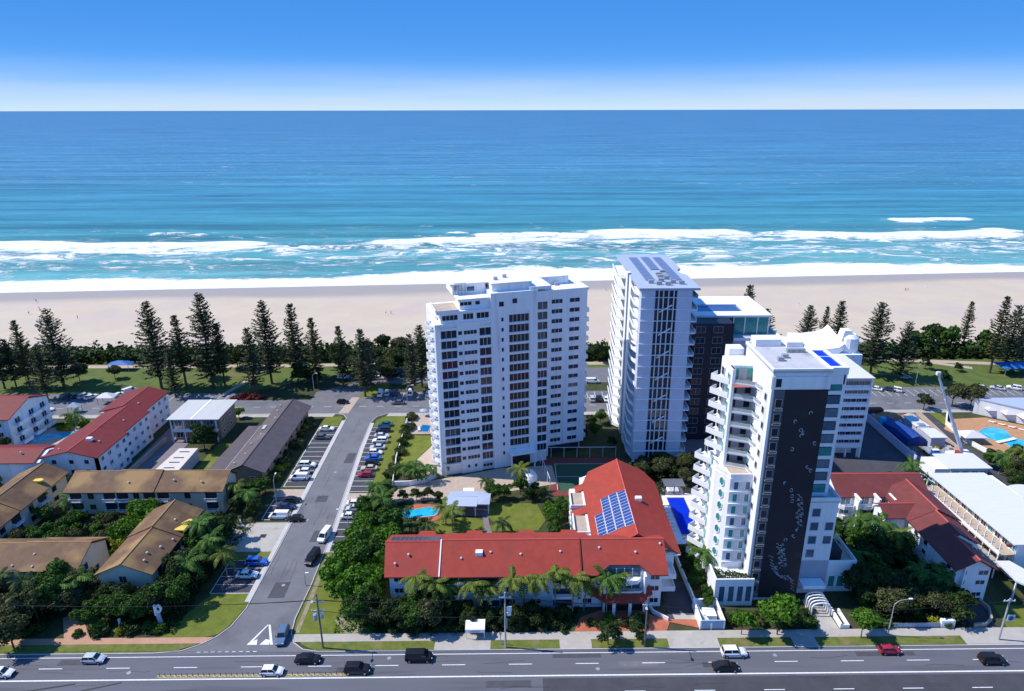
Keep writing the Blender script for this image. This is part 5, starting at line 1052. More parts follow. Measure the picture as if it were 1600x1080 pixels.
for i, (px, py) in enumerate(((648, 668), (655, 672), (662, 650), (674, 652), (640, 662))):
    p = at(px, py); t = tag(link('sun_umbrella' if i == 2 else 'sun_lounger', (MB().tube((0, 0, 0), (0, 0, 2.1), .04).loft([[(1.3*cos(a), 1.3*sin(a), 2.0) for a in [j*pi/4 for j in range(8)]], [(.05*cos(a), .05*sin(a), 2.5) for a in [j*pi/4 for j in range(8)]]]) if i == 2 else MB().box(-.35, .35, -.9, .5, .25, .35).add([(-.35, .5, .35), (.35, .5, .35), (.35, 1.0, .8), (-.35, 1.0, .8)], [(0, 1, 2, 3)]).box(-.3, -.25, -.8, -.7, 0, .25).box(.25, .3, -.8, -.7, 0, .25)).mesh('sun_umbrella' if i == 2 else 'sun_lounger', BLUER if i == 2 else WHITE2), None, (p.x, p.y, .06), .3*i),
        'pale umbrella shading the terrace of the angled tower' if i == 2 else ['white sun lounger nearest the small deep blue terrace pool', 'white sun lounger at the near left corner of the tower terrace', '', 'white sun lounger closest to the angled tower wall on its terrace', 'white sun lounger furthest left on the tower terrace'][i], 'umbrella' if i == 2 else 'sun lounger', None if i == 2 else 'loungers on the tower terrace')
# blue pool of the mural tower
pool('lap_pool', [(38.2, 150.4), (42.6, 150.4), (42.8, 134.6), (38.4, 134.6)], [(36.2, 131), (50, 131), (47, 151.5), (43, 153), (37, 153)], 'long deep blue lap pool between the red roof and the mural tower', POOLB, WHITE)
for i in range(8): tag(link('sun_lounger', PC.setdefault('lgr', MB().box(-.9, .5, -.33, .33, .25, .35).add([(.5, -.33, .35), (.5, .33, .35), (.95, .33, .75), (.95, -.33, .75)], [(0, 1, 2, 3), (3, 2, 1, 0)]).box(-.8, -.7, -.3, .3, 0, .25).mesh('sun_lounger', WHITE2)), None, (36.9, 136.5+i*1.5, .07)), 'white lounger, %s from the highway in the row along the long deep blue pool' % ORD[i], 'sun lounger', 'loungers along the lap pool')
single('blue_cushion_bed', MB().box(44.4, 46.4, 140.0, 141.8, .07, .55), POOLB, 'square blue day bed on the white deck right of the long pool', 'day bed')
pp = thing('pool_pergola', 'dark slatted pergola with pale seats at the far end of the long blue pool', 'pergola', (40.5, 153.6, 0))
for x in (38, 40.4, 43): part('post', MB().box(x-.1, x+.1, 152, 152.2, 0, 2.6).box(x-.1, x+.1, 155.4, 155.6, 0, 2.6), DARK, pp)
for k in range(8): part('slat', MB().box(37.8, 43.2, 152+k*.48, 152.16+k*.48, 2.6, 2.75), METAL, pp)
part('seat', MB().box(39, 42, 153, 155, .0, .6), WHITE2, pp)
part('base', MB().box(37.8, 43.2, 152, 155.8, 0, .1), PURP, pp)

# ---- brown roofed cream townhouses
def townhouse(label, x0, x1, y0, y1, ze, zr, axis, ridge, wm, loc, steps=(), rz=0, oh=.5):
    t = thing('brown_roof_townhouses', label, 'building', loc)
    m = MB(); gwalls(m, x0+oh, x1-oh, y0+oh, y1-oh, ze-.25, zr-.35, axis, ridge); part('wall', m, wm, t)
    if not steps: gable(t, x0, x1, y0, y1, ze, zr, axis, BRN, BCAP, ridge)
    else:
        c = [x0 if axis == 'x' else y0]+list(steps)+[x1 if axis == 'x' else y1]
        for i in range(len(c)-1):
            dz = .0 if i % 2 == 0 else .28
            if axis == 'x': gable(t, c[i], c[i+1]+.1*(i % 2), y0-dz*.6, y1+dz*.6, ze+dz*.4, zr+dz, axis, BRN, BCAP, ridge)
            else: gable(t, x0-dz*.6, x1+dz*.6, c[i], c[i+1]+.1*(i % 2), ze+dz*.4, zr+dz, axis, BRN, BCAP, ridge)
    return t
def porch(t, x, y, z, w_=2.6, ori='S'):
    rz = {'S': 0, 'E': pi/2, 'W': -pi/2}[ori]
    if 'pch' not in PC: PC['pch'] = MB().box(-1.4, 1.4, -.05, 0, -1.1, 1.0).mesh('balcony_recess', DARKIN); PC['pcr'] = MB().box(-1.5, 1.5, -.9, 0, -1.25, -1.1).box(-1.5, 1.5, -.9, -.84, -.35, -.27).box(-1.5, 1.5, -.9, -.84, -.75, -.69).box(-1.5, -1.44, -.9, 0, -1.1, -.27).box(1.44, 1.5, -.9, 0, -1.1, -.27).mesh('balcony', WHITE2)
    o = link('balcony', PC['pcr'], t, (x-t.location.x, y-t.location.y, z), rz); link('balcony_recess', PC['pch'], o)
t = townhouse('long cream townhouse row with a stepped brown roof in front of the grey roof', -112.2, -73.0, 145.0, 154.5, 6.3, 8.9, 'x', 151, CREAM, (-92, 150, 0), (-100.5, -90.0))
for i, x in enumerate((-109.5, -101.2, -98.0, -91.4, -88.0, -76.2)):
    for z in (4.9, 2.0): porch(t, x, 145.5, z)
for x in (-105.8, -94.6, -82.0): win(t, 'S', x, 145.5, 5.1, 1.3, 1.5, 2, BRN, GLASS); win(t, 'S', x, 145.5, 2.0, 1.3, 1.2, 2, BRN, GLASS)
win(t, 'E', -73.5, 149.6, 5.4, .9, 1.5, 1, CREAM, GLASS)
for x, y in ((-79, 147.5), (-86, 148), (-97, 147.4)): vent(t, x, y, 6.5+(y-145)*.42)
t = townhouse('cream gabled townhouse with ochre ridge lines nearest the highway corner', -86.0, -74.2, 113.6, 136.8, 6.4, 9.0, 'y', -80.2, CREAM, (-80, 125, 0), (126.2,))
win(t, 'S', -80.6, 114.1, 5.0, 1.4, 1.5, 2, CREAM, GLASS); win(t, 'S', -79.6, 114.1, 1.9, 1.6, 1.4, 2, CREAM, GLASS)
for y in (117, 121.2, 131): win(t, 'E', -74.7, y, 4.9, 1.6, 1.6, 1, CREAM, GLASS); win(t, 'E', -74.7, y, 1.8, 1.6, 1.4, 1, CREAM, GLASS)
porch(t, -74.7, 124.4, 4.8, ori='E'); porch(t, -74.7, 124.4, 1.9, ori='E')
for x, y in ((-77.5, 118.6), (-76.2, 121.4), (-77.0, 116.4), (-77.4, 130.6), (-75.2, 124.6)): vent(t, x, y, 9.0-abs(x+80.2)*.44)
single('yellow_awning', MB().prism([(-76.6, 127.4), (-73.6, 127.2), (-73.2, 130.6), (-74.4, 130.8)], 7.2, 7.5).prism([(-76.2, 130.0), (-74.9, 131.9), (-73.6, 131.6), (-75.0, 129.9)], 7.1, 7.35), YELS, 'yellow canvas shade fixed at the eave of the gabled townhouse', 'awning')
t = townhouse('cream townhouse row with a brown roof at the lower left edge behind the palms', -128, -90.4, 115.2, 126.6, 6.2, 8.8, 'x', 121.2, CREAM, (-108, 121, 0), (-103.8,))
for x in (-124, -119, -112.5, -108.6, -98.4, -93.6):
    for z in (4.8, 1.9): porch(t, x, 115.7, z)
win(t, 'E', -90.9, 118.6, 4.8, 1.1, 1.6, 1, CREAM, GLASS); win(t, 'E', -90.9, 121.8, 2.2, 1.0, 1.4, 1, CREAM, GLASS)
for x in (-115.6, -105.2): win(t, 'S', x, 115.7, 4.8, 1.4, 1.3, 2, CREAM, GLASS)
for x, y in ((-100.8, 118.6), (-104, 116.2), (-99.8, 116.0)): vent(t, x, y, 8.8-abs(y-121.2)*.43)
t = townhouse('cream townhouse row with a brown roof running back from the left edge', -129, -117.0, 116.5, 155, 6.3, 9.0, 'y', -122.6, CREAM, (-123, 138, 0), (137.2,))
for y in (127, 131.5, 141, 149.5):
    for z in (4.8, 1.9): win(t, 'E', -117.5, y, z, 1.7, 1.5, 1, CREAM, GLASS)
for y in (136, 145):
    for z in (4.8, 1.9): porch(t, -117.5, y, z, ori='E')
single('yellow_roof_cover', MB().prism(blob(-119.6, 148, 1.2, .8, 10, .1, 3), 7.9, 8.3), YELS, 'yellow dome cover on the roof of the row at the left edge', 'roof cover')

# ---- left red roofed white apartments, far left block, flat white roof house, skylight roof, grey roofs
t = thing('crimson_roof_apartments', 'white three storey apartments with a long crimson roof beside the service lane', 'building', (-118, 180, 0))
m = MB(); gwalls(m, -125, -110.9, 158.4, 172, 8.8, 10.5, 'y', -118); gwalls(m, -124, -111.8, 172, 186, 8.9, 10.6, 'y', -118); gwalls(m, -126, -113.6, 186, 201, 8.8, 10.4, 'y', -119.5); gwalls(m, -152, -125, 156.5, 165.5, 8.4, 9.8, 'x', 161); m.box(-111.9, -110.9, 158.4, 158.7, 0, 9)
part('wall', m, WHITE, t)
gable(t, -126, -110.5, 157.6, 172.4, 9.0, 10.9, 'y', REDL, RCAP, -118); gable(t, -125, -111.4, 172.4, 186.4, 9.1, 11.0, 'y', REDL, RCAP, -118); gable(t, -127, -113.2, 186.4, 201.8, 9.0, 10.8, 'y', REDL, RCAP, -119.5); gable(t, -153, -126, 155.8, 166.2, 8.6, 10.2, 'x', REDL, RCAP, 161)
for xw, ys in ((-110.9, (160.2, 163.4, 167.2, 170.4)), (-111.8, (174.2, 177.6, 181, 184.2)), (-113.6, (188.4, 192, 195.6, 199.2))):
    for z in (1.6, 4.6, 7.5):
        for y in ys: win(t, 'E', xw, y, z, 1.3, 1.1, 2 if int(y) % 2 else 1, WHITE2, GLASSB)
for z in (1.6, 4.6, 7.5):
    for x in (-122.5, -118, -114): win(t, 'S', x, 158.4, z, 1.2, 1.2, 1)
for x, y in ((-114, 165), (-114.5, 178), (-116.6, 190), (-122, 160.6), (-131, 159), (-140, 158.4)): vent(t, x, y, 9.9)
rep('roof_fan', 'fanK', lambda: None, WHITE2, t, (-116.4, 164.8, 10.4))
t = thing('far_left_apartments', 'white apartments with a red roof at the far left edge of the esplanade', 'building', (-158, 190, 0))
m = MB(); gwalls(m, -175, -150, 180.5, 198, 9.4, 12.0, 'x', 190); part('wall', m, WHITE, t); gable(t, -175.6, -149.4, 180, 198.6, 9.5, 12.6, 'x', REDL, RCAP, 190)
for z in (1.6, 4.6, 7.6):
    for x in (-156, -153, -160): win(t, 'S', x, 180.5, z, 1.6, 1.3, 2)
    for y in (184, 190, 195): rep('balcony', 'bFL', lambda: MB().box(0, 2, -2, 2, -.1, .1).box(1.9, 2, -2, 2, .1, 1.0), WHITE2, t, (-150, y, z-1)); win(t, 'E', -150, y, z+.1, 2, 1.6, 2)
t = thing('flat_roof_house', 'two storey tan brick house with a pale flat metal roof', 'building', (-97.5, 190, 0))
m = MB(); m.box(-104.6, -90.6, 185.4, 197, 0, 7.4); part('wall', m, TAN, t)
rf = part('metal_roof', MB().box(-105.4, -89.8, 183.2, 197.8, 7.5, 7.75), METALR, t); part('ridge_strip', MB().box(-98.4, -97.8, 183.2, 197.8, 7.75, 7.82), WHITE2, t)
part('balcony_front', MB().box(-104.6, -91, 183.6, 185.4, 3.4, 3.6).box(-104.6, -91, 183.6, 183.7, 3.6, 4.5), WHITE, t)
for x in (-104.4, -100.6, -95, -91): part('post', MB().box(x-.15, x+.15, 183.5, 183.8, 0, 7.5), WHITE2, t)
for x in (-102.6, -97.8, -93): win(t, 'S', x, 185.4, 5.6, 3.0, 2.0, 3, WHITE2, GLASSB); win(t, 'S', x, 185.4, 1.9, 3.0, 2.2, 3, WHITE2, GLASS)
for y in (187.6, 193): win(t, 'E', -90.6, y, 5.4, 1.6, 1.2, 2); win(t, 'E', -90.6, y, 2.0, 1.2, 1.0, 1)
t = thing('skylight_carport', 'long flat cream roof with four dark slot skylights', 'carport', (-94.5, 165, 0))
part('roof', MB().prism([(-97.8, 158.6), (-91.2, 158.6), (-91.6, 172.4), (-96.9, 172.4)], 3.6, 3.9), mat('cream_roof_sheet', (.66, .60, .52), .5, .05), t)
for x, y in ((-97.2, 159), (-91.8, 159), (-92, 172), (-96.6, 172)): part('post', MB().box(x-.1, x+.1, y-.1, y+.1, 0, 3.6), WHITE2, t)
for y in (161, 164, 166.6, 170): part('skylight', MB().box(-95.8, -93.0, y, y+.4, 3.9, 3.98), DARKIN, t)
part('side_wall', MB().box(-91.9, -91.7, 158.8, 172.2, 0, 3.5), GREYW, t)
t = thing('grey_roof_hall', 'long low brick building with a plum grey tiled roof along the side street', 'building', (-73, 178, 0))
m = MB(); gwalls(m, -77.2, -68.2, 158, 199, 4.3, 6.3, 'y', -72.6); part('wall', m, TAN, t); gable(t, -78.4, -67.2, 157.2, 200, 4.4, 6.9, 'y', GRYR, GRYR, -72.8)
for y in range(162, 198, 5): win(t, 'E', -68.2, y, 2.6, 1.4, 1.2, 1, TAN, GLASS)
win(t, 'S', -71, 158, 2.2, 1.4, 1.4); part('white_door', MB().box(-69.8, -69.0, 157.9, 158, 0, 2.1), WHITE2, t)
for x, y in ((-75, 165), (-75.6, 171), (-75, 177), (-76, 182), (-74.6, 188), (-75.6, 193), (-76, 197), (-76, 160)): vent(t, x, y, 5.7)
part('roof_fan', MB().box(-76, -75.2, 180, 182.6, 5.6, 6.1), METALR, t)
t = thing('grey_carport', 'narrow carport with dark grey roof and white gutter left of the long hall', 'carport', (-81, 172, 0))
part('roof', MB().prism([(-84.4, 157.6), (-79.4, 157.6), (-79.6, 188), (-83.2, 188)], 2.9, 3.15), GRYR, t); part('gutter', MB().box(-79.4, -79.1, 157.6, 188, 2.9, 3.3), WHITE2, t)
for y in range(159, 188, 7): part('post', MB().box(-79.6, -79.4, y, y+.2, 0, 2.9).box(-83.2, -83, y, y+.2, 0, 2.9), WHITE2, t)
struct('service_lane', MB().sheet([(-109.4, 157), (-98.4, 157), (-99.8, 183), (-106, 200), (-110.6, 200)], .05), PURP)
single('lane_wall', MB().prism(ribbon([(-107.6, 157), (-107.0, 184)], .5), 0, 1.6), PAVE, 'tan wall along the lane beside the crimson roofed apartments', 'wall')
struct('yard_lawn', MB().sheet([(-90.8, 160), (-85.0, 160), (-84.6, 184), (-90.6, 182)], .05), LAWN)
pool('lagoon_pool', [(-151.5, 187), (-146, 189.8), (-138, 191.2), (-134.5, 189), (-137.5, 186.6), (-142, 186.8), (-146, 184.2), (-150, 184.6)], blob(-142, 188, 13, 6.5, 24, .08, 5), 'irregular blue lagoon pool behind the crimson roof at the left', POOLW, PAVE)
struct('yard_lawn', MB().sheet(blob(-137, 196, 12, 3.8, 24, .1, 6), .05), LAWN)
pool('courtyard_pool', [(-90.2, 120.6), (-87.0, 120.2), (-86.6, 124), (-89.4, 124.6)], blob(-89, 124.4, 4.2, 5.4, 18, .1, 8), 'small blue pool squeezed between two brown roofed townhouses', mat('deep_pool', (0, 0, 0)), PAVE)
struct('courtyard_paving', MB().sheet(blob(-96, 131.5, 8, 4, 20, .15, 9), .04), PURP)
struct('garden_path', MB().sheet([(-90.4, 108.6), (-86.8, 103.2), (-81.8, 103.2), (-84.2, 106), (-88.6, 110.6)], .13), PATH)
struct('garden_path', MB().sheet([(-70.6, 116), (-68.6, 116), (-66.2, 103.4), (-69, 103.4)], .045), MULCH)

# ---- right: maroon roofed white apartments
t = thing('maroon_roof_apartments', 'white apartments under a bent maroon tiled roof right of the mural tower', 'building', (90, 130, 0))
m = MB(); gwalls(m, 76, 97, 137.6, 147.6, 8.2, 10.6, 'x', 143); gwalls(m, 87.4, 97.4, 127, 139, 8.2, 10.8, 'y', 92.6); gwalls(m, 87.2, 96.6, 118.4, 127, 8.2, 10.8, 'y', 92.2); gwalls(m, 87.6, 94.4, 111, 118.4, 8.2, 10.4, 'y', 91); gwalls(m, 82.6, 88, 129, 134, 8.2, 9.6, 'x', 131.5)
part('wall', m, WHITE, t)
gable(t, 75.4, 97.6, 137.0, 148.6, 8.4, 11.2, 'x', RED2, RCAP, 143); gable(t, 86.6, 98.4, 127, 140, 8.4, 11.4, 'y', RED2, RCAP, 92.6); gable(t, 86.6, 97.4, 118.2, 127.2, 8.4, 11.2, 'y', RED2, RCAP, 92.2); gable(t, 86.6, 95.3, 110, 118.4, 8.4, 10.9, 'y', RED2, RCAP, 91); gable(t, 82.0, 90, 128.2, 134.6, 8.4, 10.2, 'x', RED2, RCAP, 131.5)
for x in (79.6, 84.2, 87.8): rep('party_wall', 'pwR', lambda: MB().box(-.25, .25, -2.6, 0, 0, 8.8).box(-.25, .25, -2.9, 0, 8.4, 9.1), WHITE, t, (x, 137.6, 0))
for x in (77.6, 82, 86):
    for z in (1.6, 4.5, 7.1):
        win(t, 'S', x, 137.6, z, 2.2, 1.6, 2, WHITE2, GLASSB); rep('curved_balcony', 'cbR', lambda: MB().prism([(-1.9, 0), (-1.9, -1.2), (-1.0, -2.0), (1.0, -2.0), (1.9, -1.2), (1.9, 0)], -.1, .1).prism(ribbon([(-1.85, 0), (-1.85, -1.2), (-1.0, -1.95), (1.0, -1.95), (1.85, -1.2), (1.85, 0)], .1), .1, .9), WHITE2, t, (x, 137.6, z-1.2))
for z, wds in ((2.0, ((89.0, .9, 1), (92.6, 1.8, 2))), (4.9, ((89.2, .9, 1), (92.8, 1.8, 2))), (7.2, ((89.2, .9, 1), (93.0, 1.9, 2)))):
    for x, w_, n_ in wds: win(t, 'S', x, 111, z, w_, .95, n_)
for y in (113.4, 121, 124.6, 130): 
    for z in (2, 4.9, 7.1): win(t, 'W', 87.2 if 118 < y < 127 else (87.6 if y < 118 else 82.6), y if y < 130 else 131.5, z, 1.3, 1.1, 1)
part('corner_post', MB().box(88.6, 88.9, 110.2, 111, 0, 9.2), WHITE2, t)
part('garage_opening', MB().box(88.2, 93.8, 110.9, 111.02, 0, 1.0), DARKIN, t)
for y in (113, 116): vent(t, 93.6, y, 9.4)
part('gutter_pipe', MB().tube((80.2, 136.8, 8.6), (80.0, 136.8, 3), .1), WHITE2, t)
# long white building with open balconies
t = thing('white_motel_block', 'long block with a flat white roof and two storeys of open balconies', 'building', (108, 132, 0))
m = MB(); m.prism([(105, 118.4), (119, 118.4), (118, 146), (104.6, 146)], 0, 8.7); part('wall', m, WHITE, t)
part('roof', MB().prism([(103.4, 117.4), (120, 117.4), (116.4, 146.8), (102.2, 146.8)], 8.8, 9.05), WROOF, t); part('fascia', MB().box(102.3, 103.1, 117.6, 118.2, 8.3, 8.8), RED2, t)
for z in (2.8, 5.9):
    part('walkway', MB().prism([(101.2, 118), (105, 118.4), (104.6, 146), (100.2, 146)], z-.15, z), PAVE if z > 3 else CONC, t)
    part('balustrade', MB().prism(ribbon([(101.2, 118), (100.2, 146)], .08), z+.75, z+.9).prism(ribbon([(101.2, 118), (100.2, 146)], .05), z+.1, z+.7), MATS['balustrade_glass'] if z < 3 else WHITE2, t)
for k in range(13):
    y = 118.3+k*2.3; x = 101.2-(y-118)/28
    rep('column', 'colL', lambda: MB().box(-.1, .1, -.1, .1, 0, 8.7), WHITE2, t, (x+.1, y, 0)); 
    for z in (4.1, 7.2): win(t, 'W', 104.9-(k*.03), y+1.1, z, 1.5, 1.9, 2, WHITE2, TEAL if k % 3 == 0 else GLASS)
part('entrance_canopy', MB().prism([(100.6, 111.4), (104.4, 107.0), (106.8, 110.4), (103.6, 117.8), (100.8, 117.8)], 4.4, 4.8), WROOF, t)
for x, y in ((101.2, 112), (104.4, 108.2), (106, 110.6)): part('canopy_post', MB().box(x-.12, x+.12, y-.12, y+.12, 0, 4.4), WHITE2, t)
t = thing('site_office', 'low white cabin block with a flat roof and window strip behind the motel', 'building', (121, 160, 0))
part('wall', MB().box(116.6, 126.6, 158.6, 165.6, 0, 3.6), WHITE, t); part('roof', MB().box(115.8, 127.2, 157.8, 166.2, 3.6, 3.85), WROOF, t); part('side_room', MB().box(112.4, 116.6, 158.8, 165.6, 0, 3.2), WHITE2, t)
for x in (118, 120.6, 123.2, 125.4): win(t, 'S', x, 158.6, 2.0, 1.6, 1.0, 2, GREYW, GLASSB)
t = thing('site_hut', 'small white hut beyond the trees beside the dark yard', 'shed', (106.5, 155, 0)); part('wall', MB().box(104.6, 108.4, 153.4, 157, 0, 2.6), WHITE2, t); part('roof', MB().loft([[(104.4, 153.2, 2.6), (108.6, 153.2, 2.6), (106.5, 153.2, 3.4)], [(104.4, 157.2, 2.6), (108.6, 157.2, 2.6), (106.5, 157.2, 3.4)]]), WROOF, t)
sv = thing('oval_shade_sail', 'oval white shade roof beside the flat white motel roof', 'shade', (128.5, 146.8, 0)); part('canopy', MB().prism(blob(128.5, 147, 5.0, 3.4, 24, .03, 2), 3.2, 3.4), WROOF, sv)
for x, y in ((125.4, 146), (131.4, 148.2), (128.4, 144.4)): part('post', MB().tube((x, y, 0), (x, y, 3.2), .1), WHITE2, sv)

# ================================================= PLANTING
def topz(px, py, Y):
    a = at(px, py); k = Y/a.y if a.y > 0 else 1; return H*(1-k) if a.y > 0 else 30
def zat(px, py, Y):
    u, v = px-XC, py-YC; c, s = cos(ROLL), sin(ROLL); u, v = u*c-v*s, u*s+v*c
    y = F*cos(TH)-v*sin(TH); zz = -F*sin(TH)-v*cos(TH); return H+zz*Y/(u*sin(YAW)+y*cos(YAW))
PINES = [(0, 507, 8, 608, 'a'), (38, 500, 48, 606, 'c'), (75, 482, 100, 605, 'd'), (60, 540, 75, 624, 'a'), (18, 530, 26, 606, 'b'), (226, 470, 253, 607, 'a'), (262, 545, 275, 622, 'b'), (276, 492, 292, 607, 'c'), (321, 457, 334, 607, 'a'),
    (357, 505, 352, 603, 'c'), (385, 512, 400, 617, 'b'), (407, 469, 425, 600, 'a'), (450, 474, 466, 590, 'b'), (487, 496, 497, 605, 'c'), (524, 509, 537, 605, 'c'), (565, 514, 571, 620, 'b'), (563, 528, 579, 602, 'd'), (657, 507, 660, 605, 'a'), (634, 522, 645, 617, 'b'),
    (1263, 476, 1255, 562, 'a'), (1287, 479, 1282, 556, 'c'), (1310, 470, 1302, 562, 'b'), (1376, 471, 1359, 587, 'a'), (1415, 502, 1405, 593, 'd'), (1510, 471, 1503, 546, 'c'), (1567, 463, 1546, 583, 'c'), (1584, 476, 1570, 575, 'd'), (1600, 490, 1588, 565, 'b'), (1167, 445, 1160, 562, 'b'), (1197, 482, 1190, 562, 'd')]
PL = ['at the far left edge of the picture', 'with thin crown, second from the left edge', 'broad and dark, standing by the left lawn', 'short and near the esplanade kerb at the left', 'half hidden behind the leftmost one', 'tall and full crowned, left of the thin one on the beach side', 'low and bushy beside the crossing', 'thin crowned, right of the tall full one', 'tallest of the left row, above the flat metal roof', 'thin topped, right of the tallest', 'short and dark above the red shrubs', 'tall and upright above the plum roof', 'evenly tiered standing alone beyond the junction', 'thin crowned beside the park strip', 'slender in front of the car park', 'dense, above the parked vans', 'wide behind the parked vans', 'tall just left of the angled white tower', 'close to the left side of the angled white tower',
     'bushy behind the white swept screen', 'thin in the middle of the three behind the swept screen', 'upright, rightmost of the three behind the swept screen', 'tall, above the right esplanade cars', 'broad and low topped on the right lawn edge', 'thin crowned near the dune path at the right', 'very slender leaning one with bare trunk at the right', 'broad near the right edge', 'at the right edge of the picture', 'peeking over the dark terraced tower', 'bent topped, right of the dark terraced tower roof']
for (tx, ty, bx, by, k), lb in zip(PINES, PL):
    p = at(bx, by); h = zat(tx, ty, p.y); key = 'pine_'+k; s_ = h/28
    tree('norfolk_pine', key, p.x, p.y, (s_*1.02*random.uniform(.92, 1.1), s_*1.02*random.uniform(.92, 1.1), s_), 'Norfolk pine '+lb, 'pine tree', 'Norfolk pines along the beach')
scrub('coastal_scrub', [(-460, 251), (460, 251), (460, 262), (300, 266), (100, 263), (-100, 264), (-460, 262)], 70000, 5.0, 1.0, L_DARK, 'dark green coastal scrub on the dune behind the beach', 'scrub', 4)
scrub('coastal_scrub', [(-460, 253), (460, 253), (460, 260), (-460, 261)], 14000, 5.6, .95, L_MID, 'brighter bushes within the dune scrub', 'scrub', 14)
scrub('dune_grass', [(-460, 260), (460, 260), (460, 272), (250, 276), (150, 270), (20, 271), (-100, 269), (-460, 270)], 30000, .9, .8, L_DUNE, 'straw coloured dune grass at the top of the beach', 'grass', 5)
scrub('red_flower_bed', [(-100, 214.8), (-88.5, 214.8), (-88.5, 217.8), (-100, 217.8)], 1300, 1.6, .5, mat('red_leaves', (.22, .035, .03), .7, .3, .5, island=.4), 'bed of dark red shrubs along the esplanade above the flat metal roof', 'flower bed', 6)
BG = [(600, 552, 'broad_b', 1.0, 'dark rounded tree in the dune scrub left of the angled tower'), (625, 556, 'broad_d', .9, 'olive tree in the dune scrub nearest the angled tower'), (575, 556, 'broad_b', .8, 'small dark tree in the scrub behind the vans'), (530, 560, 'broad_a', .7, 'small green tree in the scrub beyond the car park'),
    (1432, 552, 'broad_a', 1.0, 'green tree in the dune clump behind the right lawn, leftmost'), (1456, 545, 'broad_b', 1.35, 'large dark domed tree on the right dune'), (1478, 550, 'broad_a', 1.1, 'mid green domed tree at the middle of the right dune clump'), (1535, 548, 'broad_a', .9, 'green tree beside the dune path at the right'), (1573, 550, 'broad_c', .8, 'bright tree behind the blue playground shade'),
    (934, 565, 'broad_b', .9, 'dark tree seen between the angled and striped towers'), (1445, 577, 'broad_b', .55, 'small round dark tree on the right park lawn'), (1496, 580, 'dense', .32, 'small clipped tree alone on the right lawn'), (1470, 602, 'broad_b', .75, 'dark tree behind the crane tip'), (1487, 636, 'paper', 1.1, 'spreading olive tree leftmost by the esplanade at the right'), (1515, 640, 'paper', 1.15, 'spreading tree with pale trunk beside the hotel pool'),
    (1443, 640, 'broad_b', .7, 'low dark tree beside the crane boom'), (180, 592, 'broad_d', .6, 'low spreading tree on the left park lawn'), (320, 702, 'dense', .78, 'dense dark tree beside the flat metal roof'), (374, 654, 'broad_c', .5, 'bright shrub tree between flat roof and plum roof')]
for px, py, k, s_, lb in BG: p = at(px, py); tree('broadleaf_tree', k, p.x, p.y, s_, lb, 'tree', 'trees in the park and on the dune')
R9 = random.Random(90); US = sorted([(R9.uniform(290, 690), R9.uniform(572, 603)) for _ in range(20)]+[(R9.uniform(0, 130), R9.uniform(570, 600)) for _ in range(7)])
for i, (px, py) in enumerate(US): p = at(px, py); tree('understory_tree', R9.choice(['broad_b', 'dense', 'broad_d']), p.x, p.y, R9.uniform(.6, 1.0), 'dark tree under the pines, %s from the left edge' % ORD[i], 'tree', 'dark trees under the Norfolk pines')
STR = [(1214, 992, 'street', 1.28, 'largest round green street tree, in front of the mural panel'), (1158, 992, 'street', .85, 'smaller street tree left of the largest one'), (1345, 997, 'street', 1.0, 'bright street tree right of the arched pergola'), (950, 1008, 'broad_b', .62, 'dark spreading street tree before the brick forecourt'), (22, 1014, 'broad_d', .85, 'dark street tree casting shade on the salmon footpath at the left'), (995, 1000, 'broad_b', .45, 'small dark tree by the pole at the forecourt')]
for px, py, k, s_, lb in STR: p = at(px, py); tree('street_tree', k, p.x, p.y, s_, lb, 'tree', 'street trees along the highway')
def plant(area, n_, kinds, smin, smax, label, group, sd, step=2.6):
    """individual trees scattered through a garden area (x0,x1,y0,y1), each labelled by its place"""
    R = random.Random(sd); pts = []; x0, x1, y0, y1 = area; tries = 0
    while len(pts) < n_ and tries < n_*60:
        tries += 1; x, y = R.uniform(x0, x1), R.uniform(y0, y1)
        if all((x-a)**2+(y-b_)**2 > step**2 for a, b_ in pts): pts.append((x, y))
    pts.sort()
    for i, (x, y) in enumerate(pts):
        k = R.choice(kinds); s_ = R.uniform(smin, smax)
        tree('garden_tree', k, x, y, (s_*R.uniform(.9, 1.1), s_*R.uniform(.9, 1.1), s_), '%s tree, %s from left %s' % ({'broad_a': 'mid green', 'broad_b': 'dark leafy', 'broad_c': 'bright green', 'broad_d': 'olive', 'broad_e': 'yellow green', 'dense': 'dense dark', 'paper': 'loose olive', 'street': 'round green'}[k], ORD[i], label), 'tree', group)
DK = ['broad_b', 'dense', 'broad_b', 'broad_a', 'broad_d']
plant((-127, -93, 105.2, 113), 15, DK, .62, .95, 'before the lower left townhouses', 'trees before the lower left townhouses', 1)
plant((-91, -88, 109, 116), 3, DK, .6, .8, 'in the gap between townhouses', 'trees in the townhouse gap', 21)
plant((-84.5, -71, 105.5, 112.2), 9, ['broad_a', 'broad_b', 'dense', 'broad_d'], .5, .72, 'before the gabled townhouse', 'trees before the gabled townhouse', 2)
plant((-72.3, -67.5, 110, 124), 6, DK, .62, .82, 'beside the corner parking bays', 'trees beside the corner bays', 3)
plant((-73, -68.8, 123, 137), 7, ['dense', 'broad_b', 'broad_a'], .6, .8, 'right of the gabled townhouse', 'trees right of the gabled townhouse', 4, 3.2)
plant((-115, -88, 128.5, 143), 16, ['broad_a', 'broad_b', 'broad_d', 'broad_c'], .38, .6, 'in the townhouse courtyard', 'trees in the townhouse courtyard', 5, 3.0)
plant((-91.5, -87.3, 129, 141), 6, ['broad_e', 'broad_e', 'broad_c'], .8, 1.15, 'in the yellow green clump by the gable', 'yellow green trees in the courtyard', 6)
plant((-72, -65.5, 143.5, 155), 7, ['broad_a', 'broad_b', 'broad_d'], .45, .65, 'at the end of the long row', 'trees at the end of the townhouse row', 7)
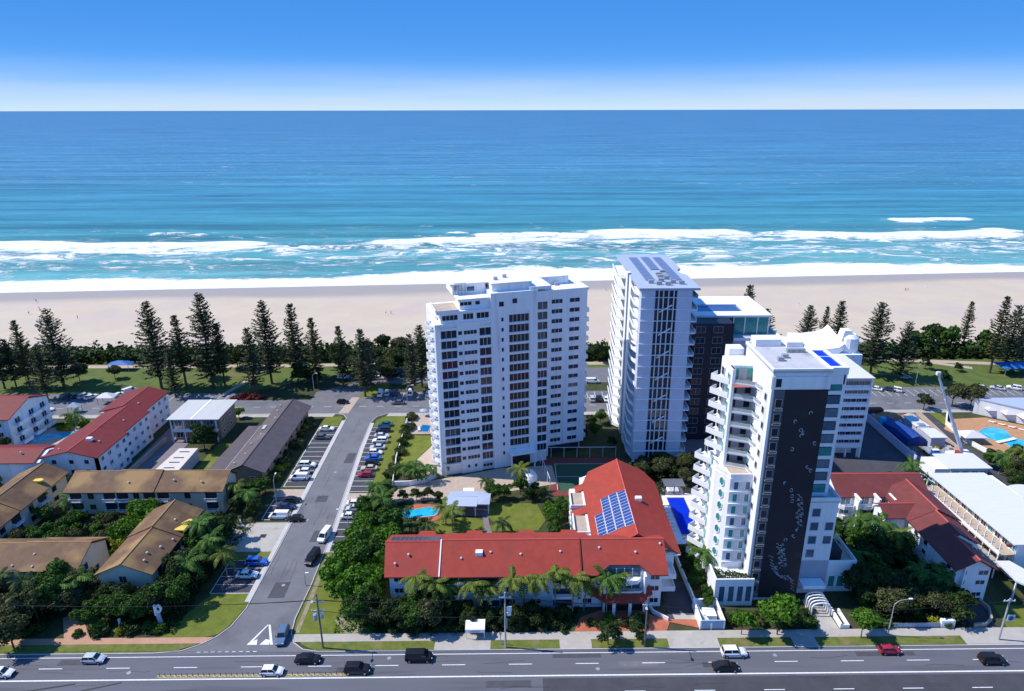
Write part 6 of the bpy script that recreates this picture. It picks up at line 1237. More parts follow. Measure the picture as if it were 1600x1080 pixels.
plant((-126, -108, 155.4, 157.6), 7, ['broad_a', 'broad_d'], .4, .55, 'under the crimson roof', 'trees under the crimson roof', 8)
plant((-146, -127, 150, 156.5), 6, DK, .5, .7, 'at the left edge below the crimson roof', 'trees at the left edge', 28)
plant((-37.5, -29.5, 111, 122), 8, ['broad_c', 'broad_a', 'broad_c'], .85, 1.05, 'in the near bright mass left of the red roof', 'bright trees left of the red roof', 9, 3.0)
plant((-37, -30, 123, 136), 8, ['broad_c', 'broad_c', 'broad_a'], .75, .95, 'in the far bright mass left of the red roof', 'bright trees behind the bright mass', 10, 3.0)
plant((-38, -33.4, 138, 149), 6, ['broad_a', 'broad_d', 'broad_c'], .5, .65, 'left of the kidney pool', 'trees left of the kidney pool', 11)
plant((-31.5, -14.5, 104.6, 108.4), 11, ['broad_b', 'broad_d', 'dense', 'broad_a'], .52, .8, 'before the left end of the red roof', 'dark trees before the red roofed apartments', 12, 2.2)
plant((-13.8, 9.5, 104.4, 108), 12, ['broad_b', 'dense'], .28, .46, 'behind the bus shelter', 'low trees behind the bus shelter', 13, 1.8)
plant((-31, -19.5, 148.6, 151), 6, ['broad_b', 'broad_d'], .34, .45, 'between kidney pool and drive', 'trees between pool and drive', 14)
plant((-7, 6, 149.5, 153), 6, ['broad_a', 'broad_b'], .42, .55, 'between inner lawn and drive', 'trees between lawn and drive', 15)
plant((6.5, 11.2, 122, 146), 10, ['broad_c', 'broad_b', 'broad_a'], .38, .55, 'beside the red roofed side wing', 'trees beside the side wing', 16, 2.4)
plant((33, 50, 156.5, 166), 11, ['broad_b', 'broad_d', 'broad_b'], .5, .7, 'at the foot of the striped tower', 'dark trees at the foot of the striped tower', 17)
plant((70, 87, 105, 112), 12, ['broad_b', 'dense', 'broad_b', 'broad_d'], .55, .82, 'before the maroon roofed apartments', 'dark trees before the maroon roof', 18)
plant((70.5, 85.5, 113, 127), 14, ['broad_b', 'dense', 'broad_b', 'broad_a'], .55, .8, 'left of the maroon roofed wing', 'dark trees left of the maroon wing', 19, 3.0)
plant((71, 81, 128, 135.5), 6, ['broad_b', 'broad_a'], .45, .6, 'before the curved white balconies', 'trees before the curved balconies', 20)
plant((99, 107, 148.5, 156), 6, ['broad_b', 'broad_c', 'broad_a'], .4, .6, 'beside the small white site hut', 'trees beside the site hut', 22)
plant((131, 148, 152, 168), 14, ['broad_b', 'broad_d', 'broad_a'], .5, .75, 'right of the oval shade roof', 'trees right of the oval shade', 23, 3.0)
plant((10, 28, 176.5, 196), 10, ['broad_b', 'broad_a'], .4, .6, 'between the angled and striped towers', 'trees between the towers', 24, 3.4)
plant((-160, -149, 168, 182), 6, DK, .5, .75, 'at the left edge by the lagoon', 'trees beside the lagoon pool', 25, 3)
plant((-134, -128, 172, 180), 5, DK, .18, .26, 'around the blue lagoon pool', 'trees around the lagoon pool', 26, 3)
plant((36, 39, 108, 130), 7, ['broad_a', 'broad_b', 'broad_d'], .28, .4, 'along the white drive wall', 'shrubby trees along the drive wall', 27)
plant((101, 112, 103.8, 106), 4, ['broad_b'], .4, .55, 'under the white entrance canopy', 'trees by the entrance canopy', 29)
# shrubs: small alike mounds
def shrubs(area, n_, keys, s0, s1, where, sd):
    R = random.Random(sd); n_ = min(n_, 30); pts = sorted(((R.uniform(area[0], area[1]), R.uniform(area[2], area[3])) for _ in range(n_)), key=(lambda p: p[1]) if area[3]-area[2] > 20 else None)
    along = 'from the highway' if area[3]-area[2] > 20 else 'from left'
    for i, (x, y) in enumerate(pts):
        k = R.choice(keys); cn = {'shrub_d': 'dark', 'shrub_m': 'green', 'shrub_b': 'bright', 'shrub_y': 'yellowish', 'shrub_o': 'olive'}[k]
        shrub(k, x, y, R.uniform(s0, s1)*1.15, '%s shrub, %s %s %s' % (cn, ORD[i], along, where), 'shrubs '+where)
shrubs((-35.8, -33.6, 158, 200), 34, ['shrub_o', 'shrub_d', 'shrub_m'], .7, 1.2, 'in the hedge on the white fence', 31)
shrubs((-67.6, -65.6, 160, 198), 30, ['shrub_o', 'shrub_o', 'shrub_y'], .7, 1.4, 'along the plum roofed hall', 32)
shrubs((-127, -92, 103.9, 106.2), 26, ['shrub_d', 'shrub_m'], .7, 1.1, 'at the salmon footpath, lower left', 33)
shrubs((-86, -68, 104, 106.5), 16, ['shrub_d', 'shrub_m', 'shrub_y'], .6, 1.0, 'at the footpath before the gable', 34)
shrubs((-26, 10, 103.9, 106), 30, ['shrub_d', 'shrub_d', 'shrub_o'], .6, 1.0, 'behind the bus shelter footpath', 35)
shrubs((14, 25, 104.4, 106.6), 12, ['shrub_d', 'shrub_o', 'shrub_b'], .5, .9, 'in the brick forecourt bed', 36)
shrubs((40.5, 59, 104.6, 108.5), 30, ['shrub_d', 'shrub_m', 'shrub_o'], .6, 1.0, 'under the mural panel', 37)
shrubs((-116, -88, 127.5, 144), 50, ['shrub_d', 'shrub_m', 'shrub_b', 'shrub_o'], .8, 1.3, 'in the townhouse courtyard', 38)
shrubs((-33, -20, 138.5, 141), 12, ['shrub_d', 'shrub_m'], .6, .9, 'between kidney pool and red roof', 39)
shrubs((-30, 8, 121.4, 130), 40, ['shrub_d', 'shrub_m', 'shrub_o'], .8, 1.2, 'in the shade behind the red roof', 40)
shrubs((69, 88, 104, 112), 30, ['shrub_d', 'shrub_d', 'shrub_m'], .8, 1.2, 'before the maroon roofed apartments', 41)
shrubs((70.5, 86, 112, 136), 40, ['shrub_d', 'shrub_m'], .8, 1.3, 'left of the maroon roofed wing', 42)
shrubs((80, 87.5, 104.2, 106), 8, ['shrub_y', 'shrub_y', 'shrub_o'], .6, .9, 'behind the pale metal fence', 43)
shrubs((-146, -127, 192, 199), 14, ['shrub_y', 'shrub_d', 'shrub_b'], .7, 1.1, 'on the lawn behind the lagoon', 44)
# palms
PALMS = [(652, 958, 8.6, 'q'), (682, 962, 8.0, 'q'), (700, 955, 7.0, 'q'), (742, 962, 8.2, 'q'), (765, 958, 7.2, 'q'), (802, 962, 9.2, 'q'), (820, 958, 9.4, 'q'), (838, 962, 8.6, 'q'), (868, 958, 9.8, 'q'), (893, 960, 9.4, 'q'), (912, 955, 8.0, 'q'), (948, 962, 9.0, 'c'), (962, 955, 8.0, 'q')]
for i, (px, py, h, k) in enumerate(PALMS): p = at(px, py); palm(p.x, p.y, h, 'tall feathery palm, %s from the left in the row before the red roofed apartments' % ORD[i], k, 14, 'palms before the red roofed apartments')
P2 = [(708, 832, 6.5, 'q', 'palm with long leaning fronds beside the pavilion corner'), (697, 820, 4.6, 'q', 'slim palm at the right end of the kidney pool'), (641, 834, 3.4, 'b', 'palm at the middle of the kidney pool near edge'), (668, 836, 2.6, 'b', 'short palm near the right part of the kidney pool edge'), (600, 812, 6.5, 'c', 'tall palm at the side street end of the garden'), (592, 790, 6, 'c', 'leafy palm left of the pool by the parked cars'), (785, 838, 4.2, 'b', 'small palm on the garden path between the lawns'),
    (812, 768, 7.0, 'q', 'palm standing on the drive before the angled tower entrance'), (760, 766, 3.2, 'b', 'small palm by the drive'), (650, 752, 4.5, 'c', 'spreading palm at the corner of the hotel lawn'), (666, 750, 3.8, 'c', 'second spreading palm at the corner of the hotel lawn, right one'), (638, 748, 3.6, 'c', 'third spreading palm at the hotel lawn, left one'), (699, 738, 3.0, 'b', 'dark small palm at the foot of the angled tower'),
    (1095, 905, 7.0, 'c', 'large arching palm left of the mural tower by the white deck'), (1108, 880, 5.4, 'c', 'smaller palm behind the arching one at the white deck'), (1085, 870, 5.0, 'q', 'palm at the near end of the white pool deck'), (1120, 905, 4.6, 'b', 'dark palm tucked against the mural tower annex'),
    (1365, 862, 8.0, 'c', 'tall palm among the dark trees right of the mural tower'), (1400, 880, 7.5, 'q', 'palm leaning at the maroon roofed wing'), (1338, 845, 6.0, 'c', 'palm near the curved white balconies'), (1375, 830, 6.4, 'q', 'feathery palm before the maroon roof'), (1430, 930, 6.0, 'c', 'palm in the dark garden left of the maroon gable'), (1465, 940, 6.4, 'c', 'palm closest to the maroon gable wall'), (1325, 900, 5.5, 'c', 'palm right of the white annex'), (1385, 950, 5.0, 'q', 'short palm near the street lamp'),
    (335, 890, 8.0, 'c', 'big dark palm right of the gabled townhouse'), (320, 870, 8.6, 'c', 'tallest palm right of the gabled townhouse'), (355, 900, 6.5, 'q', 'palm with pale hanging fronds by the corner bays'), (300, 920, 6.6, 'c', 'palm before the gabled townhouse side wall'), (50, 960, 8.0, 'b', 'dark palm at the lower left before the townhouses'), (15, 950, 8.5, 'b', 'tall dark palm at the left edge before the townhouses'), (95, 955, 6.5, 'c', 'palm in the middle before the lower left townhouses'), (128, 940, 6.0, 'c', 'palm near the corner of the lower left townhouses'),
    (372, 788, 5.5, 'q', 'yellowish palm at the end of the long row'), (390, 795, 4.6, 'c', 'palm beside the parked motorcycles'), (28, 665, 7, 'c', 'palm before the far left apartments'), (120, 672, 5, 'c', 'palm beside the lagoon pool'), (1560, 742, 6, 'c', 'palm beside the oval shade roof'), (1590, 735, 6, 'q', 'palm at the right edge beyond the oval shade'), (980, 755, 4.2, 'b', 'small palm between red roof and striped tower'), (60, 800, 4.0, 'c', 'palm in the left part of the townhouse courtyard'), (115, 800, 4.4, 'c', 'palm in the middle of the townhouse courtyard'), (1420, 745, 4.4, 'c', 'palm beside the white site hut')]
for px, py, h, k, lb in P2: p = at(px, py); palm(p.x, p.y, h, lb, k, 13, 'palms in the gardens')
# ground cover in the beds
for i, (poly, n_, hh, lm, nm) in enumerate(((((-128, 103.8), (-92, 103.8), (-92, 115), (-128, 115)), 5200, .9, L_DARK, 'ground cover before the lower left townhouses'), (((-90, 111), (-66.5, 104), (-66.5, 113.4), (-86, 113.4)), 3000, .8, L_DARK, 'ground cover before the gabled townhouse'), (((-117, 127), (-86.5, 127), (-86.5, 145), (-117, 145)), 6500, .9, L_OLV, 'ground cover in the townhouse courtyard'),
     (((-74, 113), (-67, 113), (-64, 141), (-74, 145)), 2800, .8, L_DARK, 'ground cover right of the gabled townhouse'), (((-36, 104), (-28, 104), (-27, 150), (-38, 150)), 5000, .9, L_MID, 'ground cover under the bright trees'), (((-28, 104), (10, 104), (12, 110.4), (-27, 110.4)), 5200, .8, L_DARK, 'ground cover before the red roofed apartments'), (((-27, 120.9), (11.6, 120.9), (11.6, 131), (-27, 131)), 3600, .6, L_DARK, 'ground cover behind the red roof'),
     (((29, 119), (34.6, 148), (50, 168), (29, 168)), 4200, .9, L_DARK, 'ground cover at the foot of the striped tower'), (((69, 104), (88, 104), (86, 137), (70, 137)), 7800, 1.0, L_DARK, 'ground cover in the garden right of the mural tower'), (((35.8, 106), (39, 106), (39, 130), (36, 130)), 700, .6, L_OLV, 'ground cover along the drive wall'), (((-155, 148), (-128, 148), (-108, 155), (-108, 158.4), (-155, 158)), 3600, .9, L_DARK, 'ground cover under the crimson roof'))):
    scrub('ground_cover', poly, n_, hh, .34, lm, nm, 'ground cover', 60+i)

# ================================================= STREET FURNITURE, SITE, POOL, PEOPLE
def cross_pole(x, y, h, label, mt, arms, extra=None):
    t = thing('power_pole', label, 'power pole', (x, y, 0)); part('pole', MB().tube((x, y, -.2), (x, y, h), .19, .13, 8), mt, t)
    for (z, wd) in arms:
        a = part('crossarm', MB().box(x-wd/2, x+wd/2, y-.09, y+.09, z-.1, z+.1), POLEC, t)
        for k in range(4): xx = x-wd/2+.15+k*(wd-.3)/3; part('insulator', MB().tube((xx, y, z+.1), (xx, y, z+.38), .07, .05, 6), WHITE2, t)
    return t
q1, q2, q3 = at(505, 1013), at(790, 1012), at(1007, 1011)
t = cross_pole(q1.x, q1.y, 12.4, 'tall timber power pole with two pale crossarms on the corner lawn', POLEM, ((10.6, 2.6), (8.6, 2.6)))
part('transformer', MB().tube((q1.x-.7, q1.y-.1, 6.6), (q1.x-.7, q1.y-.1, 7.9), .35, n=10).tube((q1.x+.6, q1.y-.1, 7.0), (q1.x+.6, q1.y-.1, 8.0), .28, n=10), BLUER, t); part('street_lamp_arm', MB().tube((q1.x, q1.y, 11.4), (q1.x-.3, q1.y-1.6, 12.1), .05).box(q1.x-.5, q1.y and q1.x-.1, q1.y-2.2, q1.y-1.5, 12.05, 12.2), POLEC, t)
t = cross_pole(q2.x, q2.y, 12.6, 'pale concrete power pole with a single crossarm right of the bus shelter', POLEC, ((11.4, 2.2),))
part('white_meter_box', MB().box(q2.x+.3, q2.x+1.2, q2.y-.3, q2.y+.1, 8.6, 9.4).box(q2.x+.3, q2.x+1.1, q2.y-.3, q2.y+.1, 7.6, 8.3), WHITE2, t); part('cable_box', MB().box(q2.x+.15, q2.x+.4, q2.y-.2, q2.y+.1, 4.6, 6.8), METAL, t)
t = cross_pole(q3.x, q3.y, 11.2, 'greenish power pole before the brick forecourt', POLEM, ((9.6, 1.8),))
part('lamp_arm', MB().tube((q3.x, q3.y, 9.8), (q3.x-.6, q3.y-1.8, 10.6), .05).box(q3.x-.8, q3.x-.4, q3.y-2.4, q3.y-1.7, 10.5, 10.65), POLEC, t)
q4 = at(1560, 1000); t = cross_pole(q4.x, q4.y, 9.6, 'power pole with a small round symbol sign near the right edge', POLEC, ((9.0, 2.2),))
part('sign_board', MB().box(q4.x+.3, q4.x+1.7, q4.y-.25, q4.y-.15, 4.6, 6.0), WHITE2, t); part('sign_symbol', MB().tube((q4.x+1.0, q4.y-.30, 5.3), (q4.x+1.0, q4.y-.25, 5.3), .5, n=14).box(q4.x+.92, q4.x+1.08, q4.y-.34, q4.y-.3, 4.9, 5.7), GLASSB, t)
def wire(a, b, sag, label, r=.022):
    m = MB(); n_ = 10; P_ = [Vector(a).lerp(Vector(b), i/n_)-Vector((0, 0, sag*4*(i/n_)*(1-i/n_))) for i in range(n_+1)]
    for i in range(n_): m.tube(P_[i], P_[i+1], r, n=4)
    single('power_line', m, WIRE, label, 'cable', 'power lines over the verge')
WL = ['nearest', 'second nearest', 'second furthest', 'furthest']
for k in range(4):
    o1 = (-1.15+k*.77)
    wire((q1.x+o1, q1.y, 11), (q2.x+o1*.8, q2.y, 11.8), .9, '%s wire between the timber pole and the pale concrete pole' % WL[k]); wire((q2.x+o1*.8, q2.y, 11.8), (q3.x+o1*.7, q3.y, 10.0), .8, '%s wire between the pale concrete pole and the forecourt pole' % WL[k])
    wire((q1.x+o1, q1.y, 11), (q1.x-75+o1, q1.y+1, 11), 1.5, '%s wire running left from the timber pole' % WL[k])
wire((q1.x, q1.y, 8.6), (q2.x, q2.y, 7.2), .7, 'lower thick cable between timber and concrete poles', .04); wire((q3.x, q3.y, 9.6), (q4.x, q4.y, 9.0), 2.0, 'single wire from forecourt pole to the right edge pole', .03)
def lamp(px, py, h, arm, label, mt=METAL, ang=0):
    p = at(px, py); t = thing('street_lamp', label, 'street lamp', p, ang)
    part('pole', MB().tube((0, 0, 0), (0, 0, h*.86), .11, .07, 8).tube((0, 0, h*.86), (arm*.35, 0, h*.96), .06, .05).tube((arm*.35, 0, h*.96), (arm, 0, h), .05, .04), mt, t, local=True); part('lamp_head', MB().box(arm-.1, arm+.6, -.15, .15, h-.06, h+.08), WHITE2, t, local=True)
lamp(1387, 993, 8.5, 2.6, 'curved arm street lamp at the right by the pale metal fence', POLEC); lamp(433, 792, 8.5, 1.6, 'slim street lamp at the left bays of the side street', POLEC, pi/2); lamp(547, 845, 8.5, 1.8, 'slim street lamp beside the near right bays', POLEC, pi)
lamp(478, 915, 3.2, .3, 'short post at the kerb of the corner lawn'); lamp(1430, 602, 9, 1.8, 'street lamp on the right of the esplanade', POLEC); lamp(390, 608, 7, 1.2, 'pale lamp under the pines left of the crossing', POLEC); lamp(491, 612, 7, 1.2, 'pale lamp beside the esplanade junction', POLEC); lamp(637, 636, 8, 1.8, 'lamp on the corner before the angled tower', POLEC)
bs = thing('bus_shelter', 'small bus shelter with a white curved roof bearing an oval mark', 'bus shelter', (-8.4, 102.8, .12))
m = MB(); P_ = [(102.0, 2.35), (102.5, 2.6), (103.2, 2.75), (104.0, 2.7), (104.5, 2.5)]
m.loft([[(-10.3, y, z), (-6.6, y, z), (-6.6, y, z+.1), (-10.3, y, z+.1)] for y, z in P_]); part('roof', m, WHITE2, bs); part('fascia', MB().box(-10.3, -6.6, 101.92, 102.0, 1.7, 2.4), WHITE2, bs)
m = MB(); m.loft([[(-8.45+.95*cos(a), 101.90, 2.05+.24*sin(a)) for a in [i*pi/8 for i in range(16)]], [(-8.45+.95*cos(a), 101.87, 2.05+.24*sin(a)) for a in [i*pi/8 for i in range(16)]]]); part('oval_mark', m, BLUER, bs)
part('back_panel', MB().box(-10.2, -6.7, 104.2, 104.3, .12, 2.5), CARGL, bs); part('side_panel', MB().box(-6.8, -6.7, 102.4, 104.2, .4, 2.3), WHITE2, bs); part('bench', MB().box(-9.9, -7.4, 103.6, 104.0, .5, .58), METAL, bs)
for x in (-10.2, -6.8): part('post', MB().box(x, x+.1, 102.1, 102.2, .12, 2.4), WHITE2, bs)
single('bin', MB().tube((-5.2, 102.6, .12), (-5.2, 102.6, 1.1), .3, n=10), METAL, 'small grey bin beside the bus shelter', 'bin'); single('bus_stop_post', MB().tube((-3.6, 100.7, .1), (-3.6, 100.7, 2.9), .08).box(-3.8, -3.4, 100.62, 100.68, 2.3, 2.9), POLEC, 'thin bus stop post between shelter and concrete pole', 'sign post')
ms_ = thing('motel_sign', 'tall white and pale blue sign with a ring emblem in the dark garden', 'sign', at(253, 978))
p = at(253, 978); part('tapered_post', MB().loft([[(p.x-.35, p.y-.15, 0), (p.x+.35, p.y-.15, 0), (p.x+.35, p.y+.15, 0), (p.x-.35, p.y+.15, 0)], [(p.x-.75, p.y-.15, 3.4), (p.x+.1, p.y-.15, 3.4), (p.x+.1, p.y+.15, 3.4), (p.x-.75, p.y+.15, 3.4)]]), BLUER, ms_)
m = MB(); k = 14
for i in range(k):
    a0, a1 = 2*pi*i/k, 2*pi*(i+1)/k
    m.loft([[(p.x+r_*cos(a)*.75, p.y+yy, 4.1+r_*sin(a)) for r_, yy in ((.9, -.18), (.9, .18), (.5, .18), (.5, -.18))] for a in (a0, a1)], cap=False)
part('ring_emblem', m, WHITE2, ms_); part('emblem_stem', MB().box(p.x-.8, p.x-.5, p.y-.2, p.y+.2, 2.6, 5.0), WHITE2, ms_)
single('garden_statue', MB().loft([[(p.x-8+r_*cos(a), p.y+r_*sin(a), z) for a in [j*pi/4 for j in range(8)]] for r_, z in ((.45, 0), (.35, .5), (.22, 1.2), (.3, 1.6), (.12, 1.9))]), WHITE2, 'small pale garden ornament in the shade left of the salmon path', 'ornament')
fc = thing('metal_fence', 'low pale blue metal fence ending at a white sign box, right', 'fence', (76, 103.9, 0))
for i in range(18): rep('panel', 'mf', lambda: MB().box(0, .55, -.03, .03, .1, 1.1), BLUER, fc, (70.6+i*.6, 103.95, 0))
part('rail', MB().box(70.6, 81.4, 103.9, 104.0, 1.1, 1.18), METAL, fc)
single('sign_box', MB().box(81.6, 84.2, 103.8, 104.6, 0, 1.7).box(81.9, 83.9, 103.74, 103.8, .5, 1.5), WHITE2, 'white sign box at the end of the pale metal fence', 'sign')
single('curved_low_wall', MB().prism(ribbon([(88, 103.9), (90.5, 104.2), (92.6, 105.6), (94, 108.6), (93.6, 111)], .35), 0, .9), PAVE, 'low curved tan wall by the dark drive under the maroon gable', 'wall')
struct('dark_drive', MB().sheet([(84, 103.8), (92.4, 103.8), (94, 108), (94.5, 111), (88, 111), (84.5, 107)], .045), ASPHD); struct('right_lawn', MB().sheet([(94.5, 103.8), (140, 103.8), (140, 108), (96, 110)], .045), LAWN)
for i, (px, py) in enumerate(((376, 818), (381, 826), (372, 826))):
    p = at(px, py); m = MB()
    for yy in (-.7, .7): m.tube((-.06, yy, .32), (.06, yy, .32), .32, n=12)
    m.loft([[(-.12, -.5, .5), (.12, -.5, .5), (.1, -.5, .8), (-.1, -.5, .8)], [(-.16, .1, .45), (.16, .1, .45), (.14, .1, .95), (-.14, .1, .95)], [(-.06, .6, .7), (.06, .6, .7), (.05, .6, .95), (-.05, .6, .95)]]); m.tube((-.35, .5, 1.1), (.35, .5, 1.1), .03); m.tube((0, .7, .32), (0, .5, 1.1), .04)
    tag(link('motorcycle', m.mesh('motorcycle', METAL), None, (p.x, p.y, .06), .6+i*.5), ['motorcycle furthest back beside the pale driveway', 'silver motorcycle rightmost beside the pale driveway', 'silver motorcycle leftmost beside the pale driveway'][i], 'motorcycle', 'motorcycles by the pale driveway')
struct('drain_grate', MB().box(-61.2, -59.8, 134.8, 136.2, .05, .075), DARKIN)
# park: shelters, playground shades
def shade_roof(px, py, w_, d, h, mt, label):
    p = at(px, py); t = thing('park_shelter', label, 'shelter', p); x, y = p.x, p.y
    m = MB(); m.loft([[(x-w_/2, y-d/2, h), (x+w_/2, y-d/2, h), (x+w_/2, y+d/2, h), (x-w_/2, y+d/2, h)], [(x-w_*.1, y-d*.1, h+1.2), (x+w_*.1, y-d*.1, h+1.2), (x+w_*.1, y+d*.1, h+1.2), (x-w_*.1, y+d*.1, h+1.2)]]); part('roof', m, mt, t)
    for sx in (-1, 1):
        for sy in (-1, 1): part('post', MB().tube((x+sx*w_*.42, y+sy*d*.42, 0), (x+sx*w_*.42, y+sy*d*.42, h), .1), METAL, t)
PB = mat('playground_blue', (.02, .14, .42), .6, .1)
shade_roof(190, 578, 9, 4, 2.6, PB, 'flat blue playground shade on the left park lawn'); shade_roof(1585, 585, 14, 7, 3.6, PB, 'large blue playground shade at the right edge of the park'); shade_roof(169, 630, 6, 3.4, 2.6, WROOF, 'small white roofed shelter beside the camper van'); shade_roof(118, 644, 4.2, 2.2, 2.2, BLUER, 'small blue grey bus shelter before the lagoon lawn')
shade_roof(1515, 690, 7, 5, 2.4, WROOF, 'white shell like cabana beside the hotel pool')
# hotel pool at the right
pool('hotel_pool', [(140.5, 184.2), (145.5, 188.6), (149.5, 190), (152.2, 188), (151, 183.5), (154.5, 178), (164, 174), (166, 168), (152, 170.5), (146.5, 174.5), (146, 179.5)], [(133.5, 189), (140, 196), (152, 197), (170, 184), (170, 165), (148, 167), (138, 176)], 'large turquoise lagoon pool with a tan deck at the right edge', POOLW, mat('tan_deck', (.46, .25, .13), .85, .12))
single('pool_bridge', MB().prism([(144, 178.6), (151, 181), (150.6, 182), (143.6, 179.6)], .3, .55), WHITE2, 'small white footbridge crossing the hotel lagoon pool', 'bridge')
hl = thing('hotel_podium', 'long grey blue podium roof beyond the hotel pool at the right edge', 'building', (172, 190, 0)); part('wall', MB().prism([(150, 200.5), (190, 200.5), (190, 176), (171, 184)], 0, 5), WHITE, hl); part('roof', MB().prism([(149.4, 200.9), (190.5, 200.9), (190.5, 175.6), (171, 183.4)], 5, 5.3), BLUER, hl)
for i in range(6): x, y = 154+i*3.4, 198.4-i*3.2; part('cabana_roof', MB().loft([[(x-1.8, y-1.8, 2.6), (x+1.8, y-1.8, 2.6), (x+1.8, y+1.8, 2.6), (x-1.8, y+1.8, 2.6)], [(x-.2, y-.2, 3.8), (x+.2, y-.2, 3.8), (x+.2, y+.2, 3.8), (x-.2, y+.2, 3.8)]]), WROOF, hl)
struct('hotel_lawn', MB().sheet([(135.4, 188), (139, 196), (139, 201), (135.6, 201)], .058), LAWN)
for i in range(9): p = Vector((151.5+i*1.9, 193.2-i*1.9, .08)); o = tag(link('sun_lounger', PC['lgr'], None, p, -.8), 'white lounger, %s from the left along the far edge of the hotel pool' % ORD[i], 'sun lounger', 'loungers beside the hotel pool')
struct('side_road', MB().sheet([(129.5, 150), (136, 150), (133.8, 178), (135.5, 200.9), (131.6, 200.9), (129.6, 178)], .05), ASPHD)
single('road_wall', MB().prism(ribbon([(128.3, 158), (128.9, 178), (131.2, 200)], .4), 0, 1.6), PAVE, 'pale wall between the building site and the narrow dark road', 'wall'); single('pool_wall', MB().prism(ribbon([(137.2, 170), (134.8, 180), (136.0, 192), (140.5, 199)], .35), 0, 1.4), WHITE, 'curved white wall between the narrow road and the hotel pool deck', 'wall')
struct('yard', MB().sheet([(98.4, 149), (111.7, 157), (111.7, 200.7), (88, 200.7), (86, 171), (88, 150)], .045), ASPHD); struct('bare_yard', MB().sheet([(52, 130), (74, 130), (86, 150), (86, 200.7), (47.5, 200.7), (47.5, 168)], .03), PURP)
sf = thing('site_hoarding', 'long lavender white hoarding along the left side of the building site', 'fence', (112, 184, 0))
for i in range(18): rep('hoarding_panel', 'hp', lambda: MB().box(-.12, .12, 0, 1.78, 0, 2.6), mat('lavender_hoarding', (.50, .50, .64), .6, .05), sf, (112.2-.0*i, 167+i*1.85, 0))
struct('site_ground', MB().sheet([(112.4, 166), (128, 166), (128.6, 178), (131, 200.8), (112.4, 200.8)], .06), mat('site_mud', (.12, .085, .065), .95, .35, .4, .6, 2, dirt=((.33, .24, .17), .25, .52)))
def heap(x, y, r_, h, mt, label, sd=1):
    R = random.Random(sd); L = []
    for i, (k, z) in enumerate(((1, 0), (.8, .4), (.5, .75), (.2, .95), (.03, 1))): L.append([(x+r_*k*(1+R.uniform(-.15, .15))*cos(a), y+r_*k*.7*(1+R.uniform(-.15, .15))*sin(a), z*h) for a in [j*pi/7 for j in range(14)]])
    single('soil_heap', MB().loft(L, cap=False), mt, label, 'soil heap', 'soil heaps on the building site')
for i, (x, y, r_, h, lb) in enumerate(((115.6, 196, 3.4, 1.6, 'orange soil heap nearest the hoarding at the esplanade end'), (120, 197.5, 4.2, 2.0, 'large orange soil heap beside the esplanade hoarding'), (124.5, 195.8, 3.2, 1.5, 'pale sand heap in the middle of the site'), (128, 198, 2.4, 1.2, 'grey rubble heap at the right corner of the site'), (117, 192, 2.4, .8, 'low orange heap by the blue tarpaulin'))): heap(x, y, r_, h, SOIL if i < 3 else CONC, lb, i)
single('rust_container', MB().box(112.8, 119.5, 199.0, 201, 0, 2.2), mat('rust_brown', (.16, .05, .035), .8, .2), 'dark rust brown container at the esplanade end of the building site', 'container')
bt = thing('blue_tarpaulin_cover', 'large blue tarpaulin covered structure in the building site', 'tarpaulin', (117, 184, 0))
m = MB(); m.loft([[(113.4, 190, 0), (113.4, 190, 2.6), (116, 191, 3.6), (118.8, 190, 2.4), (118.8, 190, 0)], [(114.6, 184, 0), (114.6, 184, 3.2), (117.6, 184.4, 4.0), (120.6, 184, 2.6), (120.6, 184, 0)], [(116, 178, 0), (116, 178, 2.2), (118.8, 178, 3.2), (121.4, 178, 2.0), (121.4, 178, 0)]]); part('cover', m, BLUET, bt); part('cyan_panel', MB().box(113.2, 114.8, 188.6, 190.4, 0, 3.9), CYAN, bt)
sh = thing('site_shed', 'long white roofed shed in the middle of the building site', 'shed', (123, 185, 0))
part('wall', MB().prism([(122.0, 191.6), (125.2, 191.6), (126, 176.6), (121.8, 176.6)], 0, 3.0), GREYW, sh); part('roof', MB().prism([(121.8, 192), (125.4, 192), (126.0, 184.4), (121.6, 184.4)], 3.0, 3.3), WROOF, sh); part('roof', MB().prism([(121.8, 182.4), (126.0, 182.4), (126.4, 176.2), (121.4, 176.2)], 3.3, 3.6), WROOF, sh); part('roof_hatch', MB().box(122.6, 124.6, 184.6, 186, 3.3, 3.7), METAL, sh)
for x0 in (127.2, 128.0): single('site_pipe', MB().box(x0, x0+.35, 168, 192, .1, .6), PAVE, 'long pale beam %s the site wall' % ('away from' if x0 < 127.5 else 'right beside'), 'beam', 'long beams on the site')
R = random.Random(77); JC = [METAL, WHITE2, mat('machine_red', (.35, .04, .03), .5, .1), BLUER, mat('machine_yellow', (.5, .36, .04), .5, .1), CONC, TAN]; NM = ['grey', 'white', 'red', 'pale blue', 'yellow', 'concrete', 'tan']
for i in range(26):
    x, y = R.uniform(113.5, 127), R.uniform(168.5, 177) if i % 2 else R.uniform(191.6, 198); c = R.randrange(7); w_, d, h = R.uniform(.4, 1.3), R.uniform(.4, 1.5), R.uniform(.4, 1.5)
    m = MB().box(x-w_, x+w_, y-d, y+d, 0, h*.6).prism([(x-w_*.7, y-d*.6), (x+w_*.5, y-d*.8), (x+w_*.6, y+d*.5), (x-w_*.4, y+d*.7)], h*.6, h*1.1)
    single('site_crate', m, JC[c], '%s bundle of material, %s in the row at the %s end' % (NM[c], ORD[i//2], 'motel' if i % 2 else 'esplanade'), 'building material', 'bundles on the building site')
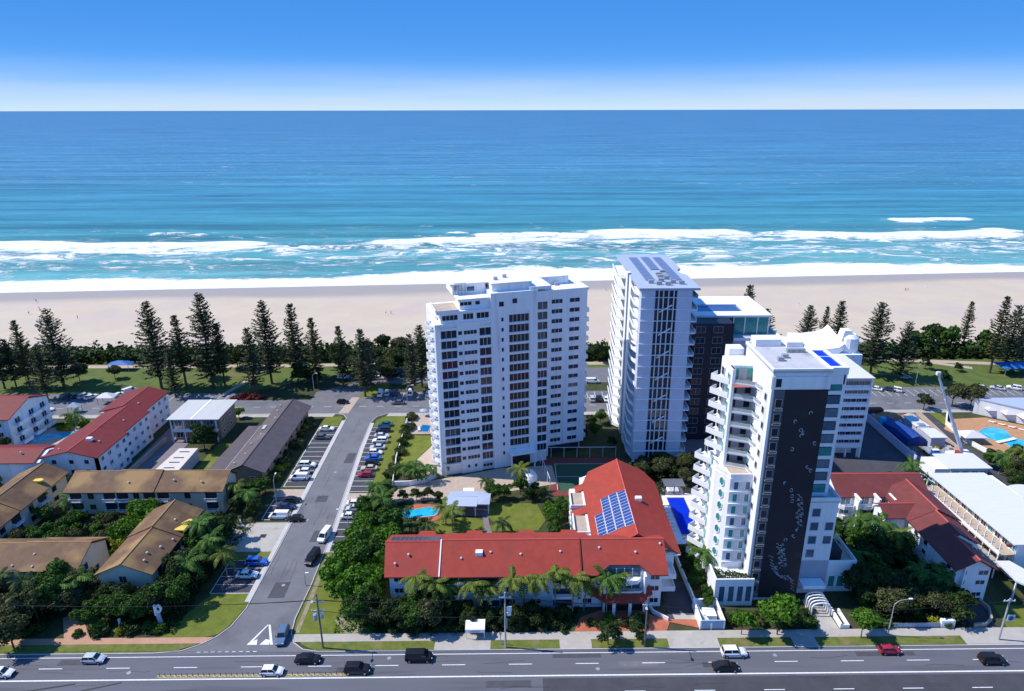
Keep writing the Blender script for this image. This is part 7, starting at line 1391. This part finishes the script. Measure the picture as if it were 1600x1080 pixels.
tk = thing('site_truck', 'blue and white cab of a small truck near the crane', 'truck', (119.6, 171, 0)); part('cab', MB().loft([[(118.6, 169.4, .5), (120.8, 169.4, .5), (120.8, 169.4, 2.0), (118.6, 169.4, 2.0)], [(118.6, 171.2, .5), (120.8, 171.2, .5), (120.7, 171.2, 2.5), (118.7, 171.2, 2.5)]]), mat('truck_blue', (.03, .10, .32), .4), tk); part('cab_roof', MB().box(118.8, 120.6, 170.2, 171.2, 2.5, 2.7), WHITE2, tk); part('tray', MB().box(118.6, 120.8, 171.4, 175, .7, 1.3), METAL, tk); part('windscreen', MB().box(118.8, 120.6, 169.5, 169.7, 1.5, 2.1), CARGL, tk)
for x in (118.5, 120.7):
    for y in (170, 174): part('wheel', MB().tube((x, y, .45), (x+.25, y, .45), .45, n=12), TYRE, tk)
cr_ = thing('crawler_crane', 'white mobile crane with its long pale boom raised over the building site', 'crane', (126, 169, 0))
part('chassis', MB().box(123.4, 127.2, 166.6, 172, .7, 1.6), WHITE2, cr_); part('cab', MB().loft([[(124, 167, 1.6), (125.4, 167, 1.6), (125.4, 167, 3.2), (124.2, 167, 3.0)], [(124, 169, 1.6), (125.4, 169, 1.6), (125.4, 169, 3.4), (124, 169, 3.4)]]), mat('machine_red', (0, 0, 0)), cr_); part('counterweight', MB().box(125.6, 127.6, 166.8, 169.4, 1.6, 3.4), WHITE2, cr_)
BM = mat('crane_boom_white', (.72, .72, .76), .5, .05); a = Vector((126, 168.4, 2.4)); b_ = Vector((at(1466, 585, 0).x*168/at(1466, 585, 0).y, 168, zat(1466, 585, 168)))
for i, (f0, f1, r_) in enumerate(((0, .4, .62), (.38, .7, .48), (.68, 1, .36))): part('boom_section', MB().tube(a.lerp(b_, f0), a.lerp(b_, f1), r_*.95, r_*.95, 4), BM, cr_)
part('boom_head', MB().box(b_.x-.5, b_.x+.5, b_.y-.4, b_.y+.4, b_.z-.2, b_.z+.7), BM, cr_); part('hook_cable', MB().tube(b_, b_-Vector((0, 0, 9)), .03, n=4), WIRE, cr_)
for x in (123.6, 127.0):
    for y in (167.4, 169.4, 171.2): part('wheel', MB().tube((x-.2, y, .55), (x+.2, y, .55), .55, n=12), TYRE, cr_)
# beach walkers: small one-surface figures
def person_mesh(sd, shirt, legs_):
    R = random.Random(sd); m = MB(); st = R.uniform(.12, .3)
    ring = lambda x, y, z, rx, ry: [(x+rx*cos(a), y+ry*sin(a), z) for a in [j*pi/4 for j in range(8)]]
    m.loft([ring(0, 0, .82, .15, .10), ring(0, 0, .95, .16, .11), ring(0, 0, 1.15, .14, .10), ring(0, 0, 1.38, .20, .11), ring(0, 0, 1.46, .08, .07), ring(0, 0, 1.52, .05, .05)], 0)
    for s in (-1, 1): m.loft([ring(s*.08, s*st*.9, 0, .04, .09), ring(s*.08, s*st*.7, .10, .045, .05), ring(s*.08, s*st*.4, .45, .06, .06), ring(s*.08, 0, .86, .09, .09)], 1); m.loft([ring(s*.28, -s*st*.6, .78, .03, .03), ring(s*.27, -s*st*.2, 1.08, .04, .04), ring(s*.20, 0, 1.40, .06, .06)], 2)
    m.loft([ring(0, 0, 1.50, .05, .05), ring(0, .01, 1.56, .085, .09), ring(0, 0, 1.66, .10, .11), ring(0, -.01, 1.75, .06, .07)], 2); return m.mesh('person', [shirt, legs_, mat('skin', (.35, .20, .13), .6, .05)], smooth=True)
SHm = [mat('shirt_dark', (.03, .03, .05), .8), mat('shirt_red', (.35, .05, .04), .8), WHITE2, mat('shirt_blue', (.05, .12, .3), .8)]
PPL = [(56, 469, 'walking alone near the wet sand at the far left'), (45, 489, 'walking on dry sand at the far left, left of the pines'), (61, 481, 'between two others on the sand at the left'), (121, 496, 'standing on the dry sand above the left park lawn'), (603, 490, 'on open sand left of the angled tower, left one of two'), (611, 489, 'on open sand left of the angled tower, right one of two'), (947, 451, 'near the wet sand between the towers'), (1248, 476, 'on the sand above the swept white screen'), (1415, 452, 'at the wet sand on the right, left one of two'), (1419, 452, 'at the wet sand on the right, right one of two'), (1447, 446, 'walking alone near the water at the right'), (1100, 420, 'wading at the foam edge behind the striped tower')]
for i, (px, py, lb) in enumerate(PPL): p = at(px, py, .3); o = link('person', person_mesh(i, SHm[i % 4], SHm[(i+1) % 3]), None, (p.x, p.y, max(-1.2, -max(0, p.y-SH(p.x)+88)*.0155+.01)), random.uniform(0, 6)); tag(o, 'person in %s top %s' % (['dark', 'red', 'white', 'blue'][i % 4], lb), 'person', 'people on the beach')
